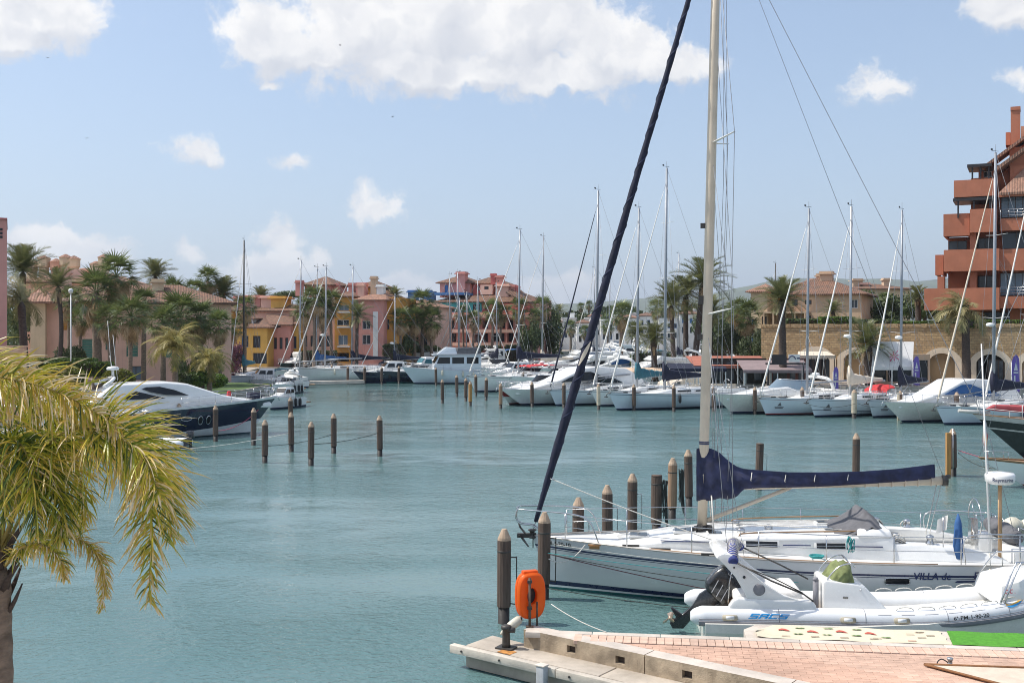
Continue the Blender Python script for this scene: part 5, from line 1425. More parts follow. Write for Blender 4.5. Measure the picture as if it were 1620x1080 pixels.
 if emblem:
  for sg in (1,):
   b = MB(); x, z = L * .87, h.zs(.87) * .60
   pts = [h.at(x + a, z + c, sg, .012) for a, c in ((-.02, .22), (.14, -.05), (-.16, -.05))]; b.add(pts, [(0, 1, 2)]); b.add([h.at(x + a, z + c, sg, .012) for a, c in ((-.34, -.11), (.30, -.11), (.30, -.15), (-.34, -.15))], [(0, 1, 2, 3)])
   b.add([h.at(x + a, z + c, sg, .012) for a, c in ((-.30, -.19), (.26, -.19), (.26, -.26), (-.30, -.26))], [(0, 1, 2, 3)])
   b.build('hull_emblem', GREYC, t, fix=False)
 return t, h
def windowpoly(b, pts, wf, sg, out=.018, mat_=0):
 b.ext([(x, sg * (wf(x, z) - .012), z) for x, z in pts], (0, sg * (out + .012), 0), mat_)
def motor_yacht(label, bow, wl, ang, L, style='sport', hull=WHITE, sup=WHITE, boot=NAVY, anti=ANTIF, win=DGLASS, B=None, fb=1.5, fbs=None, group='motor yachts moored along the quays', name='motor_yacht', bands=(), canopy=None, loc=None, rz=None, arch=True, zs=None, lowwhite=False):
 zs = zs or {'fly': .80, 'sport': .88}.get(style, 1.0)
 B = B or L * .31
 h = Hull(L, B, fbs or fb * .82, fb * 1.12, zk=-.5, rake=L * .14, trake=-L * .02, dip=-.04, tr=.86, fl=(.10, .78), ex=4.0, bp=2.5, mid=.45)
 if loc is None: t = place(name, label, 'motorboat', bow, wl, ang, L, group, h.rake)
 else: t = thing(name, label, 'motorboat', loc, rz, group)
 if lowwhite:
  rows = [(h.zs, 1), (lambda t: h.zs(t) - .10, 0), (lambda t: h.zs(t) - .45, 0), (lambda t: .34 + .55 * t ** 3, 1), (lambda t: .12, 1), (lambda t: .08, 2), (lambda t: -.2, 2), (lambda t: h.zk + .002, 2)]
  h.build(t, [hull, sup, anti], rows, rail=STEEL)
 else: h.build(t, [hull, boot, anti], topside(h, bands=bands), rail=STEEL)
 z0 = h.zs(.5) - .04
 S = lambda pts: [(L * a, z0 + L * c * zs) for a, c in pts]
 lean = .30
 if style == 'sport':
  prof = S([(.06, -.01), (.10, .075), (.20, .135), (.40, .150), (.50, .142), (.66, .070), (.80, .030), (.92, .006), (.92, -.02)])
  wf = lambda x, z: B * .5 * max(.10, (.86 - .66 * max(0, (x / L - .42) / .5) ** 1.5)) - lean * (z - z0)
  b = MB(); b.body(prof, wf); c = b.build('superstructure', sup, t, bevel=.12, segs=3)
  for sg in (1, -1):
   b = MB(); windowpoly(b, S([(.36, .078), (.46, .118), (.52, .116), (.60, .082), (.655, .055), (.50, .062)]), wf, sg); b.build('window', win, c)
   b = MB(); windowpoly(b, S([(.24, .040), (.31, .076), (.36, .074), (.52, .050), (.54, .042)]), wf, sg); b.build('window', win, c)
 elif style == 'fly':
  prof = S([(.10, -.01), (.10, .115), (.40, .135), (.52, .115), (.63, .062), (.80, .025), (.90, .0), (.90, -.02)])
  wf = lambda x, z: B * .5 * max(.10, (.84 - .66 * max(0, (x / L - .42) / .5) ** 1.5)) - lean * .7 * (z - z0)
  b = MB(); b.body(prof, wf); c = b.build('superstructure', sup, t, bevel=.10, segs=3)
  for sg in (1, -1):
   b = MB(); windowpoly(b, S([(.15, .052), (.19, .095), (.30, .105), (.36, .050)]), wf, sg); b.build('window', win, c)
   b = MB(); windowpoly(b, S([(.38, .052), (.33, .105), (.44, .108), (.57, .060), (.60, .048)]), wf, sg); b.build('window', win, c)
  pf = S([(.06, .118), (.08, .150), (.12, .158), (.36, .160), (.45, .178), (.50, .138), (.47, .122)])
  wf2 = lambda x, z: B * .40 - .12 * (z - z0)
  b = MB(); b.body(pf, wf2); b.build('flybridge', sup, t, bevel=.07)
  b = MB(); b.ext([(L * .42, sg_ * B * .3, z0 + L * .17 * zs) for sg_ in (-1, 1)] + [(L * .38, sg_ * B * .27, z0 + L * .205 * zs) for sg_ in (1, -1)], (.02, 0, .02)); b.build('windscreen', DGLASS, t)
 elif style == 'trawler':
  prof = S([(.14, -.01), (.14, .165), (.60, .165), (.66, .06), (.66, -.01)])
  wf = lambda x, z: B * .42 - .05 * (z - z0)
  b = MB(); b.body(prof, wf); c = b.build('superstructure', sup, t, bevel=.04)
  for sg in (1, -1):
   for (a, e) in ((.17, .30), (.33, .46), (.485, .60)):
    b = MB(); windowpoly(b, S([(a, .075), (a, .145), (e, .145), (e + (.03 if e == .60 else 0), .075)]), wf, sg); b.build('window', win, c)
  b = MB(); b.ext([(L * .655, sg_ * B * .36, z0 + L * .085) for sg_ in (-1, 1)] + [(L * .618, sg_ * B * .35, z0 + L * .148) for sg_ in (1, -1)], (.03, 0, .01)); b.build('windscreen', win, t)
  b = MB(); b.body(S([(.10, .168), (.12, .178), (.66, .178), (.68, .170)]), lambda x, z: B * .46); b.build('cabin_roof', sup, t, bevel=.03)
  b = MB(); b.body(S([(.40, .18), (.42, .25), (.52, .255), (.62, .18)]), lambda x, z: B * .34 - .2 * (z - z0 - L * .18)); b.build('flybridge', sup, t, bevel=.05)
  b = MB(); b.body(S([(.14, .18), (.14, .25), (.40, .25), (.40, .18)]), lambda x, z: B * .36); b.build('bridge_canopy', GREYC, t, bevel=.04)
 elif style == 'open':
  prof = S([(.42, -.01), (.42, .030), (.50, .058), (.66, .042), (.82, .018), (.92, .0), (.92, -.02)])
  wf = lambda x, z: B * .5 * max(.10, (.84 - .66 * max(0, (x / L - .42) / .5) ** 1.5)) - lean * (z - z0)
  b = MB(); b.body(prof, wf); c = b.build('superstructure', sup, t, bevel=.10, segs=3)
  rings = []
  for k_, (xo, zz, ws) in enumerate(((0, .045, 1), (-.075, .105, .86))):
   rings.append([Vector((L * (.58 + xo - .20 * abs(y) ** 2.2), y * B * .40 * ws, z0 + L * zz - .1 * abs(y))) for y in [-1 + i / 7 for i in range(15)]])
  b = MB(); b.loft(rings, closed=False, caps=False); b.loft([[p - Vector((.03, 0, 0)) for p in r_] for r_ in rings], closed=False, caps=False); b.build('windscreen', win, t)
  b = MB(); b.tube([p + Vector((0, 0, .01)) for p in rings[1]], .03, 5); b.build('windscreen_frame', STEEL, t)
  b = MB()
  for sg in (1, -1): b.box((L * .22, sg * B * .38, z0 + .18), (L * .40, .22, .42), taper=.95)
  b.box((L * .05, 0, z0 + .15), (.5, B * .7, .4)); b.build('cockpit_seat', WHITEC, t, bevel=.08)
 elif style == 'cuddy':
  prof = S([(.30, -.01), (.30, .16), (.52, .165), (.60, .07), (.80, .03), (.90, .0), (.90, -.02)])
  wf = lambda x, z: B * .5 * max(.10, (.74 - .6 * max(0, (x / L - .42) / .5) ** 1.5)) - .15 * (z - z0)
  b = MB(); b.body(prof, wf); c = b.build('superstructure', sup, t, bevel=.07)
  for sg in (1, -1):
   for a, e in ((.33, .42), (.44, .54)):
    b = MB(); windowpoly(b, S([(a, .075), (a, .135), (e - .02, .135), (e + .01, .075)]), wf, sg); b.build('window', win, c)
  b = MB(); b.ext([(L * .585, sg_ * B * .28, z0 + L * .09) for sg_ in (-1, 1)] + [(L * .535, sg_ * B * .27, z0 + L * .15) for sg_ in (1, -1)], (.03, 0, .015)); b.build('windscreen', win, t)
 if arch and style in ('sport', 'fly', 'open'):
  zt = {'sport': .15, 'fly': .16, 'open': .05}[style] * zs; xx = {'sport': .20, 'fly': .14, 'open': .20}[style]
  b = MB()
  A = [(L * (xx - .05), sg_ * B * .40, z0 + L * (zt if style != 'open' else .02)) for sg_ in (1,)] + [(L * (xx - .02), B * .36, z0 + L * zt + .55), (L * xx, B * .15, z0 + L * zt + .75), (L * xx, -B * .15, z0 + L * zt + .75), (L * (xx - .02), -B * .36, z0 + L * zt + .55), (L * (xx - .05), -B * .40, z0 + L * (zt if style != 'open' else .02))]
  b.tube(spline(A, 22), .10, 6, flat=1.4); b.build('radar_arch', sup, t)
  b = MB(); b.lathe([(.05, 0), (.30, .02), (.32, .14), (.24, .24), (.04, .28)], (L * xx, 0, z0 + L * zt + .84), 12); b.build('radar_dome', WHITE, t)
  b = MB(); b.tube([(L * xx, B * .2, z0 + L * zt + .7), (L * xx - .25, B * .2, z0 + L * zt + 2.6)], .012, 4); b.build('antenna', WFRAME, t)
 rails(h, t, z=.55, t0=.50, t1=.985, n=7, mid=style != 'sport', r=.016)
 if canopy is not None:
  b = MB(); x0, x1 = L * .05, L * (.30 if style != 'open' else .50); zt = z0 + L * (.13 if style != 'cuddy' else .155); rings = []
  for x, dz in ((x0, -.15), (x0 + .3, 0), ((x0 + x1) / 2, .08), (x1 - .2, 0), (x1, -.12)):
   rings.append([Vector((x, B * .42 * y, zt + dz - .10 * y * y)) for y in (-1, -.6, 0, .6, 1)])
  b.loft(rings, closed=False, caps=False); b.loft([[p - Vector((0, 0, .03)) for p in r_] for r_ in rings], closed=False, caps=False); b.build('bimini_canopy', canopy, t)
  b = MB()
  for x in (x0 + .3, x1 - .2):
   for sg in (1, -1): b.tube([(x + .3, sg * B * .42, z0), (x, sg * B * .41, zt)], .02, 5)
  b.build('canopy_frame', STEEL, t)
 b = MB(); b.tube([(L * .97, .1, h.zs1 + .02), (L + .12, .04, h.zs1 + .02), (L + .2, 0, h.zs1 - .25)], .035, 5); b.build('anchor', STEEL, t)
 if wl and wl > 600: hang_fenders(h, t, int(bow))
 b = MB(); b.box((L * -.01 - .3, 0, .32), (.9, B * .8, .09)); b.build('bathing_platform', TEAK, t)
 return t, h
# --- right row: sailing yachts lying with their bows towards the channel
sail_yacht('white sailing yacht with navy furled headsail next to the dark windowed motor yacht', 880, 642, 54, 12.8, 18.2, hull=BLUEHULL, jib=NAVYC, cover=None, radar=False, fb=1.22)
sail_yacht('white sailing yacht whose grey mast stands just left of the tallest grey mast', 946, 643, 58, 12, 16.6, cover=TEALC, hood=CREAMC, fb=1.22)
sail_yacht('long white sailing yacht under the tallest grey mast, blue boom cover', 976, 649, 59, 14, 19.4, cover=NAVYC, fb=1.25, bands=((.10, .14, 1),), spreaders=3, hull=BLUEHULL)
sail_yacht('white sailing yacht with red boot stripe and small sail emblem on its bow', 1212, 657, 64, 11.4, 15.5, stripe=REDS, cover=None, hull=BLUEHULL, emblem=True, radar=False, fb=1.2)
sail_yacht('white sailing yacht with a red sprayhood behind the cream banded pile', 1289, 660, 56, 11.4, 15.5, cover=CREAMC, hood=REDC, hull=BLUEHULL, emblem=True, radar=True, fb=1.22, mastm=ALU, bands=((.10, .12, 1), (.80, .84, 1)))
sail_yacht('white sailing yacht with navy boom cover left of the blue windowed motor yacht', 1381, 661, 50, 11, 15.2, cover=NAVYC, hull=BLUEHULL, emblem=True, radar=True, fb=1.2)
sail_yacht('white sailing yacht with the grey mast standing before the terracotta block', 1494, 672, 68, 12.6, 18.4, cover=NAVYC, hull=BLUEHULL, radar=True, fb=1.15, jib=CREAMC)
sail_yacht('sailing yacht at the right edge with a white furled headsail leaning out of frame', 1568, 668, 62, 13, 19, hull=BLUEHULL, cover=BLUEC, fb=1.2)
motor_yacht('white sport motor yacht with dark arched side windows, leftmost in the right row', 826, 641, 58, 15, 'sport', fb=1.25, bands=())
motor_yacht('white hulled cruiser with a red cheek stripe half hidden behind the sport yacht', 806, 640, 40, 11, 'open', fb=1.3, boot=REDS, bands=((.25, .75, 1),))
motor_yacht('grey green hulled open cruiser with a raked windscreen beside the tall cream mast', 1158, 654, 66, 12, 'open', hull=CREAMW, fb=1.35, win=LGLASS)
motor_yacht('cream hardtop motor yacht with blue windows in front of the stone arches', 1428, 668, 62, 13, 'sport', hull=CREAMW, win=BGLASS, fb=1.3, arch=False, zs=.86)
# --- left-centre row
sail_yacht('white sailing yacht with the white furled headsail, leftmost in the far row', 418, 603, 62, 13, 14.9, cover=None, detail=False, group='sailing yachts in the far left row')
sail_yacht('long white sailing yacht with tan boot stripe and grey portholes in the far row', 474, 604, 78, 12.5, 13.9, mast_f=.30, cover=None, bands=((.12, .15, 1),), anti=ANTIF, stripe=TEAK, detail=True, fb=1.6, group='sailing yachts in the far left row', radar=True)
motor_yacht('white cabin cruiser with two tiers of windows behind the leftmost far mast', 416, 588, 60, 12, 'fly', fb=1.5, group='motor yachts in the far left row')
motor_yacht('dark hulled motor yacht with white wheelhouse seen between two far masts', 450, 596, 20, 10, 'cuddy', hull=BLACKHULL, fb=1.7, group='motor yachts in the far left row')
sail_yacht('white sailing yacht with bright blue boom cover behind the long white yacht', 450, 598, 72, 12, 14.4, cover=BLUEC, detail=False, group='sailing yachts in the far left row')
sail_yacht('white sailing yacht with navy boom cover below the ochre bay windows', 498, 598, 75, 14, 14.6, cover=NAVYC, detail=False, group='sailing yachts in the far left row', hood=NAVYC)
motor_yacht('dark navy hulled cuddy boat with a white wheelhouse in the far row', 575, 606, 70, 8.5, 'cuddy', hull=NAVYHULL, fb=1.25, group='motor yachts in the far left row')
motor_yacht('navy hulled cruiser with teal green lower hull beside the trawler', 612, 606, 66, 9, 'open', hull=NAVYHULL, boot=GREENF, anti=GREENF, fb=1.3, group='motor yachts in the far left row')
motor_yacht('small cruiser with white cabin canvas and teal dodger left of the trawler', 634, 602, 62, 9, 'cuddy', fb=1.5, sup=WHITE, win=TEALC, group='motor yachts in the far left row', canopy=WHITEC)
motor_yacht('pale blue white trawler yacht with big dark windows and a grey bridge canopy', 656, 607, 80, 10.6, 'trawler', hull=BLUEHULL, sup=BLUEHULL, fb=1.75, fbs=1.3, group='motor yachts in the far left row')
sail_yacht('white sailing yacht with leaning mast in front of the low terrace', 578, 597.5, 80, 11, 11.0, cover=NAVYC, detail=False, group='sailing yachts in the far left row', radar=True)
sail_yacht('dark masted sailing yacht moored alone by the yellow house', 366, 614.6, 4, 12, 16.2, hull=GREYHULL, mastm=DARKST, cover=TEALC, detail=False, group='sailing yachts in the far left row', jib=WHITEC)
# --- second row behind, before the pink apartment house
YS = 'yachts moored before the pink apartment house'
for (lab, bx, wl, an, L, mt, kw) in [('white sailing yacht moored first before the pink apartment house', 750, 590, 300, 12, 14.3, dict(cover=NAVYC)), ('white sailing yacht moored second before the pink apartment house, leaning white headsail', 772, 590, 285, 13, 14.6, dict(cover=None)),
  ('white sailing yacht moored third before the pink apartment house', 800, 589, 290, 12.5, 13.6, dict(cover=None)), ('sailing yacht with short mast left in front of the turquoise floor', 690, 588, 80, 10, 11.0, dict()), ('sailing yacht with white mast before the pink balconies left end', 702, 588, 75, 10, 12.0, dict()),
  ('sailing yacht moored near the right end of the pink balconies', 826, 592, 300, 12, 13.0, dict(cover=NAVYC)), ('sailing yacht with tall pale mast between apartment house and palms', 806, 600, 70, 13, 18.2, dict(cover=CREAMC)),
  ('sailing yacht with long navy boom cover behind the sport motor yacht', 752, 620, 66, 14, 16.6, dict(cover=NAVYC, detail=True, fb=1.5, boomz=1.9)), ('sailing yacht with thin mast in front of the white village centre', 905, 585, 60, 12, 16, dict()), ('sailing yacht with thin mast by the tall narrow white house', 930, 583, 70, 11, 15, dict(cover=BLUEC)),
  ('sailing yacht with slim far mast right of the tallest grey mast', 1040, 584, 60, 12, 18.4, dict()), ('sailing yacht with a thin far mast left of the villa', 1196, 582, 60, 12, 17.2, dict(mastm=DARKST))]:
 kw = dict(kw); dt = kw.pop('detail', False)
 sail_yacht(lab, bx, wl, an, L, mt, detail=dt, group=YS, **kw)
for (lab, bx, wl, an, L, sty, kw) in [('white motor yacht with white canvas covered bridge behind the trawler', 700, 588, 80, 11, 'fly', dict()), ('white motor yacht with blue awning before the pink balconies', 728, 587, 75, 12, 'cuddy', dict(canopy=BLUEC)), ('white flybridge yacht with blue glass at the centre of the harbour', 735, 591, 290, 12, 'fly', dict(win=BGLASS)),
  ('white open cruiser right of the far trawler stern', 838, 598, 300, 10, 'open', dict()), ('white flybridge yacht with teal stripe below the white village', 845, 596, 75, 15, 'fly', dict(bands=((.3, .5, 1),), boot=GREENF)), ('white flybridge yacht moored mid harbour behind the navy boom cover', 868, 604, 70, 13, 'fly', dict()),
  ('white flybridge yacht far off between two pale masts', 888, 582, 60, 14, 'fly', dict()), ('white sport yacht far off before the flat roofed white house', 905, 590, 80, 14, 'sport', dict()), ('big white motor yacht far off at the harbour end', 918, 574, 70, 16, 'fly', dict()), ('white sport yacht behind the furled navy headsail', 925, 604, 62, 13, 'sport', dict(win=BGLASS)),
  ('white flybridge yacht with dark glass between the two left grey masts', 962, 612, 70, 14, 'fly', dict()), ('white cruiser under the low bushy palm', 1005, 613, 65, 11, 'open', dict()), ('white cuddy boat at the palm quay', 985, 584, 60, 10, 'cuddy', dict(canopy=TEALC)), ('white motor yacht with raised bridge behind the three dark trunks', 1065, 584, 70, 12, 'fly', dict()),
  ('white motor yacht with radar arch right of the tall cream mast', 1130, 584, 75, 12, 'fly', dict()), ('white hardtop cruiser beyond the red awnings', 1165, 583, 70, 11, 'sport', dict()), ('low grey covered boat behind the navy boom cover', 828, 622, 60, 10, 'open', dict(canopy=GREYC)), ('white cuddy boat with grey canvas in the middle of the harbour', 776, 612, 62, 8, 'cuddy', dict(canopy=GREYC)), ('white open boat with red canvas behind the far piles', 790, 618, 50, 9, 'open', dict(canopy=REDC)), ('small white sport boat on the far side of the mid harbour piles', 764, 603, 75, 8, 'open', dict())]:
 motor_yacht(lab, bx, wl, an, L, sty, group='motor yachts packed in the middle of the harbour', **kw)
motor_yacht('small white day boat with a black and white striped awning by the lawn', 437, 625, 8, 6.5, 'open', fb=.95, canopy=WHITEC, group='small boats by the lawn', boot=BLACKHULL)
motor_yacht('small white bowrider left of the striped awning boat', 410, 614, 70, 6, 'open', fb=.85, group='small boats by the lawn')
motor_yacht('small white launch at the lawn edge with teal canvas cover', 376, 612, 70, 7, 'cuddy', fb=.9, group='small boats by the lawn', canopy=TEALC)
motor_yacht('white motorboat seen behind the navy yacht bow tip', 428, 648, 20, 5, 'cuddy', fb=.9, group='small boats by the lawn')
# ------------------------------------------------------------------ the navy motor yacht on the left
LN = 13.4
stern, bowp = Vector((-24.9, 60.6, 0)), Vector((-15.1, 66.6, 0))
hd = (bowp - stern).normalized()
t, h = motor_yacht('navy hulled motor yacht with a white arched hardtop moored on the left', 0, 0, 0, 12.0, 'none', hull=NAVYHULL, sup=WHITE, lowwhite=True, fb=1.95, fbs=1.55, loc=stern, rz=math.atan2(hd.y, hd.x), arch=False, B=3.9, group=None)
L = 12.0; z0 = h.zs(.5) - .05; B = 3.9
Sg = lambda pts: [(L * a, z0 + L * c) for a, c in pts]
wf = lambda x, z: B * .5 * max(.08, (.90 - .72 * max(0, (x / L - .45) / .5) ** 1.6)) - .42 * (z - z0)
prof = Sg([(.02, -.02), (.06, .045), (.17, .112), (.22, .124), (.42, .127), (.52, .116), (.70, .054), (.80, .034), (.97, .008), (.97, -.02)])
b = MB(); b.body(prof, wf); c = b.build('superstructure', WHITE, t, bevel=.16, segs=4)
for sg in (1, -1):
 b = MB(); windowpoly(b, Sg([(.30, .098), (.325, .105), (.385, .106), (.455, .088), (.522, .060), (.41, .066), (.34, .082)]), wf, sg, .02); b.build('window', DGLASS, c)
 b = MB(); windowpoly(b, Sg([(.212, .050), (.24, .075), (.27, .087), (.31, .078), (.41, .050)]), wf, sg, .02); b.build('window', DGLASS, c)
 for x in (6.85, 7.35):
  b = MB(); z = 1.05
  ring = [h.at(x + .15 * math.cos(a), z + .25 * math.sin(a), sg, .01) for a in [2 * math.pi * i / 14 for i in range(15)]]
  b.tube(ring, .028, 5, cap=False); o = b.build('porthole', STEEL, t)
  b = MB(); b.add([h.at(x + .13 * math.cos(a), z + .22 * math.sin(a), sg, .012) for a in [2 * math.pi * i / 14 for i in range(14)]], [tuple(range(14))]); b.build('porthole_glass', DGLASS, o, fix=False)
 b = MB(); ring = [h.at(6.0 + .32 * math.cos(a), 1.2 + .13 * math.sin(a), sg, .012) for a in [2 * math.pi * i / 14 for i in range(15)]]; b.tube(ring, .02, 4, cap=False); b.build('hull_badge', SILVER, t)
b = MB(); A = [(L * .13, sg_ * 1.3, z0 + L * .115) for sg_ in (1,)] + [(L * .17, .9, z0 + L * .138), (L * .19, .3, z0 + L * .150), (L * .19, -.3, z0 + L * .150), (L * .17, -.9, z0 + L * .138), (L * .13, -1.3, z0 + L * .115)]
b.tube(spline(A, 20), .12, 6, flat=.7); b.build('radar_arch', WHITE, t)
b = MB(); b.lathe([(.05, 0), (.34, .02), (.36, .12), (.28, .2), (.04, .24)], (L * .19, 0, z0 + L * .185), 14); b.tube([(L * .19, 0, z0 + L * .16), (L * .19, 0, z0 + L * .19)], .08, 6); b.build('radar_dome', WHITE, t)
b = MB()
for y, hh in ((.8, 3.2), (-.7, 2.4), (.2, 1.2)): b.tube([(L * .2, y, z0 + L * .138), (L * .2 - .25, y, z0 + L * .155 + hh)], .014, 4)
b.build('antenna', WFRAME, t)
b = MB(); b.box((L * .03, 0, z0 + .25), (.8, B * .7, .5), taper=.9); b.box((L * .10, 0, z0 + .45), (.9, B * .66, .16)); b.build('cockpit_seat', WHITEC, t, bevel=.06)
b = MB(); b.tube([(L * .005, .9, z0), (L * -.03, .95, z0 + 1.7)], .02, 5); b.build('flag_staff', STEEL, t)
def flag(name, label, p, w_, hh, cols, group=None, parent=None, droop=.6):
 ms = [mat('flag_' + c_, v_, .8, var=.1) for c_, v_ in cols]
 root = thing(name, label, 'flag', p, 0, group) if parent is None else None
 fr = [0, .28, .72, 1.0] if len(cols) == 3 else [i / len(cols) for i in range(len(cols) + 1)]
 b = MB(); N = 8
 for k_ in range(len(cols)):
  for j in range(N):
   def q(u, v): return Vector((w_ * u * (1 - droop * .55), .12 * math.sin(u * 7 + v * 2) * w_, -hh * v - droop * u * w_ * .8))
   u0, u1 = j / N, (j + 1) / N
   b.add([q(u0, fr[k_]), q(u1, fr[k_]), q(u1, fr[k_ + 1]), q(u0, fr[k_ + 1])], [(0, 1, 2, 3)], k_, True)
 o = b.build('flag_cloth', ms, root or parent, p if parent is not None else (0, 0, 0), fix=False)
 if root is not None:
  b = MB(); b.tube([(0, 0, .1), (0, 0, -hh - 1.0)], .02, 5); b.build('flag_pole', WFRAME, root)
 return root or o
ESP = (('red', (.50, .02, .02)), ('yellow', (.75, .42, .02)), ('red2', (.50, .02, .02)))
flag('flag_cloth', None, Vector((L * -.03, .95, z0 + 1.65)), 1.1, .7, ESP, parent=t)
b = MB(); b.box((L * .88, 0, h.zs(.88) + .22), (.9, .9, .34), taper=.7); b.build('foredeck_cushion', NAVYC, t, bevel=.08)
b = MB(); b.box((L * .76, .3, h.zs(.76) + .38), (.3, .3, .4), taper=.7); b.build('red_bag', REDC, t, bevel=.06)
t2, h2 = motor_yacht('cabin boat under a crumpled white canvas hood behind the palm fronds', 0, 0, 0, 8.0, 'cuddy', fb=1.2, loc=Vector((-27.6, 56.5, 0)), rz=.25, group=None, canopy=WHITEC)
def dinghy(label, loc, rz, L=3.4, group=None, tubem=GREYR):
 t = thing('inflatable_dinghy', label, 'dinghy', loc, rz, group)
 r = .21; b = MB()
 pts = [(0, .62, .3), (L * .35, .64, .3), (L * .7, .60, .34), (L * .93, .32, .44), (L, 0, .48), (L * .93, -.32, .44), (L * .7, -.60, .34), (L * .35, -.64, .3), (0, -.62, .3)]
 cv = spline(pts, 34); b.tube(cv, [r * .55] + [r] * 32 + [r * .55], 10); b.build('tube', tubem, t)
 b = MB(); b.box((L * .42, 0, .16), (L * .8, 1.0, .08)); b.box((.12, 0, .32), (.08, 1.0, .4)); b.box((L * .4, 0, .42), (.28, 1.1, .06)); b.build('floor', GREYC, t)
 b = MB(); b.box((-.16, 0, .78), (.40, .30, .36), taper=.8); b.tube([(-.16, 0, .6), (-.2, 0, -.3)], [.1, .06], 7); b.tube([(.05, 0, .72), (.5, .05, .80)], .03, 5); b.box((-.24, 0, .02), (.34, .05, .10)); b.build('outboard_engine', ENG, t, bevel=.03)
 return t
dinghy('grey white inflatable dinghy with black engine in front of the navy yacht', Vector((XA(292, 57), 57.5, 0)), math.pi * 1.02 - math.pi, 4.4, tubem=HYP).rotation_euler = (0, 0, math.pi - .1)
dinghy('small yellow green dinghy at the stern of the striped awning boat', G(449, 617), math.pi * .9, 2.4, tubem=mat('lime_hypalon', (.30, .36, .02), .6, var=.1))
# ------------------------------------------------------------------ lettering
def text_mesh(s, size, shear=0.0, bold=0.0, space=1.0):
 cu = D.curves.new('lettering', 'FONT'); cu.body = s; cu.size = size; cu.shear = shear; cu.offset = bold; cu.space_character = space; cu.resolution_u = 3
 o = D.objects.new('lettering_tmp', cu); COL.objects.link(o)
 dg = bpy.context.evaluated_depsgraph_get()
 me = D.meshes.new_from_object(o.evaluated_get(dg)); D.objects.remove(o); D.curves.remove(cu)
 return me
def lettering(s, size, fn, m, parent, shear=0.0, bold=0.0, space=1.0, name='lettering', cuts=2):
 """flat letters laid on a surface: fn(u, v) gives the surface point"""
 me = text_mesh(s, size, shear, bold, space)
 bm = bmesh.new(); bm.from_mesh(me); bmesh.ops.triangulate(bm, faces=bm.faces)
 es = [e for e in bm.edges if e.calc_length() > size * .5]
 if es and cuts: bmesh.ops.subdivide_edges(bm, edges=es, cuts=cuts); bmesh.ops.triangulate(bm, faces=bm.faces)
 for v in bm.verts: v.co = fn(v.co.x, v.co.y)
 bm.to_mesh(me); bm.free()
 me.materials.clear(); me.materials.append(m)
 me.name = name
 return link(name, me, parent)
INKN = mat('navy_print', (.02, .03, .10), .5, var=.05)
INKB = mat('black_print', (.03, .03, .03), .5, var=.05)
INKC = mat('cyan_print', (.02, .28, .62), .5, var=.05)
INKR = mat('red_print', (.55, .05, .10), .5, var=.05)
# ------------------------------------------------------------------ the big sailing yacht
bow, stern = Vector((.50, 26.55, 0)), Vector((11.75, 25.35, 0))
hd = (bow - stern).normalized(); LY = (bow - stern).length
ty = thing('sailing_yacht', 'large white sailing yacht with navy furled headsail and navy boom cover behind the dock', 'sailboat', stern, math.atan2(hd.y, hd.x))
hy = Hull(LY, 3.75, 1.13, 1.30, zk=-.5, rake=.42, trake=-.45, dip=.02, tr=.80, fl=(.03, .42), ex=2.8, bp=2.05, mid=.40)
rows = [(hy.zs, 0), (lambda t: hy.zs(t) - .20, 1), (lambda t: hy.zs(t) - .245, 0), (lambda t: hy.zs(t) - .265, 1), (lambda t: hy.zs(t) - .28, 0), (lambda t: .62, 0), (lambda t: .40, 0), (lambda t: .22, 1), (lambda t: .11, 3), (lambda t: .06, 2), (lambda t: -.05, 2), (lambda t: -.25, 2), (lambda t: hy.zk + .002, 2)]
hy.build(ty, [GREYHULL, NAVY, GREENF, WHITE], rows, n=40, rail=mat('silver_toe_rail', (.45, .42, .38), .4, metal=.6, var=.1))
S1 = 1                                           # port side (local +y) faces the camera
b = MB()
for sg in (1, -1):
 b.tube([hy.p(t, hy.zs(t), sg, -.05) + Vector((0, 0, .03)) for t in [.22 + .06 * i for i in range(10)]], .022, 5)
b.build('teak_rail', TEAK, ty)
zd = 1.16
prof = [(2.9, zd - .1), (2.9, zd + .50), (3.5, zd + .52), (4.6, zd + .47), (6.6, zd + .40), (8.0, zd + .27), (9.4, zd + .06), (9.7, zd - .1)]
wfy = lambda x, z: max(.1, 1.36 - .42 * max(0, (x - 5.5) / 4.0) - .36 * max(0, (x - 7.5) / 2.0)) - .42 * (z - zd)
b = MB(); b.body(prof, wfy); cr = b.build('coachroof', WHITE, ty, bevel=.13, segs=4)
for sg in (1, -1):
 for x0, x1 in ((3.98, 4.72), (5.5, 6.3)):
  b = MB(); q = [(x0, zd + .22), (x1, zd + .20), (x1, zd + .33), (x0, zd + .36)]
  b.ext([(x, sg * (wfy(x, z) - .01), z) for x, z in q], (0, sg * .022, 0)); f_ = b.build('window_frame', mat('pale_trim', (.62, .62, .60), .4, var=.05), cr, bevel=.015)
  for k_ in (0, 1):
   zz = .228 + k_ * .066; b = MB(); q = [(x0 + .05, zd + zz), (x1 - .05, zd + zz - .012), (x1 - .05, zd + zz + .042), (x0 + .05, zd + zz + .054)]
   b.ext([(x, sg * (wfy(x, z) + .006), z) for x, z in q], (0, sg * .012, 0)); b.build('window', DGLASS, f_)
 b = MB()
 for (x0, x1) in ((3.2, 3.92), (4.8, 5.42), (6.5, 8.2)):
  b.ext([(x, sg * (wfy(x, z) - .01), z) for x, z in ((x0, zd + .27), (x1, zd + .265 - .03 * (x1 > 7)), (x1, zd + .285 - .03 * (x1 > 7)), (x0, zd + .29))], (0, sg * .018, 0))
 b.build('trim_line', INKN, cr)
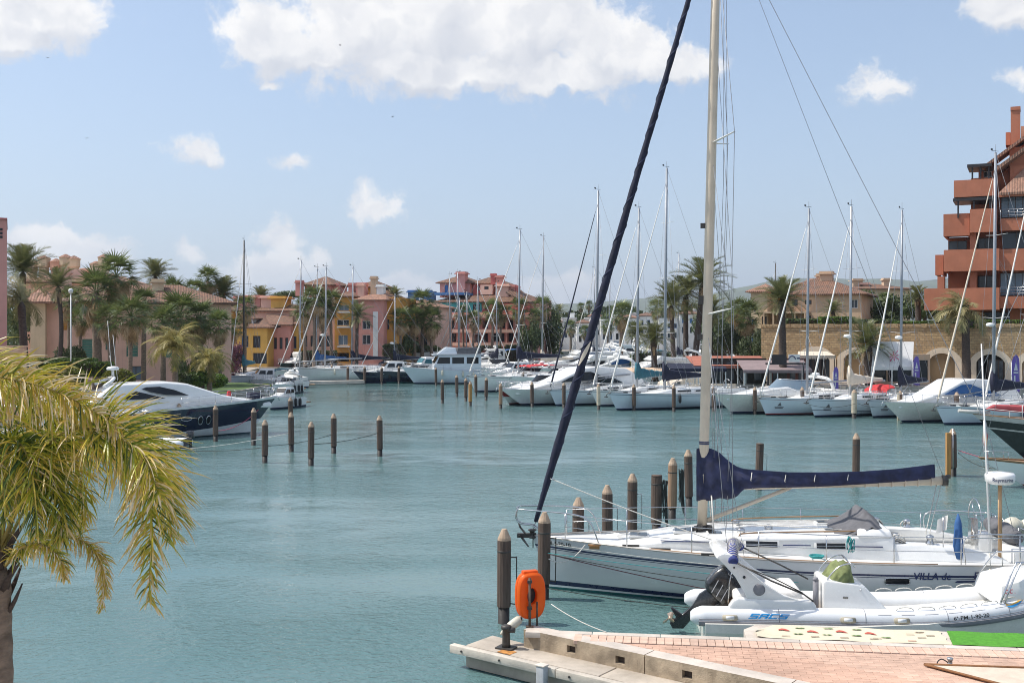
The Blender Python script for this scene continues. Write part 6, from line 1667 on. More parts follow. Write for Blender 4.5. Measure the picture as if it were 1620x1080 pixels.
for (x, y, w_) in ((7.6, 0, .55), (6.9, .45, .4), (8.7, 0, .5), (4.2, .5, .42), (4.2, -.5, .42)):
 z = zd + (.50 if x < 5 else .36 if x < 7.2 else .33 if x < 8 else .20)
 b = MB(); b.box((x, y, z), (w_, w_, .06)); o = b.build('deck_hatch', mat('pale_trim', (.6, .6, .6)), ty, bevel=.015); b = MB(); b.box((x, y, z + .032), (w_ - .09, w_ - .09, .012)); b.build('hatch_glass', DGLASS, o)
for sg in (1, -1):
 b = MB(); b.tube(spline([(6.4, sg * .95, zd + .40), (6.2, sg * .95, zd + .48), (4.8, sg * 1.0, zd + .55), (3.4, sg * 1.0, zd + .59), (3.2, sg * 1.0, zd + .52)], 16), .018, 5); b.build('grab_rail', TEAK, ty)
b = MB()
for x, y in ((6.3, .55), (6.3, -.5), (5.6, .1)): b.lathe([(.09, 0), (.10, .10), (.05, .14)], (x, y, zd + .40), 10)
b.build('deck_vent', STEEL, ty)
for sg in (1, -1): b = MB(); b.ext([(.35, sg * 1.28, zd - .05), (3.3, sg * 1.30, zd - .05), (3.25, sg * 1.18, zd + .36), (1.7, sg * 1.15, zd + .33), (.6, sg * 1.12, zd + .12)], (0, -sg * .34, 0)); b.build('cockpit_coaming', WHITE, ty, bevel=.07, segs=3)
b = MB(); b.box((1.3, 0, zd - .02), (2.2, 1.7, .05)); b.box((.15, 0, zd + .12), (.40, 2.5, .32)); b.box((.62, .0, zd + .2), (.3, .45, .5)); b.build('cockpit_seat', WHITE, ty, bevel=.03)
for sg in (1, -1):
 for x in (2.85, 2.10):
  b = MB(); z = zd + (.34 if x > 2.5 else .31)
  b.lathe([(.11, 0), (.10, .05), (.065, .10), (.085, .17), (.085, .20), (.03, .23)], (x, sg * 1.02, z), 14); w_ = b.build('winch', STEEL, ty)
  b = MB(); rr = random.Random(int(x * 10) + sg)
  for k_ in range(9 if x > 2.5 else 3):
   a0 = rr.uniform(0, 6); R = rr.uniform(.11, .21) * (1 if x > 2.5 else .6); cx, cz = x + rr.uniform(-.05, .05), z + rr.uniform(-.08, .10)
   b.tube([(cx + R * math.cos(a0 + i * .628), sg * (1.10 + .03 * math.sin(i * 2 + k_)), cz + R * .8 * math.sin(a0 + i * .628)) for i in range(11)], .011, 4, cap=False)
  b.build('rope_coil', ROPEW, w_, fix=False)
b = MB(); b.tube([(.8 + .0 * i, .48 * math.cos(i * .45), zd + .75 + .48 * math.sin(i * .45)) for i in range(15)], .016, 5, cap=False)
for a in range(3): b.tube([(.8, .48 * math.cos(a * 2.09), zd + .75 + .48 * math.sin(a * 2.09)), (.8, 0, zd + .75)], .01, 4)
b.box((.84, 0, zd + .45), (.16, .22, .62)); b.build('steering_wheel', STEEL, ty)
b = MB(); rings = []
for x, hh, ws in ((2.7, .02, 1.0), (2.95, .16, 1.02), (3.2, .44, .98), (3.4, .62, .92), (3.5, .50, .98), (3.85, .30, .95), (4.2, .18, .8)):
 rings.append([Vector((x + .03 * math.sin(7 * y + x * 9), y * 1.14 * ws, zd + .34 + hh * (1 - .45 * y ** 4) + .02 * math.sin(9 * y))) for y in [-1 + i / 8 for i in range(17)]])
b.loft(rings, closed=False, caps=False); b.build('sprayhood', GREYC, ty)
b = MB(); b.box((3.35, .2, zd + .56), (.8, 2.0, .18), taper=.9); b.build('hatch_garage', WHITE, ty, bevel=.06)
zm = 1.52; mx = LY * .634; Ht = 16.8; rk = -.38
mtop = Vector((mx + rk, 0, Ht))
mp = lambda z: Vector((mx + rk * (z - zm) / (Ht - zm), 0, z))
b = MB(); b.tube([mp(zm - .1), mp(4), mp(9), mp(13), mtop], [.118, .118, .118, .112, .09], 12, flat=1.0); mast = b.build('mast', MASTB, ty)
b = MB(); 
for z in (3.6, 3.64): b.tube([mp(z), mp(z + .03)], .124, 12)
b.build('mast_band', INKN, mast)
b = MB(); b.lathe([(.17, 0), (.17, .06), (.14, .12), (.13, .2)], (mx, 0, zm - .08), 12)
rr = random.Random(8)
for k_ in range(10): a = rr.uniform(0, 6.28); b.box((mx + .2 * math.cos(a), .2 * math.sin(a), zm + rr.uniform(0, .1)), (.1, .07, .1), rz=a)
b.build('mast_collar', DARKST, mast)
for z in (6.75, 10.9):
 q = mp(z)
 for sg in (1, -1):
  b = MB(); b.tube([q, q + Vector((-.46, sg * (1.15 if z < 8 else .85), .12))], [.05, .028], 6, flat=.45); b.build('spreader', WFRAME, mast)
b = MB()
for z, w_ in ((7.1, .2), (6.2, .14), (8.9, .12)): b.box(mp(z) + Vector((.16, 0, 0)), (.12, .1, w_))
b.build('mast_lamp', DARKST, mast)
bA, bB = Vector((mx - .12, 0, 2.58)), Vector((mx - 5.65, 0, 2.80))
b = MB(); b.tube([bA, bB], .085, 8, flat=1.25); boom = b.build('boom', MASTB, ty)
b = MB(); b.tube([bB + Vector((.03, 0, 0)), bB + Vector((-.10, 0, 0))], .10, 8, flat=1.3); b.lathe([(.05, -.04), (.05, .04)], bB + Vector((-.12, 0, .1)), 8); b.build('boom_end', DARKST, boom)
b = MB()
for i in range(7): q = bA.lerp(bB, .62 + .055 * i); b.tube([q + Vector((0, .10 * math.cos(a), .12 * math.sin(a))) for a in [j * .785 for j in range(9)]], .012, 4, cap=False)
b.build('sail_tie', CREAMC, boom)
b = MB(); b.tube([mp(1.75) + Vector((-.1, 0, 0)), bA.lerp(bB, .36) - Vector((0, 0, .08))], [.055, .045], 8); b.build('kicker_strut', MASTB, boom)
sec = [(-.046, 2.22, 3.48, .05), (-.038, 2.20, 3.52, .15), (.02, 2.23, 3.50, .20), (.055, 2.30, 3.40, .25), (.09, 2.26, 3.22, .26), (.125, 2.33, 3.08, .25), (.155, 2.52, 3.02, .22), (.22, 2.56, 2.99, .20), (.35, 2.58, 2.95, .17), (.5, 2.62, 2.96, .15), (.65, 2.68, 2.99, .14), (.8, 2.74, 3.06, .12), (.93, 2.80, 3.16, .09), (.965, 2.83, 3.19, .06)]
rings = []; rr = random.Random(12)
fr_ = [s_[0] for s_ in sec]
def interp(u):
 for a, c in zip(sec, sec[1:]):
  if a[0] <= u <= c[0]:
   k_ = (u - a[0]) / (c[0] - a[0]); return [a[i] + (c[i] - a[i]) * k_ for i in range(4)]
 return sec[-1]
NS = 70
for i in range(NS):
 u = -.046 + 1.01 * i / (NS - 1); _, zb, zt, th = interp(u)
 x = bA.x + (bB.x - bA.x) * u; ring = []
 for j in range(20):
  a = 2 * math.pi * j / 20
  cz, hz = (zb + zt) / 2, (zt - zb) / 2
  th2 = th * (1 - .45 * math.sin(a))                         # thinner towards the ridge
  fold = 1 + (.20 * math.sin(u * 44 + math.sin(a) * 4) + .13 * math.sin(u * 90 + a * 2)) * (1.25 if u < .2 else .40) * abs(math.cos(a))
  ring.append(Vector((x, math.cos(a) * th2 * fold, cz + hz * math.copysign(abs(math.sin(a)) ** .85, math.sin(a)))))
 rings.append(ring)
b = MB(); b.loft(rings); cov = b.build('sail_cover', COVERC, boom)
b = MB()
for u in (.19, .335, .46, .60): _, zb, zt, th = interp(u); x = bA.x + (bB.x - bA.x) * u; b.tube([(x, th * .85, zt - .05), (x + .03, th + .03, (zt + zb) / 2), (x - .02, th * .6, zb)], .010, 4)
b.build('cover_lacing', ROPEW, cov)
st, ht = Vector((LY - .02, 0, 1.42)), mp(Ht - .45) + Vector((.12, 0, 0))
d = (ht - st)
b = MB(); n = 60; pts, R = [], []
for i in range(n + 1):
 s = i / n; pts.append(st + d * (.015 + .965 * s))
 R.append((.04 + .075 * min(1, s * 7)) * (1 - .62 * s) * (1 + .08 * math.sin(i * 1.9)) + .012)
b.tube(pts, R, 10); jb = b.build('furled_headsail', NAVYC, ty)
e1 = d.cross(Vector((0, 1, 0))).normalized(); e2 = d.cross(e1).normalized()
b = MB(); tw = []
for i in range(240):
 s = i / 239; k_ = min(n, int(s * n)); a = s * 100
 tw.append(st + d * (.03 + .94 * s) + (e1 * math.cos(a) + e2 * math.sin(a)) * (R[k_] + .004))
b.tube(tw, .010, 4, cap=False); b.build('headsail_wrap', mat('blue_thread', (.028, .036, .085), .8, var=.2), jb, fix=False)
b = MB(); vs = []
for j in range(9):
 ph = 4.15 + .13 * j; hw = .42 * math.sin(math.pi * (j + .6) / 9.2); c0 = st + d * (.272 + .0052 * j)
 vs.append([c0 + (e1 * math.cos(ph + q_) + e2 * math.sin(ph + q_)) * .121 for q_ in (-hw, 0, hw)])
b.loft(vs, closed=False, caps=False); b.build('sail_clew_patch', CREAMC, jb, fix=False)
b = MB(); b.lathe([(.09, 0), (.11, .03), (.06, .06), (.06, .16), (.11, .19), (.09, .22)], st + Vector((.02, 0, -.18)), 12); b.tube([(LY - .02, 0, 1.0), st], .014, 5); b.build('furling_drum', DARKST, jb)
b = MB(); b.lathe([(.0, 0), (.05, .01), (.05, .03), (0, .04)], st + d * .085 + Vector((-.1, .06, 0)), 8); b.build('sail_clew', STEEL, jb)
b = MB(); cl = st + d * .085
b.tube([st, ht], .010, 4)
for sg in (1, -1):
 sp1, sp2 = mp(6.75) + Vector((-.46, sg * 1.15, .12)), mp(10.9) + Vector((-.46, sg * .85, .12))
 ch = hy.p(.60, hy.zs(.60), sg, -.16)
 b.tube([ch, sp1, sp2, mp(15.9)], .008, 4); b.tube([ch + Vector((.12, 0, 0)), mp(6.55)], .007, 4); b.tube([sp1, mp(10.7)], .006, 4)
 b.tube([ch + Vector((-.25, 0, 0)), mp(6.4)], .006, 4)
bs = Vector((2.4, 0, 9.0)); 
b.tube([Vector((.1, .9, zd + .1)), Vector((.55, 0, 4.2)), mtop], .008, 4); b.tube([Vector((.1, -.9, zd + .1)), Vector((.55, 0, 4.2))], .007, 4)
b.tube([bB + Vector((0, 0, .1)), mtop + Vector((-.1, 0, -.1))], .006, 4)
b.tube([mp(zm + .3) + Vector((-.22, .1, 0)), mp(10)+ Vector((-.3, .05, 0)), mtop + Vector((-.15, 0, -.2))], .006, 4); b.tube([mp(zm + .3) + Vector((-.3, -.1, 0)), mp(9) + Vector((-.42, -.05, 0)), mtop + Vector((-.2, 0, -.2))], .006, 4)
b.tube([mp(zm + .3) + Vector((-.55, .25, -.2)), mp(7) + Vector((-.6, .3, 0)), mp(14)], .006, 4)
b.build('standing_rigging', WIRE, ty, fix=False)
b = MB(); b.tube(sag(cl + Vector((-.1, .06, .02)), (mx - .9, 1.35, 1.30), .05, 14), .013, 5)
for y in (.25, .4, -.3): b.tube([mp(2.4) + Vector((-.18, y, 0)), (mx - .25, y * 1.3, zm)], .012, 4)
b.tube([bB + Vector((.15, 0, -.1)), (2.0, .3, 1.6), (1.7, .55, 1.15)], .012, 4); b.tube([bB + Vector((.05, 0, -.1)), (1.9, .25, 1.6), (1.75, .6, 1.15)], .010, 4)
b.tube([mp(zm + .2), (4.9, .5, zd + .56), (2.8, .9, zd + .55)], .012, 4); b.tube([mp(zm + .2), (4.9, -.4, zd + .56), (2.8, -.8, zd + .55)], .012, 4)
b.build('running_rigging', ROPEW, ty, fix=False)
rails(hy, ty, z=.62, t0=.05, t1=.93, n=8, m=STEEL, r=.014, bow=False, name='guard_rail')
b = MB()
A = [hy.p(.86, hy.zs(.86), 1, -.08), hy.p(.87, hy.zs(.87), 1, -.05) + Vector((.1, 0, .5)), hy.p(.90, hy.zs(.9), 1, -.03) + Vector((.15, 0, .66)), Vector((LY + .18, .30, 1.98)), Vector((LY + .36, .12, 1.98)), Vector((LY + .36, -.12, 1.98)), Vector((LY + .18, -.3, 1.98)), hy.p(.90, hy.zs(.9), -1, -.03) + Vector((.15, 0, .66)), hy.p(.87, hy.zs(.87), -1, -.05) + Vector((.1, 0, .5)), hy.p(.86, hy.zs(.86), -1, -.08)]
b.tube(spline(A, 44), .020, 6)
for sg in (1, -1):
 b.tube(spline([Vector((LY + .36, sg * .1, 1.98)), Vector((LY + .40, sg * .1, 1.75)), Vector((LY + .28, sg * .09, 1.60)), Vector((LY - .05, sg * .08, 1.55)), hy.p(.975, hy.zs(.975), sg, -.02)], 16), .018, 5)
b.build('pulpit', STEEL, ty)
b = MB()
for sg in (1, -1):
 b.tube(spline([(1.5, sg * 1.62, zd), (1.45, sg * 1.6, zd + .62), (.3, sg * 1.5, zd + .66), (.02, sg * 1.25, zd + .66), (-.02, sg * .5, zd + .66)], 20), .018, 5)
 b.tube([(.3, sg * 1.5, zd), (.3, sg * 1.5, zd + .66)], .016, 5); b.tube([(.0, sg * 1.0, zd), (.0, sg * 1.0, zd + .66)], .016, 5); b.tube([(.0, sg * .5, zd), (-.02, sg * .5, zd + .66)], .016, 5)
b.build('pushpit', STEEL, ty)
b = MB(); b.tube([(LY - .1, .06, 1.36), (LY + .15, .05, 1.34), (LY + .30, 0, 1.5), (LY + .34, 0, 1.62)], .025, 6); b.box((LY + .2, 0, 1.30), (.34, .12, .10)); b.ext([(LY + .30, -.14, 1.32), (LY + .30, .14, 1.32), (LY + .08, .05, 1.02), (LY + .08, -.05, 1.02)], (.03, 0, .01)); b.build('anchor', DARKST, ty)
b = MB(); cv = [(.12, -1.2 + .3 * i, zd + .46 + .02 * math.sin(i * 2)) for i in range(8)]; b.tube(cv, [.12, .2, .21, .2, .21, .2, .2, .12], 10); b.build('liferaft_roll', GREYC, ty)
b = MB(); b.tube([(1.52, 1.15, zd + .04), (1.52, 1.15, zd + .35), (1.52, 1.15, zd + .85), (1.52, 1.15, zd + 1.05)], [.11, .11, .075, .015], 10); b.build('rolled_blue_awning', BLUEC, ty)
b = MB(); b.tube([(1.86, 1.2, zd + .3), (1.86, 1.2, zd + .98)], .014, 5); fo = b.build('flag_staff', STEEL, ty)
b = MB(); vs = [[Vector((1.86 + .10 * u + .04 * v, 1.2 + .03 * math.sin(u * 5), zd + .98 - .34 * v - .05 * u)) for u in (-1, -.5, 0, .6, 1.2)] for v in (0, .5, 1)]; b.loft(vs, closed=False, caps=False); b.build('pale_pennant', WHITEC, fo, fix=False)
rp = Vector((.60, 1.12, zd))
b = MB(); b.tube([rp - Vector((0, 0, .1)), rp + Vector((0, 0, 1.74))], .045, 10); post = b.build('radar_post', mat('varnished_post', (.50, .32, .17), .35, metal=.25, var=.2, scale=3), ty)
b = MB(); b.lathe([(.05, 0), (.25, .02), (.315, .07), (.325, .22), (.29, .27), (.05, .30)], rp + Vector((0, 0, 1.72)), 24); rd = b.build('radar_dome', WHITE, post)
R_ = .328
lettering('Raymarine', .115, lambda u, v: rp + Vector((R_ * math.sin(-(u - .27) / R_), R_ * math.cos(-(u - .27) / R_), 1.72 + .10 + v)), INKN, rd, bold=.001)
b = MB(); b.tube([rp + Vector((.22, .05, -.1)), rp + Vector((.42, .05, 4.9))], [.028, .014], 6); b.build('antenna', WHITE, ty)
def fender(parent, top, ln, r, m=FENDER, name='fender'):
 b = MB(); z = Vector(top)
 b.lathe([(.03, 0), (.05, -.06), (r * .8, -.14), (r, -.26), (r, -ln + .12), (r * .75, -ln + .03), (.03, -ln)], z, 14); o = b.build(name, m, parent)
 b = MB(); b.tube([z, z + Vector((0, -.05, .35))], .010, 4); b.build('fender_lanyard', ROPEW, o)
 return o
for x, r_, ln, dz in ((1.40, .13, .75, .02), (1.14, .135, .72, .06), (.88, .12, .72, 0)): fender(ty, hy.p(x / LY, 1.0, 1, .17) + Vector((0, 0, .10 + dz)), ln, r_)
b = MB(); 
pl = [(3.02 + math.copysign(min(.27, .34 * abs(math.cos(a))), math.cos(a)), .80 + math.copysign(min(.075, .10 * abs(math.sin(a))), math.sin(a))) for a in [2 * math.pi * i / 24 for i in range(24)]]
b.add([hy.at(x, z, S1, .012) for x, z in pl], [tuple(range(24))]); po = b.build('hull_portlight', DGLASS, ty, fix=False)
b = MB(); b.tube([hy.at(x, z, S1, .008) for x, z in pl + pl[:1]], .014, 5, cap=False); b.build('portlight_frame', STEEL, po)
hullfn = lambda x0, z0: (lambda u, v: hy.at(x0 - u, z0 + v, S1, .009))
lettering('VILLA de', .22, hullfn(2.68, .845), INKN, ty, shear=.15, bold=.004)
lettering('ES', .22, hullfn(1.36, .865), INKN, ty, shear=.15, bold=.004)
b = MB(); b.add([hy.at(x, z, S1, .009) for x, z in ((1.72, .82), (1.3, .83), (1.35, .79), (1.77, .78))], [(0, 1, 2, 3)]); b.build('name_flourish', INKN, ty, fix=False)
lettering('PM-1-20-10', .135, hullfn(LY - .33, 1.125), INKB, ty, bold=.003)
def rope(name, label, pts, r=.012, m=ROPEW, parent=None):
 b = MB(); b.tube(pts, r, 5)
 o = b.build(name, m, parent, fix=False)
 if parent is None: setp(o, label, 'rope')
 return o
W2 = lambda p: ty.matrix_basis @ Vector(p)
bpy.context.view_layer.update()
MW = Matrix.Translation(stern) @ Matrix.Rotation(math.atan2(hd.y, hd.x), 4, 'Z')
yw = lambda p: MW @ Vector(p)
b = MB(); cc = (3.75, 1.62, 0)
for k_ in range(7): b.tube([(4.0 + .04 * math.sin(k_ * 2.1) + .05 * math.cos(i * .7 + k_), 1.66 + .02 * k_ % .06, zd + .60 - .30 * (.5 - .5 * math.cos(i * .63)) - .03 * k_ % .1) for i in range(11)], .010, 4)
b.build('teal_rope_coil', ROPET, ty, fix=False)
b = MB()
for k_ in range(5): b.tube([(4.7 + (.13 + .01 * k_) * math.cos(i * .63), 1.45 + (.10 + .01 * k_) * math.sin(i * .63), zd + .05 + .012 * k_) for i in range(11)], .011, 4, cap=False)
b.build('teal_rope_coil', ROPET, ty, fix=False)
b = MB(); b.box((9.75, 1.03, 1.25), (.24, .10, .07)); b.tube([(9.6, 1.03, 1.30), (9.9, 1.03, 1.30)], .02, 5); b.build('mooring_cleat', mat('bronze', (.35, .20, .09), .4, metal=.6), ty)
for a in (.55, .44):
 pass
for q, w_ in (((8.2, 1.15, zd + .10), .45), ((8.9, .75, zd + .09), .4), ((7.0, 1.55, zd + .09), .6)): b = MB(); b.box(q, (w_, .06, .05)); b.build('deck_track', DARKST, ty)
# ------------------------------------------------------------------ rigid inflatable boat
RL, RB = 8.0, 1.84
rib_l = Vector((3.84, 22.6, -.07))
rib_rz = -.075
tr_ = thing('rigid_inflatable_boat', 'white inflatable motorboat with black outboard and raked white arch beside the dock', 'motorboat', rib_l, rib_rz)
TR = .205
half = RB / 2 - TR
tz = lambda x: .63 + .0 * x + .62 * max(0, (x - 3.6) / 4.4) ** 2
def tubeline(sg):
 return [Vector((x, sg * half * (1 if x < 4.2 else max(0.02, 1 - ((x - 4.2) / 3.7) ** 2.3) ** .75), tz(x))) for x in [-.15, .05, .3, .7, 1.2, 2, 2.8, 3.6, 4.2, 4.8, 5.4, 6.0, 6.5, 6.9, 7.3, 7.6, 7.85]]
b = MB()
for sg in (1, -1):
 cv = spline(tubeline(sg) + [Vector((7.95, 0, tz(7.95)))], 60)
 R = [TR * (min(1, .42 + .58 * (i / 4) ** .6) if i < 4 else 1) * (1 - .25 * max(0, (i - 48) / 12)) for i in range(60)]
 b.tube(cv, R, 20)
tube = b.build('tube', HYP, tr_)
tubecv = {sg: spline(tubeline(sg), 80) for sg in (1, -1)}
def on_tube(sg, x, ang, out=.004):
 """point on the tube skin: ang 0 = straight outboard, 90 = top"""
 cv = tubecv[sg]; i = min(range(len(cv)), key=lambda k: abs(cv[k].x - x)); i = max(1, min(len(cv) - 2, i))
 lo = i - 1 if cv[i].x > x else i
 p0, p1 = cv[lo], cv[lo + 1]; k_ = (x - p0.x) / max(1e-6, p1.x - p0.x); c = p0.lerp(p1, k_)
 t = (p1 - p0).normalized(); o = t.cross(Vector((0, 0, 1))).normalized() * (1 if sg < 0 else -1); u = Vector((0, 0, 1))
 u = o.cross(t) if sg > 0 else t.cross(o); u = u if u.z > 0 else -u
 return c + (o * math.cos(rad(ang)) + u * math.sin(rad(ang))) * (TR + out)
for sg in (1, -1):
 xs = [.0 + 7.3 * i / 50 for i in range(51)]
 b = MB()
 b.loft([[on_tube(sg, x, a, o_) for a, o_ in ((-40, .0), (-40, .035), (-26, .045), (-12, .035), (-12, .0))] for x in xs], smooth=False, caps=True, closed=True)
 b.build('rubbing_strake', GREYR, tube, fix=True)
 b = MB(); b.tube([on_tube(sg, x, -2, .002) for x in xs], .007, 5); b.build('tube_piping', GREYR, tube)
 b = MB()
 for x in (1.6, 3.3, 4.9, 6.1): b.tube([on_tube(sg, x, a_, .0015) for a_ in range(-40, 130, 12)], .006, 4)
 b.build('tube_seam', GREYR, tube, fix=False)
 for x in (.62, 2.95, 4.0):
  b = MB(); pts = [(x + .15 * math.copysign(min(1, 1.3 * abs(math.cos(a))), math.cos(a)), 8 + 15 * math.copysign(min(1, 1.3 * abs(math.sin(a))), math.sin(a))) for a in [2 * math.pi * i / 16 for i in range(16)]]
  b.loft([[on_tube(sg, q[0], q[1], .0) for q in pts], [on_tube(sg, q[0], q[1], .022) for q in pts]]); pd = b.build('handle_pad', BEIGER, tube)
  b = MB(); pts = [(x + .085 * math.copysign(min(1, 1.3 * abs(math.cos(a))), math.cos(a)), 9 + 8.5 * math.copysign(min(1, 1.3 * abs(math.sin(a))), math.sin(a))) for a in [2 * math.pi * i / 16 for i in range(16)]]
  b.loft([[on_tube(sg, q[0], q[1], .02) for q in pts], [on_tube(sg, q[0], q[1], .034) for q in pts]]); b.build('handle', HYP, pd)
 b = MB()
 for k_ in range(8):
  x = 4.1 + .42 * k_
  b.tube([on_tube(sg, x + .17 * math.cos(a), 70, .01) + Vector((0, 0, .06 * max(0, math.sin(a)))) for a in [math.pi * i / 8 for i in range(9)]], .010, 4)
 b.build('grab_line', ROPEW, tube, fix=False)
 b = MB()
 for k_ in range(7):
  x = 3.55 + .46 * k_
  b.loft([[on_tube(sg, x, 38 + a, .003) for a in (0, 2.2)], [on_tube(sg, x + .26, 38 + a, .003) for a in (0, 2.2)]], closed=False, caps=False)
 b.build('tube_seam_mark', GREYR, tube, fix=False)
b = MB(); rings = []
for x, w_, zk_, ztop in ((.12, 1.02, -.28, .55), (1.5, 1.04, -.32, .55), (3.0, 1.04, -.32, .55), (4.5, .98, -.26, .62), (6.0, .72, .05, .78), (7.0, .40, .45, .98), (7.7, .08, .95, 1.15)):
 rings.append([Vector((x, y * w_, z)) for y, z in ((-1, ztop), (-1.0, ztop - .18), (-.86, zk_ * .35 + .12), (0, zk_), (.86, zk_ * .35 + .12), (1.0, ztop - .18), (1, ztop))])
b.loft(rings, smooth=False); b.build('hull', CREAMW, tr_)
b = MB(); b.box((2.9, 0, .55), (4.6, 1.3, .06)); b.build('floor', TEAK, tr_)
b = MB(); b.ext([(.75, -.62, .86), (1.95, -.62, .86), (2.05, -.62, 1.05), (1.85, -.62, 1.13), (.75, -.62, 1.08)], (0, 1.24, 0)); b.build('rear_seat', WHITEC, tr_, bevel=.07, segs=3)
b = MB(); b.ext([(.60, -.80, .66), (2.4, -.80, .66), (2.35, -.80, .90), (2.28, -.80, 1.0), (.80, -.80, 1.02), (.70, -.80, .97), (.62, -.80, .85)], (0, .2, 0)); b.build('stern_moulding', WHITE, tr_, bevel=.04)
b = MB(); b.box((1.95, 0, 1.0), (.34, 1.2, .32)); b.build('seat_back', WHITEC, tr_, bevel=.10, segs=3)
b = MB(); b.ext([(2.55, -.48, .62), (4.0, -.48, .62), (3.75, -.48, .85), (3.42, -.48, 1.20), (3.25, -.48, 1.26), (2.62, -.48, 1.34), (2.55, -.48, 1.30)], (0, .96, 0)); co = b.build('console', WHITE, tr_, bevel=.05)
b = MB(); b.box((3.0, -.486, 1.0), (.10, .02, .04)); b.lathe([(.02, 0), (.02, .02)], (3.3, -.49, 1.15), 8); b.build('console_latch', STEEL, co)
b = MB(); rings = []; rr = random.Random(4)
for z, xc, wx, wy in ((1.2, 2.98, .26, .42), (1.32, 2.96, .28, .42), (1.44, 3.0, .22, .40), (1.54, 3.02, .18, .34), (1.62, 3.02, .08, .18)):
 rings.append([Vector((xc + wx * math.copysign(abs(math.cos(a)) ** .7, math.cos(a)) * (1 + .10 * math.sin(a * 5 + z * 9)), wy * math.copysign(abs(math.sin(a)) ** .7, math.sin(a)) * (1 + .08 * math.sin(a * 7 - z * 5)), z + .03 * math.sin(a * 3))) for a in [2 * math.pi * i / 28 for i in range(28)]])
b.loft(rings); b.build('console_cover', OLIVEC, co)
b = MB()
for y in (-.42, .42): b.tube(spline([(2.60, y, 1.25), (2.72, y, 1.45), (2.90, y, 1.62), (3.12, y, 1.68), (3.22, y * .9, 1.6)], 14), .016, 6)
b.tube([(3.12, -.42, 1.68), (3.12, .42, 1.68)], .016, 6); b.build('console_rail', STEEL, co)
b = MB(); b.tube([(2.44, -.3, .65), (2.44, -.3, 1.3)], .06, 12); b.tube([(2.44, -.3, 1.3), (2.44, -.3, 1.36)], [.065, .04], 12)
b.build('console_bottle', GREYR, tr_)
def legside(y, dy):
 b = MB()
 outl = [(.98, 1.015), (.93, 1.131), (.74, 1.453), (.50, 1.715), (.38, 1.818), (.40, 1.876), (.52, 1.92), (.68, 1.891), (.80, 1.788), (1.02, 1.569), (1.34, 1.307), (1.72, 1.088), (2.02, 1.0), (1.98, 0.98)]
 b.ext([(x, y, z) for x, z in outl], (0, dy, 0)); return b.build('arch_leg', WHITE, tr_, bevel=.035, segs=3)
legN = legside(-.78, .14); legF = legside(.64, .14)
b = MB(); b.ext([(.36, -.66, 1.788), (.40, -.66, 1.883), (.52, -.66, 1.927), (.70, -.66, 1.891), (.78, -.66, 1.803), (.66, -.66, 1.759), (.50, -.66, 1.73)], (0, 1.32, 0)); b.build('arch_bar', WHITE, tr_, bevel=.04, segs=3)
b = MB(); b.lathe([(.12, 0), (.10, .012)], (1.22, -.785, 1.2), 20, M=Matrix.Rotation(rad(90), 3, 'X')); b.build('speaker_grille', GREYR, legN)
b = MB(); b.lathe([(.03, 0), (.025, .02)], (.92, -.785, 1.45), 12, M=Matrix.Rotation(rad(90), 3, 'X')); b.lathe([(.02, 0), (.015, .02)], (.72, -.785, 1.64), 12, M=Matrix.Rotation(rad(90), 3, 'X')); b.build('arch_fitting', RUBBER, legN)
b = MB(); cv = spline([(.70, -.80, 1.745), (.72, -.55, 1.891), (.78, -.1, 1.934), (.84, .35, 1.934), (.98, .78, 1.803), (1.10, .84, 1.715)], 26); b.tube(cv, [.095 * (1 + .18 * math.sin(i * 1.7)) for i in range(26)], 10); aw = b.build('rolled_awning', mat('royal_blue_canvas', (.045, .06, .22), .85, var=.4, scale=8, bump=.5, bscale=16), tr_)
b = MB()
for k_ in range(22):
 q = cv[2 + k_]; tt = (cv[3 + k_] - cv[1 + k_]).normalized(); a1 = tt.cross(Vector((0, 0, 1))).normalized(); a2 = tt.cross(a1)
 b.tube([q + (a1 * math.cos(i * .785) + a2 * math.sin(i * .785)) * .110 + tt * (.02 * i / 8) for i in range(9)], .008, 4, cap=False)
b.build('awning_lashing', ROPEW, aw, fix=False)
b = MB()
for y in (-.82, -.88): b.tube([(.78, y, 1.745), (1.45, y, 1.401), (2.1, y + .06, 1.131), (2.30, y + .1, .98)], .014, 5)
b.tube([(.95, -.84, 1.657), (1.5, -.84, 1.453), (2.08, -.82, 1.161)], .012, 5)
b.build('awning_frame', DARKST, aw); b = MB()
for y in (.84, .90): b.tube([(1.1, y, 1.73), (1.9, y, 1.365), (2.5, y - .06, 1.073)], .014, 5)
b.build('awning_frame', DARKST, aw)
er = Vector((.46, 0, .70))
EM = Matrix.Rotation(rad(44), 3, 'Y')
b = MB(); rings = []
for z, x0, x1, w_ in ((.02, -.42, .10, .15), (.14, -.50, .12, .19), (.42, -.52, .12, .20), (.60, -.48, .08, .18), (.68, -.40, .02, .12)):
 rings.append([er + EM @ Vector((x, y, z + .06)) for x, y in ((x0, -w_ * .7), (x0 + .06, -w_), (x1 - .05, -w_), (x1, -w_ * .7), (x1, w_ * .7), (x1 - .05, w_), (x0 + .06, w_), (x0, w_ * .7))])
b.loft(rings); eng = b.build('outboard_engine', ENG, tr_, bevel=.02)
b = MB(); leg = [(-.36, .10), (.02, .10), (-.06, -.30), (-.16, -.50), (-.14, -.86), (-.30, -1.02), (-.42, -.98), (-.40, -.80), (-.62, -.74), (-.62, -.70), (-.36, -.66), (-.34, -.4), (-.40, -.1)]
b.ext([er + EM @ Vector((x, -.05, z)) for x, z in leg], EM @ Vector((0, .10, 0))); b.build('engine_leg', ENG, eng, bevel=.015)
b = MB(); b.box(er + EM @ Vector((.10, 0, -.02)), (.16, .30, .5), M=EM); b.build('engine_bracket', DARKST, eng)
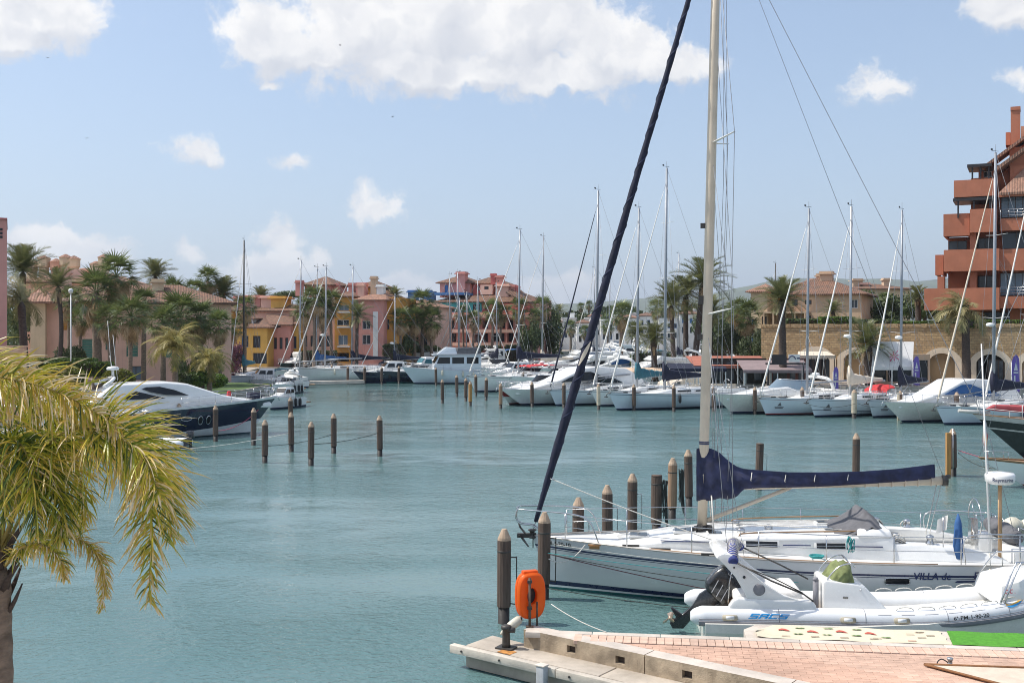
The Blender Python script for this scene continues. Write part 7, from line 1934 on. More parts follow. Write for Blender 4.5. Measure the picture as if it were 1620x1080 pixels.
pc = er + EM @ Vector((-.52, 0, -.90))
b = MB(); b.tube([pc, pc + EM @ Vector((.14, 0, 0))], [.03, .06], 10)
for k_ in range(3):
 a = k_ * 2.09 + .4; dv = Vector((0, math.cos(a), math.sin(a))); sv = Vector((0, -math.sin(a), math.cos(a)))
 b.ext([pc + EM @ (dv * .04 + sv * .02 + Vector((.02, 0, 0))), pc + EM @ (dv * .13 + sv * .075 + Vector((.05, 0, 0))), pc + EM @ (dv * .19 + sv * .02), pc + EM @ (dv * .15 - sv * .06 - Vector((.03, 0, 0))), pc + EM @ (dv * .04 - sv * .03)], EM @ Vector((.015, 0, 0)))
b.build('propeller', mat('bronze_prop', (.55, .42, .32), .3, metal=.8, var=.15), eng)
b = MB(); 
for y in (-.32, .0): b.tube(spline([er + Vector((.20, y, .10)), er + Vector((.22, y, .5)), er + Vector((.30, y, .78)), er + Vector((.50, y, .92))], 10), .016, 5)
b.build('boarding_ladder', STEEL, tr_)
def engfn(u, v): return er + EM @ Vector((-.40 + u, -.205, .30 + v))
lettering('V8', .13, lambda u, v: er + EM @ Vector((-.34 + u, -.142 + v * .02 - .075, .63 + v * .3)), SILVER, eng)
b = MB()
for k_ in range(3): b.ext([er + EM @ Vector((-.30 + .13 * k_, -.208, .12)), er + EM @ Vector((-.285 + .13 * k_, -.208, .12)), er + EM @ Vector((-.36 + .13 * k_, -.208, .40)), er + EM @ Vector((-.375 + .13 * k_, -.208, .40))], (0, .01, 0))
b.build('engine_stripe', SILVER, eng)
tf = lambda x0, a0: (lambda u, v: on_tube(-1, x0 + u, a0 + v * 190 / 1.0, .005))
def sacs(u0):
 """block letters with slanted strokes: S A C S"""
 b = MB(); s_ = .08
 def st_(x0, z0, x1, z1):
  n = 4; vs = []
  for i in range(n + 1):
   x = x0 + (x1 - x0) * i / n
   vs.append([on_tube(-1, u0 + x + s_ * zz / .15, 6 + zz * 185, .006) for zz in (z0, z1)])
  b.loft(vs, closed=False, caps=False, smooth=False)
 w_, g = .17, .025; h_, k = .15, .032
 for i, ch in enumerate('SACS'):
  o = i * (w_ + g)
  st_(o, h_ - k, o + w_, h_)
  if ch != 'A': st_(o, 0, o + w_, k)
  if ch in 'SA': st_(o, (h_ - k) / 2, o + w_, (h_ + k) / 2)
  if ch == 'S': st_(o, h_ / 2, o + .045, h_); st_(o + w_ - .045, 0, o + w_, h_ / 2)
  if ch == 'A': st_(o, 0, o + .045, h_); st_(o + w_ - .045, 0, o + w_, h_)
  if ch == 'C': st_(o, 0, o + .045, h_)
 b.build('lettering', INKC, tube, fix=False)
sacs(.98)
lettering('6ª-PM-1-90-20', .145, lambda u, v: on_tube(-1, 5.0 + u * .82, 0 + v * 190, .005), INKB, tube, bold=.002)
b = MB(); rings = []
for x, w_, z0_, z1_ in ((5.92, .60, .95, 1.05), (6.04, .60, 1.0, 1.36), (6.5, .58, 1.05, 1.48), (7.3, .40, 1.2, 1.56), (7.75, .16, 1.3, 1.56)):
 rings.append([Vector((x, y * w_, z)) for y, z in ((-1.12, z0_), (-1, z1_ - .05), (-.85, z1_), (.85, z1_), (1, z1_ - .05), (1.12, z0_))])
b.loft(rings); bc = b.build('bow_locker', WHITE, tr_, bevel=.04)
lettering("ocean d'or", .17, lambda u, v: Vector((6.08 + u, -(.628 - .05 * max(0, (6.08 + u - 6.1))) - .016 + (v + .02) * .22, 1.17 + v + .09 * u)), INKR, bc, shear=.2)
b = MB(); b2 = MB()
wing = [(0, .20), (.06, .12), (.20, .17), (.42, .34), (.36, .18), (.22, .04), (.08, .0), (0, .06)]
low = [(0, .08), (.10, .075), (.24, .12), (.36, .22), (.30, .12), (.20, .03), (.08, -.005), (.01, .04)]
b.add([on_tube(-1, 6.08 + x, 28 + z * 150, .006) for x, z in wing], [tuple(range(8))]); b.build('wing_emblem', mat('orange_print', (.70, .42, .08), .5, var=.05), tube, fix=False)
b2.add([on_tube(-1, 6.08 + x, 28 + z * 150, .010) for x, z in low], [tuple(range(8))]); b2.build('wing_emblem', INKC, tube, fix=False)
b = MB()
for dx in (0, .09): b.tube(spline([on_tube(-1, 5.98 + dx, 60, .0), on_tube(-1, 6.12 + dx, 75, .25), Vector((6.32 + dx, -.55, 1.72)), Vector((6.5 + dx, -.50, 1.78)), Vector((7.5, -.34, 1.80)), Vector((7.7, -.28, 1.70)), Vector((7.86, -.2, 1.45))], 26), .020, 6)
for x in (6.75, 7.15): b.tube([(x, -.48, 1.78), (x + .16, -.46, 1.54)], .016, 6)
for dx in (0,): b.tube(spline([on_tube(1, 5.98 + dx, 60, .0), on_tube(1, 6.12 + dx, 75, .25), Vector((6.32 + dx, .55, 1.72)), Vector((6.5 + dx, .50, 1.78)), Vector((7.5, .34, 1.80)), Vector((7.86, .2, 1.45))], 26), .020, 6)
b.build('bow_rail', STEEL, tr_)
# ------------------------------------------------------------------ dark wooden schooner and little classic yacht at the right edge
hs = Hull(15, 4.2, 1.7, 2.25, zk=-.6, rake=2.6, trake=-.5, dip=.25, tr=.8, fl=(.05, .55), ex=2.4, bp=1.9, mid=.45)
ts = thing('wooden_schooner', 'black hulled wooden schooner with pale rail and red deck cover at the right edge', 'sailboat', Vector((37.4, 51.8, 0)), math.pi - .03)
rows = [(hs.zs, 1), (lambda t: hs.zs(t) - .24, 0), (lambda t: hs.zs(t) - .62, 1), (lambda t: hs.zs(t) - .70, 0), (lambda t: .6, 0), (lambda t: .2, 2), (lambda t: .06, 2), (lambda t: -.3, 2), (lambda t: hs.zk + .002, 2)]
hs.build(ts, [BLACKHULL, mat('worn_white_rail', (.50, .49, .46), .6, var=.15), REDS], rows, rail=TEAK)
b = MB(); b.tube([(14.2, 0, 2.3), (15.7, 0, 2.42)], [.12, .08], 8); b.build('bowsprit', MATS['worn_white_rail'], ts)
b = MB(); b.body([(6.5, 2.0), (6.5, 2.55), (10.5, 2.62), (14.0, 2.72), (14.4, 2.50), (14.0, 2.42)], lambda x, z: max(.15, .9 - .8 * max(0, (x - 9) / 5.5))); b.build('red_deck_cover', mat('faded_red_canvas', (.42, .075, .085), .8, var=.2, scale=2, bump=.3), ts, bevel=.08)
b = MB(); b.body([(1.5, 1.7), (1.5, 3.3), (5.0, 3.3), (5.4, 1.7)], lambda x, z: 1.4 - .1 * (z - 1.7)); wh = b.build('wheelhouse', WHITE, ts, bevel=.05)
for sg in (1, -1):
 for x in (2.0, 3.2, 4.3):
  b = MB(); b.box((x, sg * 1.34, 2.75), (.8, .16, .6)); b.build('window', DGLASS, wh)
b = MB(); b.tube([(9, 0, 1.8), (8.9, 0, 19)], [.17, .09], 10); b.build('mast', TEAK, ts)
b = MB(); b.tube([(15.6, 0, 2.42), (8.9, 0, 16)], .015, 4)
for sg in (1, -1): b.tube([(8.4, sg * 2, 1.9), (8.9, 0, 15)], .015, 4)
b.build('standing_rigging', WIRE, ts, fix=False)
rails(hs, ts, z=.7, n=10, bow=False, m=WFRAME, r=.02)
hc = Hull(8, 2.2, .95, 1.18, zk=-.5, rake=1.9, trake=-.4, dip=.14, tr=.55, fl=(.1, .5), ex=2.0, bp=1.9)
tc_ = thing('classic_sailboat', 'small classic white sailboat with teak deck in front of the black schooner', 'sailboat', Vector((26.9, 43.2, 0)), math.pi - .05)
hc.build(tc_, [WHITE, TEAK, REDS], [(hc.zs, 1), (lambda t: hc.zs(t) - .07, 0), (lambda t: hc.zs(t) - .4, 0), (lambda t: .12, 2), (lambda t: -.2, 2), (lambda t: hc.zk + .002, 2)], deck=TEAK, rail=TEAK)
b = MB(); b.body([(2, 1.0), (2, 1.32), (4.4, 1.34), (5.0, 1.0)], lambda x, z: .55 - .1 * (z - 1)); b.build('coachroof', TEAK, tc_, bevel=.05)
b = MB(); b.tube([(5.6, 0, 1.0), (5.55, 0, 9.6)], [.07, .045], 8); b.build('mast', WHITE, tc_)
b = MB(); b.tube([(7.95, 0, 1.2), (5.55, 0, 8.8)], .008, 4); b.tube([(0, 0, 1.0), (5.55, 0, 9.5)], .008, 4); b.build('standing_rigging', WIRE, tc_, fix=False)
b = MB()
for x in (6.9, 7.5): b.tube([(x, .25, 1.1), (x, .25, 1.45)], .012, 4); b.tube([(x, -.25, 1.1), (x, -.25, 1.45)], .012, 4)
b.tube([(6.9, .25, 1.45), (7.8, .1, 1.45), (7.8, -.1, 1.45), (6.9, -.25, 1.45)], .012, 4); b.build('guard_rail', STEEL, tc_)
flag('spanish_flag', 'small red and yellow flag hanging before the black schooner bow', P(1556, 668, 47), .7, .9, ESP, droop=1.3)
# ------------------------------------------------------------------ mooring piles
PILEW = mat('dark_pile_timber', (.105, .072, .055), .85, var=.35, scale=3, stretch=(4, 4, .35), bump=.6, bscale=18, streak=.35, grime=(.05, .038, .032))
PILET = mat('tan_pile_timber', (.30, .19, .12), .85, var=.25, scale=3, stretch=(4, 4, .35), bump=.5, bscale=18)
PILEO = mat('orange_pile_timber', (.42, .22, .07), .8, var=.25, scale=3, stretch=(4, 4, .35), bump=.4)
PILEC = mat('cream_pile_sleeve', (.52, .45, .34), .7, var=.2, scale=2, streak=.4, grime=(.28, .22, .14))
PILEB = mat('tarred_pile_foot', (.022, .018, .016), .6, var=.3)
CAPM = mat('weathered_pile_cap', (.42, .31, .22), .85, var=.2, scale=6, bump=.4)
@shared
def pile_meshes(mname, r, h, cap):
 a = MB(); n = 14; vs = []
 prof = [(r * .97, .36), (r, .40), (r, h * .5), (r, h - .28), (r * .97, h - .24)]
 for (q, z) in prof:
  vs.append([Vector((q * (1 - .035 * (j % 2)) * math.cos(j * math.pi / n), q * (1 - .035 * (j % 2)) * math.sin(j * math.pi / n), z)) for j in range(2 * n)])
 a.loft(vs, smooth=False)
 f = MB(); f.lathe([(r * .84, -1.5), (r * .84, .36)], n=12)
 c = MB()
 if cap: c.lathe([(r * .99, h - .24), (r * .95, h - .19), (r * .45, h - .03), (r * .36, h)], n=12, smooth=False)
 else: c.lathe([(r * 1.02, h - .24), (r * .98, h - .20)], n=12)
 s_ = MB(); z = h - .5; s_.lathe([(r * 1.01, z), (r * 1.025, z + .005), (r * 1.025, z + .035), (r * 1.01, z + .04)], n=14)
 return a.mesh('sleeve', MATS[mname]), f.mesh('foot', PILEB), c.mesh('cap', CAPM if cap else MATS[mname]), s_.mesh('strap', DARKST)
def pile(label, px, ytop, m='dark_pile_timber', r=.15, h=2.05, cap=True, bars=0, group='mooring piles standing in the water', Y=None):
 Y = Y or F * (H - h) / (ytop - YH)
 t = thing('mooring_pile', label, 'mooring pile', (XA(px, Y), Y, 0), random.Random(px).uniform(0, 6), group)
 rp_ = random.Random(px * 3); t.rotation_euler.x, t.rotation_euler.y = rp_.gauss(0, .012), rp_.gauss(0, .012)
 for me in pile_meshes(m, r, h, cap)[:4 if Y < 70 else 3]: link(me.name, me, t)
 if bars:
  b = MB()
  for k_ in range(1):
   b.tube(spline([(r + .01, 0, h - .60), (r + .12, 0, h - .60), (r + .14, 0, h - .66), (r + .14, 0, .5), (r + .12, 0, .44), (r, 0, .44)], 20), .014, 5)
  o = b.build('mooring_bar', STEEL if bars == 1 else DARKST, t); o.rotation_euler = (0, 0, -t.rotation_euler.z + rad(-20))
 return t
PILES = [(797, 836, 'nearest dark mooring pile at the corner of the dock', dict(bars=2)), (860, 810, 'dark mooring pile behind the orange lifebuoy case', dict(bars=2)),
 (914, 787, 'brown capped pile first in the row behind the big yacht bow', dict(bars=1)), (961, 767, 'brown capped pile second in the row behind the big yacht bow', dict(bars=1)), (1000, 749, 'brown capped pile third in the row behind the big yacht bow', dict(bars=1)),
 (1038, 741, 'thick flat topped pile without cap in the row behind the yacht', dict(cap=False, r=.17)), (1063, 724, 'pinkish tan pile in the row behind the yacht', dict(m='tan_pile_timber', r=.155)), (1090, 711, 'brown pile standing just left of the big mast foot', dict(bars=1)),
 (1200, 693, 'flat topped pile seen above the navy boom cover', dict(bars=1, cap=False)), (1354, 685, 'brown pile seen beyond the end of the navy boom cover', dict(bars=0)), (1508, 678, 'dark half of the double pile with the pale post beside it', dict(bars=0, r=.16)),
 (419, 664, 'pile leftmost of the open water group by the navy yacht', dict()), (492, 667, 'nearest pile of the open water group', dict()), (528, 654, 'middle back pile of the open water group', dict()), (601, 657, 'rightmost lone pile of the open water group', dict(bars=1)),
 (461, 652, 'front one of two piles in line in the open water group', dict()), (460, 628, 'back one of two piles in line in the open water group', dict()), (401, 645, 'pile in front of the navy yacht bow tip', dict()), (341, 641, 'pile before the navy yacht portholes with a reddish patch', dict()), (285, 638, 'grey pile before the navy yacht side', dict()), (238, 634, 'pile with pale fender before the navy yacht stern', dict()),
 (700, 600, 'pile left front of the mid harbour group', dict(bars=1)), (723, 593, 'taller pile of the mid harbour group, before the trawler', dict()), (744, 603, 'orange timber pile of the mid harbour group', dict(m='orange_pile_timber')), (737, 598, 'dark pile touching the orange one from behind', dict()), (753, 592, 'leaning grey pile of the mid harbour group', dict()), (769, 597, 'greenish dark pile right of the mid harbour group', dict()),
 (792, 606, 'tan pile in front of the red cheeked cruiser bow', dict(m='tan_pile_timber')), (842, 604, 'dark pile in front of the sport yacht bow', dict()), (892, 605, 'dark pile by the first sailing yacht bow in the right row', dict()), (947, 607, 'pale sleeved pile right of the big furled headsail', dict(m='cream_pile_sleeve')), (1003, 608, 'grey pile before the long sailing yacht', dict()), (1066, 609, 'grey pile left of the tall cream mast in the right row', dict()),
 (1129, 609, 'grey pile right of the tall cream mast in the right row', dict()), (1194, 612, 'grey pile before the green hulled cruiser', dict()), (1270, 612, 'grey pile before the emblem bow sailing yacht', dict()), (1351, 616, 'cream sleeved pile before the red sprayhood yacht', dict(m='cream_pile_sleeve', r=.19)), (1424, 618, 'pile with a cream streak before the cream motor yacht', dict(bars=0)), (1513, 620, 'dark pile at the bow of the yacht before the terracotta block', dict(r=.17)),
 (466, 578, 'far dark pile at the left end of the far row', dict()), (525, 577, 'far pile before the long white yacht', dict()), (550, 579, 'far pile beside the navy cuddy boat', dict()), (577, 579, 'far pale pile before the dark hull', dict()), (604, 580, 'far pile between the navy boats', dict()), (631, 579, 'far pile left of the trawler bow', dict()), (690, 581, 'far pile in front of the trawler side', dict()),
 (747, 562, 'far thin pile first before the apartment house boats', dict(r=.13)), (758, 563, 'far thin pile second before the apartment house boats', dict(r=.13)), (768, 564, 'far thin pile third before the apartment house boats', dict(r=.13)), (790, 562, 'far thin pile fourth before the apartment house boats', dict(r=.13)), (813, 585, 'thin grey pile in the middle of the harbour', dict()), (828, 588, 'thin grey pile left of the navy boom cover mast', dict())]
for (px, yt, lab, op) in PILES: pile(lab, px, yt, **op)
t = thing('timber_post', 'pale tan square post fixed beside the dark double pile', 'post', (XA(1500, 46.6), 46.6, 0)); b = MB(); b.box((0, 0, .95), (.17, .17, 1.9)); b.build('post', PILEO, t)
b = MB(); b.tube([(.16, -.12, .3), (.16, -.12, 2.1)], .02, 6); b.build('post_pipe', STEEL, t)
t = thing('timber_post', 'cream timber strip standing against the pile before the cream motor yacht', 'post', (XA(1421, 75.0), 75.0, 0)); b = MB(); b.box((0, 0, .95), (.14, .12, 2.0)); b.build('post', PILEC, t)
# ------------------------------------------------------------------ near dock
DZ, LZ = .76, .43
A0 = Vector((.22, 20.2, 0)); dv = Vector((.795, -.607, 0)); nv = Vector((-.607, -.795, 0))     # along the kerb, and out over the ledge
fe = (Vector((14, 18.35, 0)) - A0).normalized()                                                # along the far edge
fin = Vector((fe.y, -fe.x, 0))                                                                   # from the far edge towards the camera
CONC = mat('pier_concrete', (.47, .41, .34), .88, var=.16, scale=1.6, bump=.45, bscale=40, streak=.35, grime=(.20, .16, .11), wstain=.22)
CONCW = mat('pale_coping_concrete', (.60, .53, .46), .85, var=.12, scale=2.0, bump=.35, bscale=40, wstain=.22)
CONCD = mat('stained_kerb_concrete', (.38, .30, .21), .9, var=.4, scale=2.4, bump=.6, bscale=30, streak=.7, grime=(.15, .11, .07))
CONCF = mat('dark_foot_concrete', (.10, .085, .05), .8, var=.45, scale=2.5, bump=.5)  # dark brown concrete for the block under the ledge
BED = mat('paver_bedding', (.40, .28, .21), .95, var=.2, scale=5)
PAVR = mat('red_paver', (.60, .40, .30), .85, var=.14, scale=5, bump=.3, bscale=60, rand=.10, wstain=.20)
PAVD = mat('dark_red_paver', (.56, .355, .26), .85, var=.14, scale=5, bump=.3, bscale=60, rand=.10, wstain=.20)
PAVB = mat('border_paver', (.62, .43, .33), .85, var=.12, scale=5, bump=.3, bscale=60, rand=.08, wstain=.16)
HOLE = mat('drain_dark', (.09, .065, .05), .9, var=.3)
td = thing('dock', 'brick paved concrete dock with stained kerb and a lower ledge in the foreground', 'dock', A0)
V = lambda a, c, z: dv * a + nv * c + Vector((0, 0, z))                 # kerb frame, local to the dock
E = lambda a, c, z: fe * a + fin * c + Vector((0, 0, z))                # far edge frame
LEN = 17.0
b = MB(); tri = [E(.10, .02, 0), E(14.2, .02, 0), E(14.2, 7.4, 0), V(LEN, -.14, 0), V(.1, -.14, 0)]
b.ext([Vector((p.x, p.y, -.9)) for p in tri], (0, 0, .9 + DZ - .075)); b.build('slab', BED, td)
L0 = 0.0; i = 0
while L0 < LEN:
 ln = 2.62; e = L0 + ln - .018
 hx = [L0 + .72, L0 + 1.92] if i else [L0 + .98 , L0 + 2.02]
 b = MB(); cuts = [L0]
 for q in hx: cuts += [q, q + .19]
 cuts.append(e)
 w0, w1 = -.34, .0
 for k_, (a, c) in enumerate(zip(cuts, cuts[1:])):
  hole = k_ % 2 == 1
  f = lambda aa, cc, zz: V(aa, cc, zz)
  zs_ = [(LZ - .3, DZ - .25), (DZ - .12, DZ)] if hole else [(LZ - .3, DZ)]
  for z0, z1 in zs_: b.add([f(a, w1, z0), f(c, w1, z0), f(c, w1, z1), f(a, w1, z1)], [(0, 1, 2, 3)])
  b.add([f(a, w0, DZ), f(c, w0, DZ), f(c, w1, DZ), f(a, w1, DZ)], [(0, 1, 2, 3)], 2)
  if hole:
   z0, z1 = DZ - .25, DZ - .12; p = [f(a, w1, z0), f(c, w1, z0), f(c, w1, z1), f(a, w1, z1)]; q = [f(a, w1 - .10, z0), f(c, w1 - .10, z0), f(c, w1 - .10, z1), f(a, w1 - .10, z1)]
   b.add(p + q, [(0, 1, 5, 4), (1, 2, 6, 5), (2, 3, 7, 6), (3, 0, 4, 7)]); b.add(q, [(0, 1, 2, 3)], 1)
 b.add([V(L0, w0, LZ), V(L0, w1, LZ), V(L0, w1, DZ), V(L0, w0, DZ)], [(0, 1, 2, 3)]); b.add([V(e, w0, LZ), V(e, w1, LZ), V(e, w1, DZ), V(e, w0, DZ)], [(0, 1, 2, 3)])
 b.build('kerb_block', [CONCD, HOLE, CONCW], td)
 L0 += ln; i += 1
L0 = -.95; i = 0
while L0 < LEN:
 ln = 3.0; e = L0 + ln - .02
 b = MB(); b.ext([V(L0, -.1 if L0 > -.5 else -.25, LZ - .42), V(e, -.1, LZ - .42), V(e, .56, LZ - .42), V(L0, .56, LZ - .42)], (0, 0, .42)); b.build('ledge_slab', CONC, td, bevel=.02)
 L0 += ln
L0 = -1.22
while L0 < LEN:
 ln = 2.45; e = L0 + ln - .012
 b = MB(); b.ext([V(L0, .575, LZ - .16), V(e, .575, LZ - .16), V(e, .72, LZ - .16), V(L0, .72, LZ - .16)], (0, 0, .155)); fb_ = b.build('fender_beam', mat('bleached_timber', (.52, .47, .40), .85, var=.2, scale=2, bump=.5, streak=.5, grime=(.16, .12, .08)), td, bevel=.015)
 b = MB()
 for a in (.3, 1.2, 2.1): q = V(L0 + a, .722, LZ - .08); b.tube([q, q + nv * .015], .022, 8)
 b.build('beam_bolt', DARKST, fb_)
 L0 += ln
b = MB(); b.ext([V(-.9, .52, -1.2), V(LEN, .52, -1.2), V(LEN, -.2, -1.2), V(-.9, -.2, -1.2)], (0, 0, 1.2 + LZ - .425)); b.build('ledge_foot', CONCF, td)
for a in (1.0, 2.75, 4.6):
 b = MB(); q = V(a, .80, 0); M = Matrix.Rotation(math.atan2(dv.y, dv.x), 3, 'Z'); b.box(q + Vector((0, 0, .06)), (.17, .15, .80), M=M); o = b.build('fender_post', mat('grey_plastic_post', (.40, .41, .42), .6, var=.2, streak=.5, grime=(.16, .15, .13)), td, bevel=.02)
 b = MB(); b.box(q + Vector((0, 0, .475)), (.19, .17, .03), M=M); b.build('post_cap', CONCW, o, bevel=.01)
b = MB(); b.box(V(-.05, .45, LZ + .004), (.30, .22, .006), M=Matrix.Rotation(math.atan2(dv.y, dv.x), 3, 'Z')); b.build('rust_stain', mat('rust', (.45, .20, .05), .9, var=.4, scale=12), td)
L0 = .05
rr = random.Random(2)
while L0 < 14:
 ln = 1.25; b = MB(); b.ext([E(L0, 0, DZ - .10), E(L0 + ln - .012, 0, DZ - .10), E(L0 + ln - .012, .19, DZ - .10), E(L0, .19, DZ - .10)], (0, 0, .104)); b.build('coping_stone', CONCW, td, bevel=.008); L0 += ln
bm_ = MB(); bm_.box((0, 0, 0), (.142, .40, .07)); bme = bm_.mesh('paver', PAVB, bevel=.006, segs=1)
fa = math.atan2(fe.y, fe.x)
k_ = 0; x = 1.05
while x < 12.5:
 o = link('border_paver', bme, td, E(x, .40, DZ - .035 + rr.uniform(-.003, .003)), (0, 0, fa + rr.uniform(-.012, .012) + .0)); x += .150
pm = MB(); pm.box((0, 0, 0), (.236, .116, .07)); pme = pm.mesh('paver', PAVR, bevel=.003, segs=1)
pm = MB(); pm.box((0, 0, 0), (.236, .116, .07)); pmd = pm.mesh('paver', PAVD, bevel=.003, segs=1)
def inside(p):
 q = p - Vector((0, 0, p.z))
 return q.dot(nv) < -.27 and q.dot(fin) > .62
spots = []
for j in range(70):
 for i in range(-4, 60):
  c = E(i * .24 + (j % 2) * .12, .70 + j * .12, 0)
  w_ = c + A0
  if inside(c) and 16.3 < w_.y and -.5 < w_.x / w_.y < .52: spots.append((w_.length, c))
spots.sort(key=lambda s_: s_[0])
seam = lambda c: (c.x * 1.0 + 0) < (20.2 - A0.y + 3.0 - (c.y + 1.6) * 1.9)
rest = MB(); restd = MB()
vis = sorted(spots, key=lambda s_: s_[1].y)
for n_, (ds, c) in enumerate(vis):
 dk = (c.dot(nv) > -.36 - 1.15)
 z = DZ - .043 + rr.uniform(-.002, .002)
 if n_ < 300 - 0: link('paver', pmd if dk else pme, td, (c.x, c.y, z), (0, 0, fa + rr.uniform(-.008, .008)))
 else:
  B_ = restd if dk else rest; ca, sa = math.cos(fa), math.sin(fa)
  B_.box((c.x, c.y, z), (.234, .114, .07), rz=fa)
setp(rest.build('paving', PAVR, td), kind='stuff')
if restd.v: setp(restd.build('paving', PAVD, td), kind='stuff')
tp = thing('finger_pontoon', 'narrow pale pontoon lying between the dock and the inflatable boat', 'pontoon', A0 + E(4.1, 0, 0))
b = MB(); b.ext([E(0, -.03, .35), E(10, -.03, .35), E(10, -.95, .35), E(.25, -.95, .35), E(-.0, -.6, .35)], (0, 0, .40)); b.build('deck', CONCW, tp, bevel=.02)
b = MB(); b.ext([E(.4, -.1, -.4), E(10, -.1, -.4), E(10, -.85, -.4), E(.4, -.85, -.4)], (0, 0, .75)); b.build('float', GREYR, tp)
MATM = mat('beige_printed_mat', (.66, .58, .43), .85, var=.06, scale=2, bump=.3, bscale=20)
tm = thing('beach_mat', 'beige beach mat printed with small red and green motifs on the pontoon', 'mat', A0 + E(4.2, 0, 0))
def mz(a, c): return .762 + .012 * math.sin(a * 5.1 + c * 4) * math.sin(c * 6 + a) + (.05 if a < .3 else 0) * (0.3 - a) / .3
b = MB(); vs = []
for i in range(41):
 a = .08 + 3.42 * i / 40
 vs.append([E(a + .03 * math.sin(j * 2.0), -.02 - .90 * j / 8 * (1 if a > .5 else max(.15, (a / .5)) ** .6), mz(a, j / 8)) for j in range(9)])
b.loft(vs, closed=False, caps=False); mo = b.build('mat_cloth', MATM, tm, fix=False)
def motif(name, m, shapes):
 b = MB(); shapes = [(a, c, [(x * .75, z * .8) for x, z in p]) for a, c, p in shapes]
 for (a, c, pts) in shapes:
  b.add([E(a + x, -c - z, mz(a, c) + .016) for x, z in pts], [tuple(range(len(pts)))])
 b.build(name, m, mo, fix=False)
hat = [(-.13, 0), (-.10, .09), (-.02, .16), (.06, .14), (.12, .05), (.16, -.03), (.05, -.01), (0, .03), (-.06, .02)]
bar_ = [(-.12, 0), (-.05, .05), (.0, .02), (.06, .06), (.14, .03), (.10, -.02), (.02, -.03), (-.06, -.02)]
dash = [(-.10, 0), (.10, .02), (.12, .06), (-.08, .045)]
ms_ = [(.62 + .52 * i, .50) for i in range(4)]
motif('mat_print', mat('red_mat_print', (.50, .10, .07), .85, var=.1), [(a, c, hat) for a, c in ms_] + [(a - .06, .12, dash) for a in (2.9,)])
motif('mat_print', mat('green_mat_print', (.14, .22, .08), .85, var=.1), [(a + .24, .32, bar_) for a, c in ms_] + [(a - .2, .74, bar_) for a, c in ms_[1:]])
motif('mat_print', mat('brown_mat_print', (.22, .17, .12), .85, var=.1), [(a, .15, dash) for a, c in ms_] + [(2.25, .2, dash), (2.9, .55, dash), (3.1, .72, bar_), (3.25, .5, dash), (3.05, .3, dash)])
tg = thing('turf_mat', 'bright green artificial turf mat on the pontoon at the right edge', 'mat', A0 + E(7.72, 0, 0))
b = MB(); vs = []
TURF = mat('green_turf', (.10, .36, .03), .95, var=.18, scale=12, bump=1.0, bscale=160)
for i in range(31):
 a = 4.6 * i / 30
 vs.append([E(a + .12 * (j / 6), -.0 - .90 * j / 6, .772 + .006 * math.sin(a * 7 + j)) for j in range(7)])
b.loft(vs, closed=False, caps=False); b.loft([[p - Vector((0, 0, .02)) for p in r_] for r_ in vs], closed=False, caps=False)
b.build('turf', TURF, tg, fix=False)
ORG = leafmat('orange_plastic', [(.92, .15, .008), (.95, .19, .012)], .4, .4, 0)
tl = thing('lifebuoy_case', 'bright orange lifebuoy case on a steel post at the dock corner', 'lifebuoy case', G(838, 990, DZ))
zc = .28; w2, h2 = .285, .44
def stad(s_, n=32, flat=.16):
 pts = []
 for i in range(n):
  a = 2 * math.pi * i / n
  c, d = math.cos(a), math.sin(a)
  pts.append((w2 * s_ * math.copysign(abs(c) ** .62, c), h2 * s_ * math.copysign(abs(d) ** .72, d)))
 return pts
def hole(n=32): return [(.095 * math.cos(2 * math.pi * i / n), .15 * math.sin(2 * math.pi * i / n)) for i in range(n)]
RZ = rad(20)
MZ = Matrix.Rotation(RZ, 3, 'Z')
def shell(y0, y1, nm):
 b = MB(); n = 32; o1, o2, hh = stad(1.0), stad(.90), hole()
 rg = []
 for pts, y in ((hh, y0), (o1, y0), (o1, y0 + (y1 - y0) * .55), (o2, y1), ([(x * 1.15, z * 1.12) for x, z in hh], y1), (hh, y1 - (y1 - y0) * .2), (hh, y0)):
  rg.append([MZ @ Vector((x + .06, y + .12, z + zc + .28)) for x, z in pts])
 b.loft(rg, smooth=False, caps=False); o = b.build(nm, ORG, tl, bevel=.012); return o
shell(.0, -.12, 'case_front'); shell(.012, .15, 'case_back')
b = MB(); b.box(MZ @ Vector((.05, .13, zc + .28 + h2 + .005)), (.30, .14, .05), M=MZ); b.build('case_handle', ORG, tl, bevel=.015)
b = MB(); b.box(MZ @ Vector((.06, .13, zc + .28)), (.2, .02, .3), M=MZ); b.build('case_inner', RUBBER, tl)
b = MB(); b.tube([(0, -.06, 0), (0, -.06, .93)], .026, 8); b.tube([(.14, .05, 0), (.14, .05, .45)], .018, 8); b.box((0, -.06, .01), (.14, .12, .02)); po = b.build('post', mat('rusty_post', (.12, .09, .07), .6, metal=.4, var=.4, scale=8), tl)
for z in (.36, .86): b = MB(); b.box((0, -.055, z), (.09, .075, .05)); b.lathe([(.012, 0), (.012, .03)], (.03, -.09, z), 6); b.build('post_clamp', DARKST, po)
tb = thing('mooring_bollard', 'small dark iron bollard on the ledge corner', 'bollard', A0 + V(-.20, .28, LZ))
b = MB(); b.box((0, 0, .015), (.34, .26, .03), rz=-.5); b.lathe([(.085, .03), (.075, .10), (.07, .34), (.10, .37), (.10, .42), (.06, .44)], n=12); b.tube([(-.03, 0, .34), (.16, -.06, .36)], .05, 8); b.build('bollard', DARKST, tb)
tfn = thing('dock_fender', 'grey white boat fender resting on the dock corner', 'fender', A0 + Vector((-.36, .12, LZ + .26)))
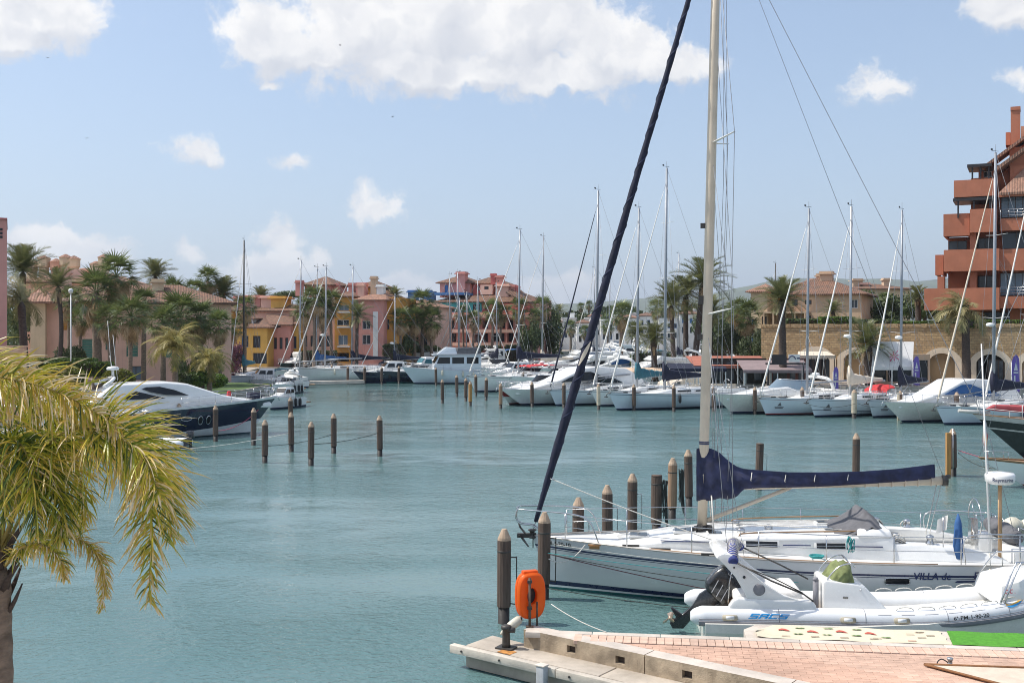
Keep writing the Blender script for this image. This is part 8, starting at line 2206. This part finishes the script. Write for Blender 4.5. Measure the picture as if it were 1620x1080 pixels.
b = MB(); ax = Vector((.62, .25, .42)).normalized(); b.tube([ax * (q * .8) for q in (-.12, -.06, .05, .18, .32, .44, .50, .52)], [.02, .04, .065, .085, .09, .08, .05, .015], 12); b.build('fender', FENDER, tfn)
b = MB(); b.lathe([(.02, -.03), (.02, .03)], ax * .40 + Vector((0, -.05, 0)), 8); b.build('valve', RUBBER, tfn)
th = thing('ramp_plate', 'cream ramp plate with rusty brown edges at the bottom right of the dock', 'ramp', G(1462, 1053, DZ))
q0 = G(1462, 1053, DZ); q1 = G(1690, 1061, DZ); q2 = G(1680, 1110, DZ)
tri = [Vector((0, 0, .012)), q1 - q0 + Vector((0, 0, .012)), q2 - q0 + Vector((0, 0, .012))]
b = MB(); b.ext([p + Vector((0, 0, 0)) for p in tri], (0, 0, .014)); b.build('plate', mat('cream_grip_plate', (.60, .50, .40), .8, var=.1, bump=.4), th)
b = MB(); b.tube([tri[0] + Vector((0, 0, .02)), tri[1] + Vector((0, 0, .02))], .022, 6); b.tube([tri[0] + Vector((0, 0, .02)), tri[2] + Vector((0, 0, .02))], .022, 6); b.build('edge_strip', mat('rusty_edge', (.22, .10, .04), .8, var=.3, scale=14), th)
tcl = thing('service_cap', 'small grey capped stand pipe with a looped cable on the dock', 'stand pipe', G(1503, 1052, DZ))
b = MB(); b.lathe([(.055, 0), (.055, .02), (.038, .03), (.038, .09), (.05, .095), (.05, .13), (.03, .135)], n=14); b.build('pipe', ALU, tcl)
b = MB(); b.tube(spline([(-.02, 0, .04), (-.12, .02, .10), (-.20, .01, .07), (-.22, -.03, .01), (-.14, -.06, .01), (.06, -.06, .012)], 18), .010, 5); b.build('cable_loop', RUBBER, tcl)
# ------------------------------------------------------------------ mooring lines
rope('mooring_line', 'white mooring line from the lifebuoy post to the dock edge', sag(G(872, 955, .9) * 1.0, A0 + E(1.55, .05, DZ + .02), .05), .010)
rope('mooring_line', 'white bow line hanging from the yacht cleat to the pile', sag(yw((LY - 1.35, .98, 1.30)), Vector((XA(868, 25.4), 25.35, .98)), .22), .014)
b1 = Vector((XA(866, 25.5), 25.35, 1.10))
rope('mooring_line', 'dark spring line along the big yacht side, upper', sag(b1, yw((5.6, 2.05, .62)), .08), .010, ROPED)
rope('mooring_line', 'dark red spring line along the big yacht side, lower', sag(b1, yw((5.6, 2.0, .30)), .05), .011, mat('maroon_rope', (.12, .04, .05), .85, var=.3, scale=40))
rope('mooring_line', 'teal line stretched along the big yacht side', sag(b1 + Vector((0, 0, .02)), yw((5.2, 2.1, .78)), .04), .008, ROPET)
rope('mooring_line', 'white line from the yacht side to the dark pile under the bow, high', sag(yw((LY - .6, .65, 1.22)), yw((6.3, 1.95, 1.05)), .04), .007)
t = thing('waterline_rope', 'dark slack line lying along the yacht waterline', 'rope', (0, 0, 0)); t['label'] = 'dark slack line lying along the big yacht waterline'
b = MB(); b.tube(sag(Vector((XA(866, 25.3), 25.1, .35)), yw((5.0, 2.15, .10)), .12), .010, 5); b.build('line', ROPED, t, fix=False)
pl_ = lambda px, yt, z: Vector((XA(px, F * 4.35 / (yt - YH)), F * 4.35 / (yt - YH), z))
rope('mooring_line', 'slack dark line between the left and nearest open water piles', sag(pl_(492, 667, 1.0), pl_(601, 657, 1.2), .12, 14), .016, ROPED)
rope('mooring_line', 'pale line from the navy yacht to the open water piles', sag(G(240, 712, .3), pl_(461, 652, 1.0), .2, 14), .018, ROPEW)
rope('mooring_line', 'low pale line from the inflatable dinghy to the nearest open water pile', sag(G(290, 712, .2), pl_(419, 664, .75), .1, 14), .016, ROPED)
rope('mooring_line', 'slack line between the front left piles', sag(pl_(419, 664, .8), pl_(528, 654, 1.0), .12, 14), .014, ROPED)
rope('mooring_line', 'red and white bow line of the navy yacht', sag(Vector((-15.4, 66.4, 1.7)), pl_(341, 641, .6), .4, 12), .018, ROPEP)
rope('mooring_line', 'pink line tied to the double pile', sag(Vector((XA(1514, 46.6), 46.5, 1.15)), Vector((22.6, 44.6, .35)), .08, 12), .016, ROPEP)
rope('mooring_line', 'dark line tied to the double pile', sag(Vector((XA(1514, 46.6), 46.5, 1.05)), Vector((20.6, 43.6, 1.0)), .45, 12), .014, ROPED)
for i, (a, c, lab) in enumerate(((1000, 749, 'dark'), (1063, 724, 'tan'))):
 Y = F * 4.35 / (c - YH); t = thing('hanging_rope', 'bundle of dark rope hanging on the %s pile behind the yacht' % ('flat topped' if i == 0 else 'pinkish tan'), 'rope', (XA(a + (48 if i == 0 else 12), 33.3 if i == 0 else 36.0), 33.3 if i == 0 else 36.0, 0))
 rr = random.Random(i)
 b = MB()
 for k_ in range(7): b.tube([(.05 * k_ * .5 + rr.uniform(-.03, .03), -.06 * j % .1, 1.7 - (1.0 + .1 * k_) * (.5 - .5 * math.cos(j * .785)) + rr.uniform(-.03, .03)) for j in range(9)], .014, 4)
 b.build('rope_loops', ROPED, t, fix=False)
for i, (a, c, lab) in enumerate(((1354, 1424, 'between the cream sleeved pile and the streaked pile'), (1270, 1354, 'between the emblem bow yacht pile and the cream sleeved pile'))):
 rope('mooring_line', 'dark line slung ' + lab, sag(pl_(a, 616, 1.1), pl_(c, 617, 1.1), .3, 12), .014, ROPED)
tw_ = thing('pontoon_rail', 'dark mesh rail of a pontoon at the right edge behind the radar post', 'railing', P(1632, 840, 27.5) * 1.0)
b = MB()
for i in range(5): b.tube([(-.75 + .4 * i, 0, -1.6), (-.75 + .4 * i, 0, .02)], .012, 4)
for z in (-.02, -.4, -.8, -1.2): b.tube([(-.8, 0, z), (1.6, .1, z)], .012, 4)
b.tube([(-.8, 0, -.1), (.1, 0, -1.5)], .012, 4); b.build('mesh_bars', DARKST, tw_)
for i, (x, z, lab) in enumerate(((1602, 832, 'left of two yellowed round fenders on the dark rail'), (1628, 834, 'right of two yellowed round fenders on the dark rail'))):
 p = P(x, z, 27.3); t = thing('fender', lab, 'fender', p, 0, 'round fenders on the dark pontoon rail')
 b = MB(); b.lathe([(.03, -.30), (.10, -.26), (.21, -.12), (.24, 0), (.21, .12), (.10, .24), (.05, .30)], (0, 0, 0), 16, M=Matrix.Rotation(rad(80), 3, 'Y')); b.build('fender_body', FENDER, t)
tw2 = thing('floating_pontoon', 'low grey floating pontoon at the right edge behind the big yacht', 'pontoon', (XA(1632, 27.7), 27.9, 0)); b = MB(); b.box((1.5, 0, .1), (4.6, 1.6, .5)); b.build('float', QUAYST, tw2)
# ------------------------------------------------------------------ quay furniture, right
def pavilion(label, p0, p1, pt, pb, Y, m, deep=4.0, zp=1.2):
 x0, x1, z1, z0 = XA(p0, Y), XA(p1, Y), ZA(pt, Y), ZA(pb, Y)
 t = thing('awning_pavilion', label, 'awning', (x0, Y, zp)); w_ = x1 - x0
 b = MB(); b.ext([(0, 0, z0 - zp), (w_, 0, z0 - zp), (w_, deep, z1 - zp), (0, deep, z1 - zp)], (0, 0, .06)); b.ext([(0, -.01, z0 - zp + .05), (w_, -.01, z0 - zp + .05), (w_, -.01, z0 - zp - .22), (0, -.01, z0 - zp - .22)], (0, .03, 0)); b.build('awning_canvas', m, t)
 n = max(2, int(w_ / 2.2)); 
 for i in range(n + 1):
  b = MB(); b.box((.1 + (w_ - .2) * i / n, .1, (z0 - zp) / 2), (.09, .09, z0 - zp)); b.box((.1 + (w_ - .2) * i / n, deep - .1, (z1 - zp) / 2), (.09, .09, z1 - zp)); b.build('awning_post', WFRAME, t)
 return t
RUST = mat('rust_red_awning', (.37, .13, .085), .85, var=.12, scale=1.5, streak=.2)
pavilion('long rust red awning roof right of the tall cream mast', 1098, 1222, 566, 579, 101.5, RUST, 5)
pavilion('mauve grey awning roof with raised gable end', 1176, 1285, 572, 586, 98.3, mat('mauve_awning', (.25, .19, .19), .85, var=.12, scale=1.5), 3)
pavilion('dark navy awning strip under the rust red roof', 1060, 1150, 577, 584, 100.5, NAVYC, 2)
pavilion('pale flat awning left of the tall cream mast', 978, 1060, 584, 589, 108, BEIGE, 3)
for i, (px, py, lab) in enumerate(((1165, 600, 'dark doorway kiosk under the rust red awning'), (1245, 596, 'dark timber kiosk under the mauve awning'))):
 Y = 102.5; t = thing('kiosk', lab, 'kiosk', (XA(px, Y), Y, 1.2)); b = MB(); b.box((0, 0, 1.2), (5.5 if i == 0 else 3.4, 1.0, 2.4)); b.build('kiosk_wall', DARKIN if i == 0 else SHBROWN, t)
 for k_ in range(4): b = MB(); b.box((-2 + 1.3 * k_ if i == 0 else -1.2 + .8 * k_, -.52, 1.2), (.7 if i == 0 else .5, .06, 1.7)); b.build('window', WGLASS, t)
t = thing('dark_signboard', 'long dark timber beam with a sign panel in front of the palm trunk', 'sign', (XA(1243, 96.9), 96.9, 1.2)); b = MB(); b.box((0, 0, 2.05), (3.6, .3, .16)); b.box((-1.6, 0, 1.0), (.12, .12, 2)); b.box((1.6, 0, 1.0), (.12, .12, 2)); b.box((-.6, -.05, 2.5), (1.3, .08, .75)); b.build('beam', METALD, t)
b = MB(); b.box((.75, -.05, 2.55), (1.0, .06, .7)); b.build('sign_panel', WHITEC, t); b = MB(); b.tube([(.55 + .3 * math.cos(a), -.1, 2.45 + .3 * math.sin(a)) for a in [math.pi * i / 10 for i in range(11)]], .05, 5); b.box((1.12, -.1, 2.55), (.24, .03, .12)); b.build('sign_print', INKN, t)
Y = 98.0
t = thing('market_tent', 'white market tent with a pink star flower on its sloping roof', 'tent', (XA(1418, Y), Y, 1.2))
xl0, xr0, xl1, xr1 = XA(1379, Y) - t.location.x, XA(1443, Y) - t.location.x, XA(1392, Y) - t.location.x, XA(1457, Y) - t.location.x
zt, zb = ZA(541, Y) - 1.2, ZA(580, Y) - 1.2
tent_f = lambda u, v: Vector(((xl0 + (xl1 - xl0) * v) + ((xr0 - xl0)) * u, 1.7 * v, zb + (zt - zb) * v))
b = MB(); b.ext([tent_f(0, 0), tent_f(1, 0), tent_f(1, 1), tent_f(0, 1)], (0, .05, .03)); b.ext([tent_f(1, 0), tent_f(1, 0) + Vector((0, 3.4, 0)), tent_f(1, 1)], (.05, 0, 0)); b.ext([tent_f(0, 0) + Vector((0, -.02, 0)), tent_f(1, 0) + Vector((0, -.02, 0)), tent_f(1, 0) + Vector((0, -.02, -.30)), tent_f(0, 0) + Vector((0, -.02, -.30))], (0, .03, 0)); tc2 = b.build('tent_canvas', mat('tent_white', (.70, .68, .66), .8, var=.05), t)
b = MB(); b.ext([tent_f(0, 0) + Vector((0, 3.4, 0)), tent_f(1, 0) + Vector((0, 3.4, 0)), tent_f(1, 1), tent_f(0, 1)], (0, .05, .03)); b.build('tent_canvas', mat('tent_white', (.7, .7, .7)), t)
nrm = Vector((0, -(zt - zb), 1.7)).normalized()
b = MB()
for k_ in range(8):
 a = k_ * math.pi / 4 + .2; cu, cv_ = .53, .42; su, sv = .30 / (xr0 - xl0), .30 / (zt - zb)
 pts = [(cu + su * (math.cos(a) * r_ - math.sin(a) * w_), cv_ + sv * (math.sin(a) * r_ + math.cos(a) * w_)) for r_, w_ in ((.25, -.09), (1.3 + .5 * (k_ % 2), -.16), (1.5 + .5 * (k_ % 2), 0), (1.3 + .5 * (k_ % 2), .16), (.25, .09))]
 b.add([tent_f(u, v) + nrm * .02 for u, v in pts], [tuple(range(5))])
b.build('star_flower_print', mat('pink_print', (.62, .08, .20), .7, var=.05), tc2, fix=False)
for (u, y) in ((0, 0), (1, 0), (0, 3.4), (1, 3.4), (.5, 0)):
 q = tent_f(u, 0); b = MB(); b.box((q.x, y, (zb) / 2), (.09, .09, zb)); b.build('tent_post', WFRAME, t)
t2_ = thing('shop_front', 'dark glazed shop front under the white market tent', 'shop', (XA(1422, 101.5), 101.5, 1.2)); b = MB(); b.box((0, 0, 1.4), (5.6, .8, 2.8)); b.build('shop_wall', BEIGE, t2_)
for k_ in range(4):
 b = MB(); b.box((-1.9 + 1.3 * k_, -.42, 1.25), (1.1, .06, 2.0)); b.build('window', DGLASS, t2_)
PURP = mat('purple_flag', (.15, .10, .38), .7, var=.15, scale=1.5)
for (px, pt, pb, Y, lab) in ((1322.5, 580, 618, 96.6, 'purple feather flag between the stone arches, leftmost'), (1450, 563, 610, 97.5, 'purple feather flag beside the white tent'), (1607, 561, 620, 92, 'purple feather flag at the right edge by the dark arch')):
 z1, z0 = ZA(pt, Y), ZA(pb, Y); hh = z1 - z0; t = thing('feather_flag', lab, 'flag', (XA(px, Y), Y, z0), 0, 'purple feather flags on the right quay')
 b = MB(); w_ = hh * .21
 out = [(-w_ * .55, hh * .04), (w_ * .5, 0), (w_ * .5, hh * .78), (w_ * .42, hh * .90), (w_ * .2, hh * .985), (-.02, hh), (-w_ * .3, hh * .94), (-w_ * .5, hh * .82)]
 b.ext([(x, .02 * math.sin(z * 3), z) for x, z in out], (0, .015, 0)); fl = b.build('flag_cloth', PURP, t)
 b = MB(); b.add([(x, -.012, z) for x, z in ((-.0, hh * .80), (w_ * .25, hh * .58), (-w_ * .25, hh * .58))], [(0, 1, 2)]); b.add([(x, -.012, z) for x, z in ((-w_ * .3, hh * .54), (w_ * .3, hh * .54), (w_ * .3, hh * .50), (-w_ * .3, hh * .50))], [(0, 1, 2, 3)])
 b.add([(x, -.012, z) for x, z in ((-w_ * .25, hh * .44), (-w_ * .05, hh * .44), (-w_ * .05, hh * .14), (-w_ * .25, hh * .14))], [(0, 1, 2, 3)]); b.build('flag_print', SILVER, fl, fix=False)
 b = MB(); b.tube([(-w_ * .56, 0, -1.4), (-w_ * .56, 0, hh * .8)], .03, 5); b.build('flag_pole', WFRAME, t)
for i, (px, pt, Y, lab) in enumerate(((112, 462, 82, 'slim white lamp post left of the thick palm trunk'), (1345, 590, 97, 'slim grey lamp post by the tan arch panel'), (1000, 560, 118, 'slim white lamp post on the palm quay'))):
 z1 = ZA(pt, Y); t = thing('lamp_post', lab, 'lamp post', (XA(px, Y), Y, 1.2)); b = MB(); b.tube([(0, 0, 0), (0, 0, z1 - 1.2)], [.07, .045], 8); b.build('post', WFRAME, t); b = MB(); b.lathe([(.03, 0), (.16, .05), (.18, .3), (.05, .38)], (0, 0, z1 - 1.3), 10); b.build('lamp_head', WFRAME, t)
for i, (x0, y0, x1, y1, lab) in enumerate(((470, 609, 575, 607, 'low white floating walkway before the long white yacht'), (836, 586, 770, 600, 'floating walkway in the middle of the harbour'), (1240, 605, 1180, 612, 'floating walkway between the right row yachts'), (20, 655, 130, 648, 'low dark walkway rail behind the palm fronds'))):
 a, c = G(x0, y0), G(x1, y1); m_ = (a + c) / 2; d_ = c - a; t = thing('floating_walkway', lab, 'walkway', m_); b = MB(); b.box((0, 0, .25), (d_.length, 1.0, .35), rz=math.atan2(d_.y, d_.x)); b.build('deck', CONCW if i < 3 else PILEW, t)
for i, (px, py, Y) in enumerate(((538, 72, 260), (621, 185, 300), (137, 219, 300), (75, 92, 280))):
 t = thing('bird', ['dark bird flying in front of the big cloud', 'dark bird flying below the big cloud', 'dark bird flying left over the palms', 'dark bird flying near the left cloud'][i], 'bird', P(px, py, Y), i * .8, 'birds in the sky')
 b = MB(); b.tube([(-.28, 0, 0), (-.1, 0, .02), (.12, 0, .02), (.26, 0, .04), (.34, 0, .03)], [.02, .07, .08, .05, .01], 7); b.build('body', RUBBER, t)
 for sg in (1, -1): b = MB(); b.ext([(.12, sg * .05, .03), (.10, sg * .32, .16), (-.02, sg * .62, .10), (-.08, sg * .34, .12), (-.10, sg * .05, .02)], (0, 0, .012)); b.build('wing', RUBBER, t)
HAZE = 0.00012
# ------------------------------------------------------------------ haze
hz = D.materials.new('haze'); hz.use_nodes = True
t = hz.node_tree; t.nodes.clear(); q = NT(t)
pv = q.n('ShaderNodeVolumePrincipled'); pv.inputs['Color'].default_value = (.80, .88, 1.0, 1); pv.inputs['Density'].default_value = HAZE
pv.inputs['Anisotropy'].default_value = .3
om = q.n('ShaderNodeOutputMaterial'); q.link(pv.outputs[0], om.inputs['Volume'])
b = MB(); b.box((0, 3000, 198), (20000, 14000, 404)); o = b.build('haze', hz); setp(o, kind='stuff')
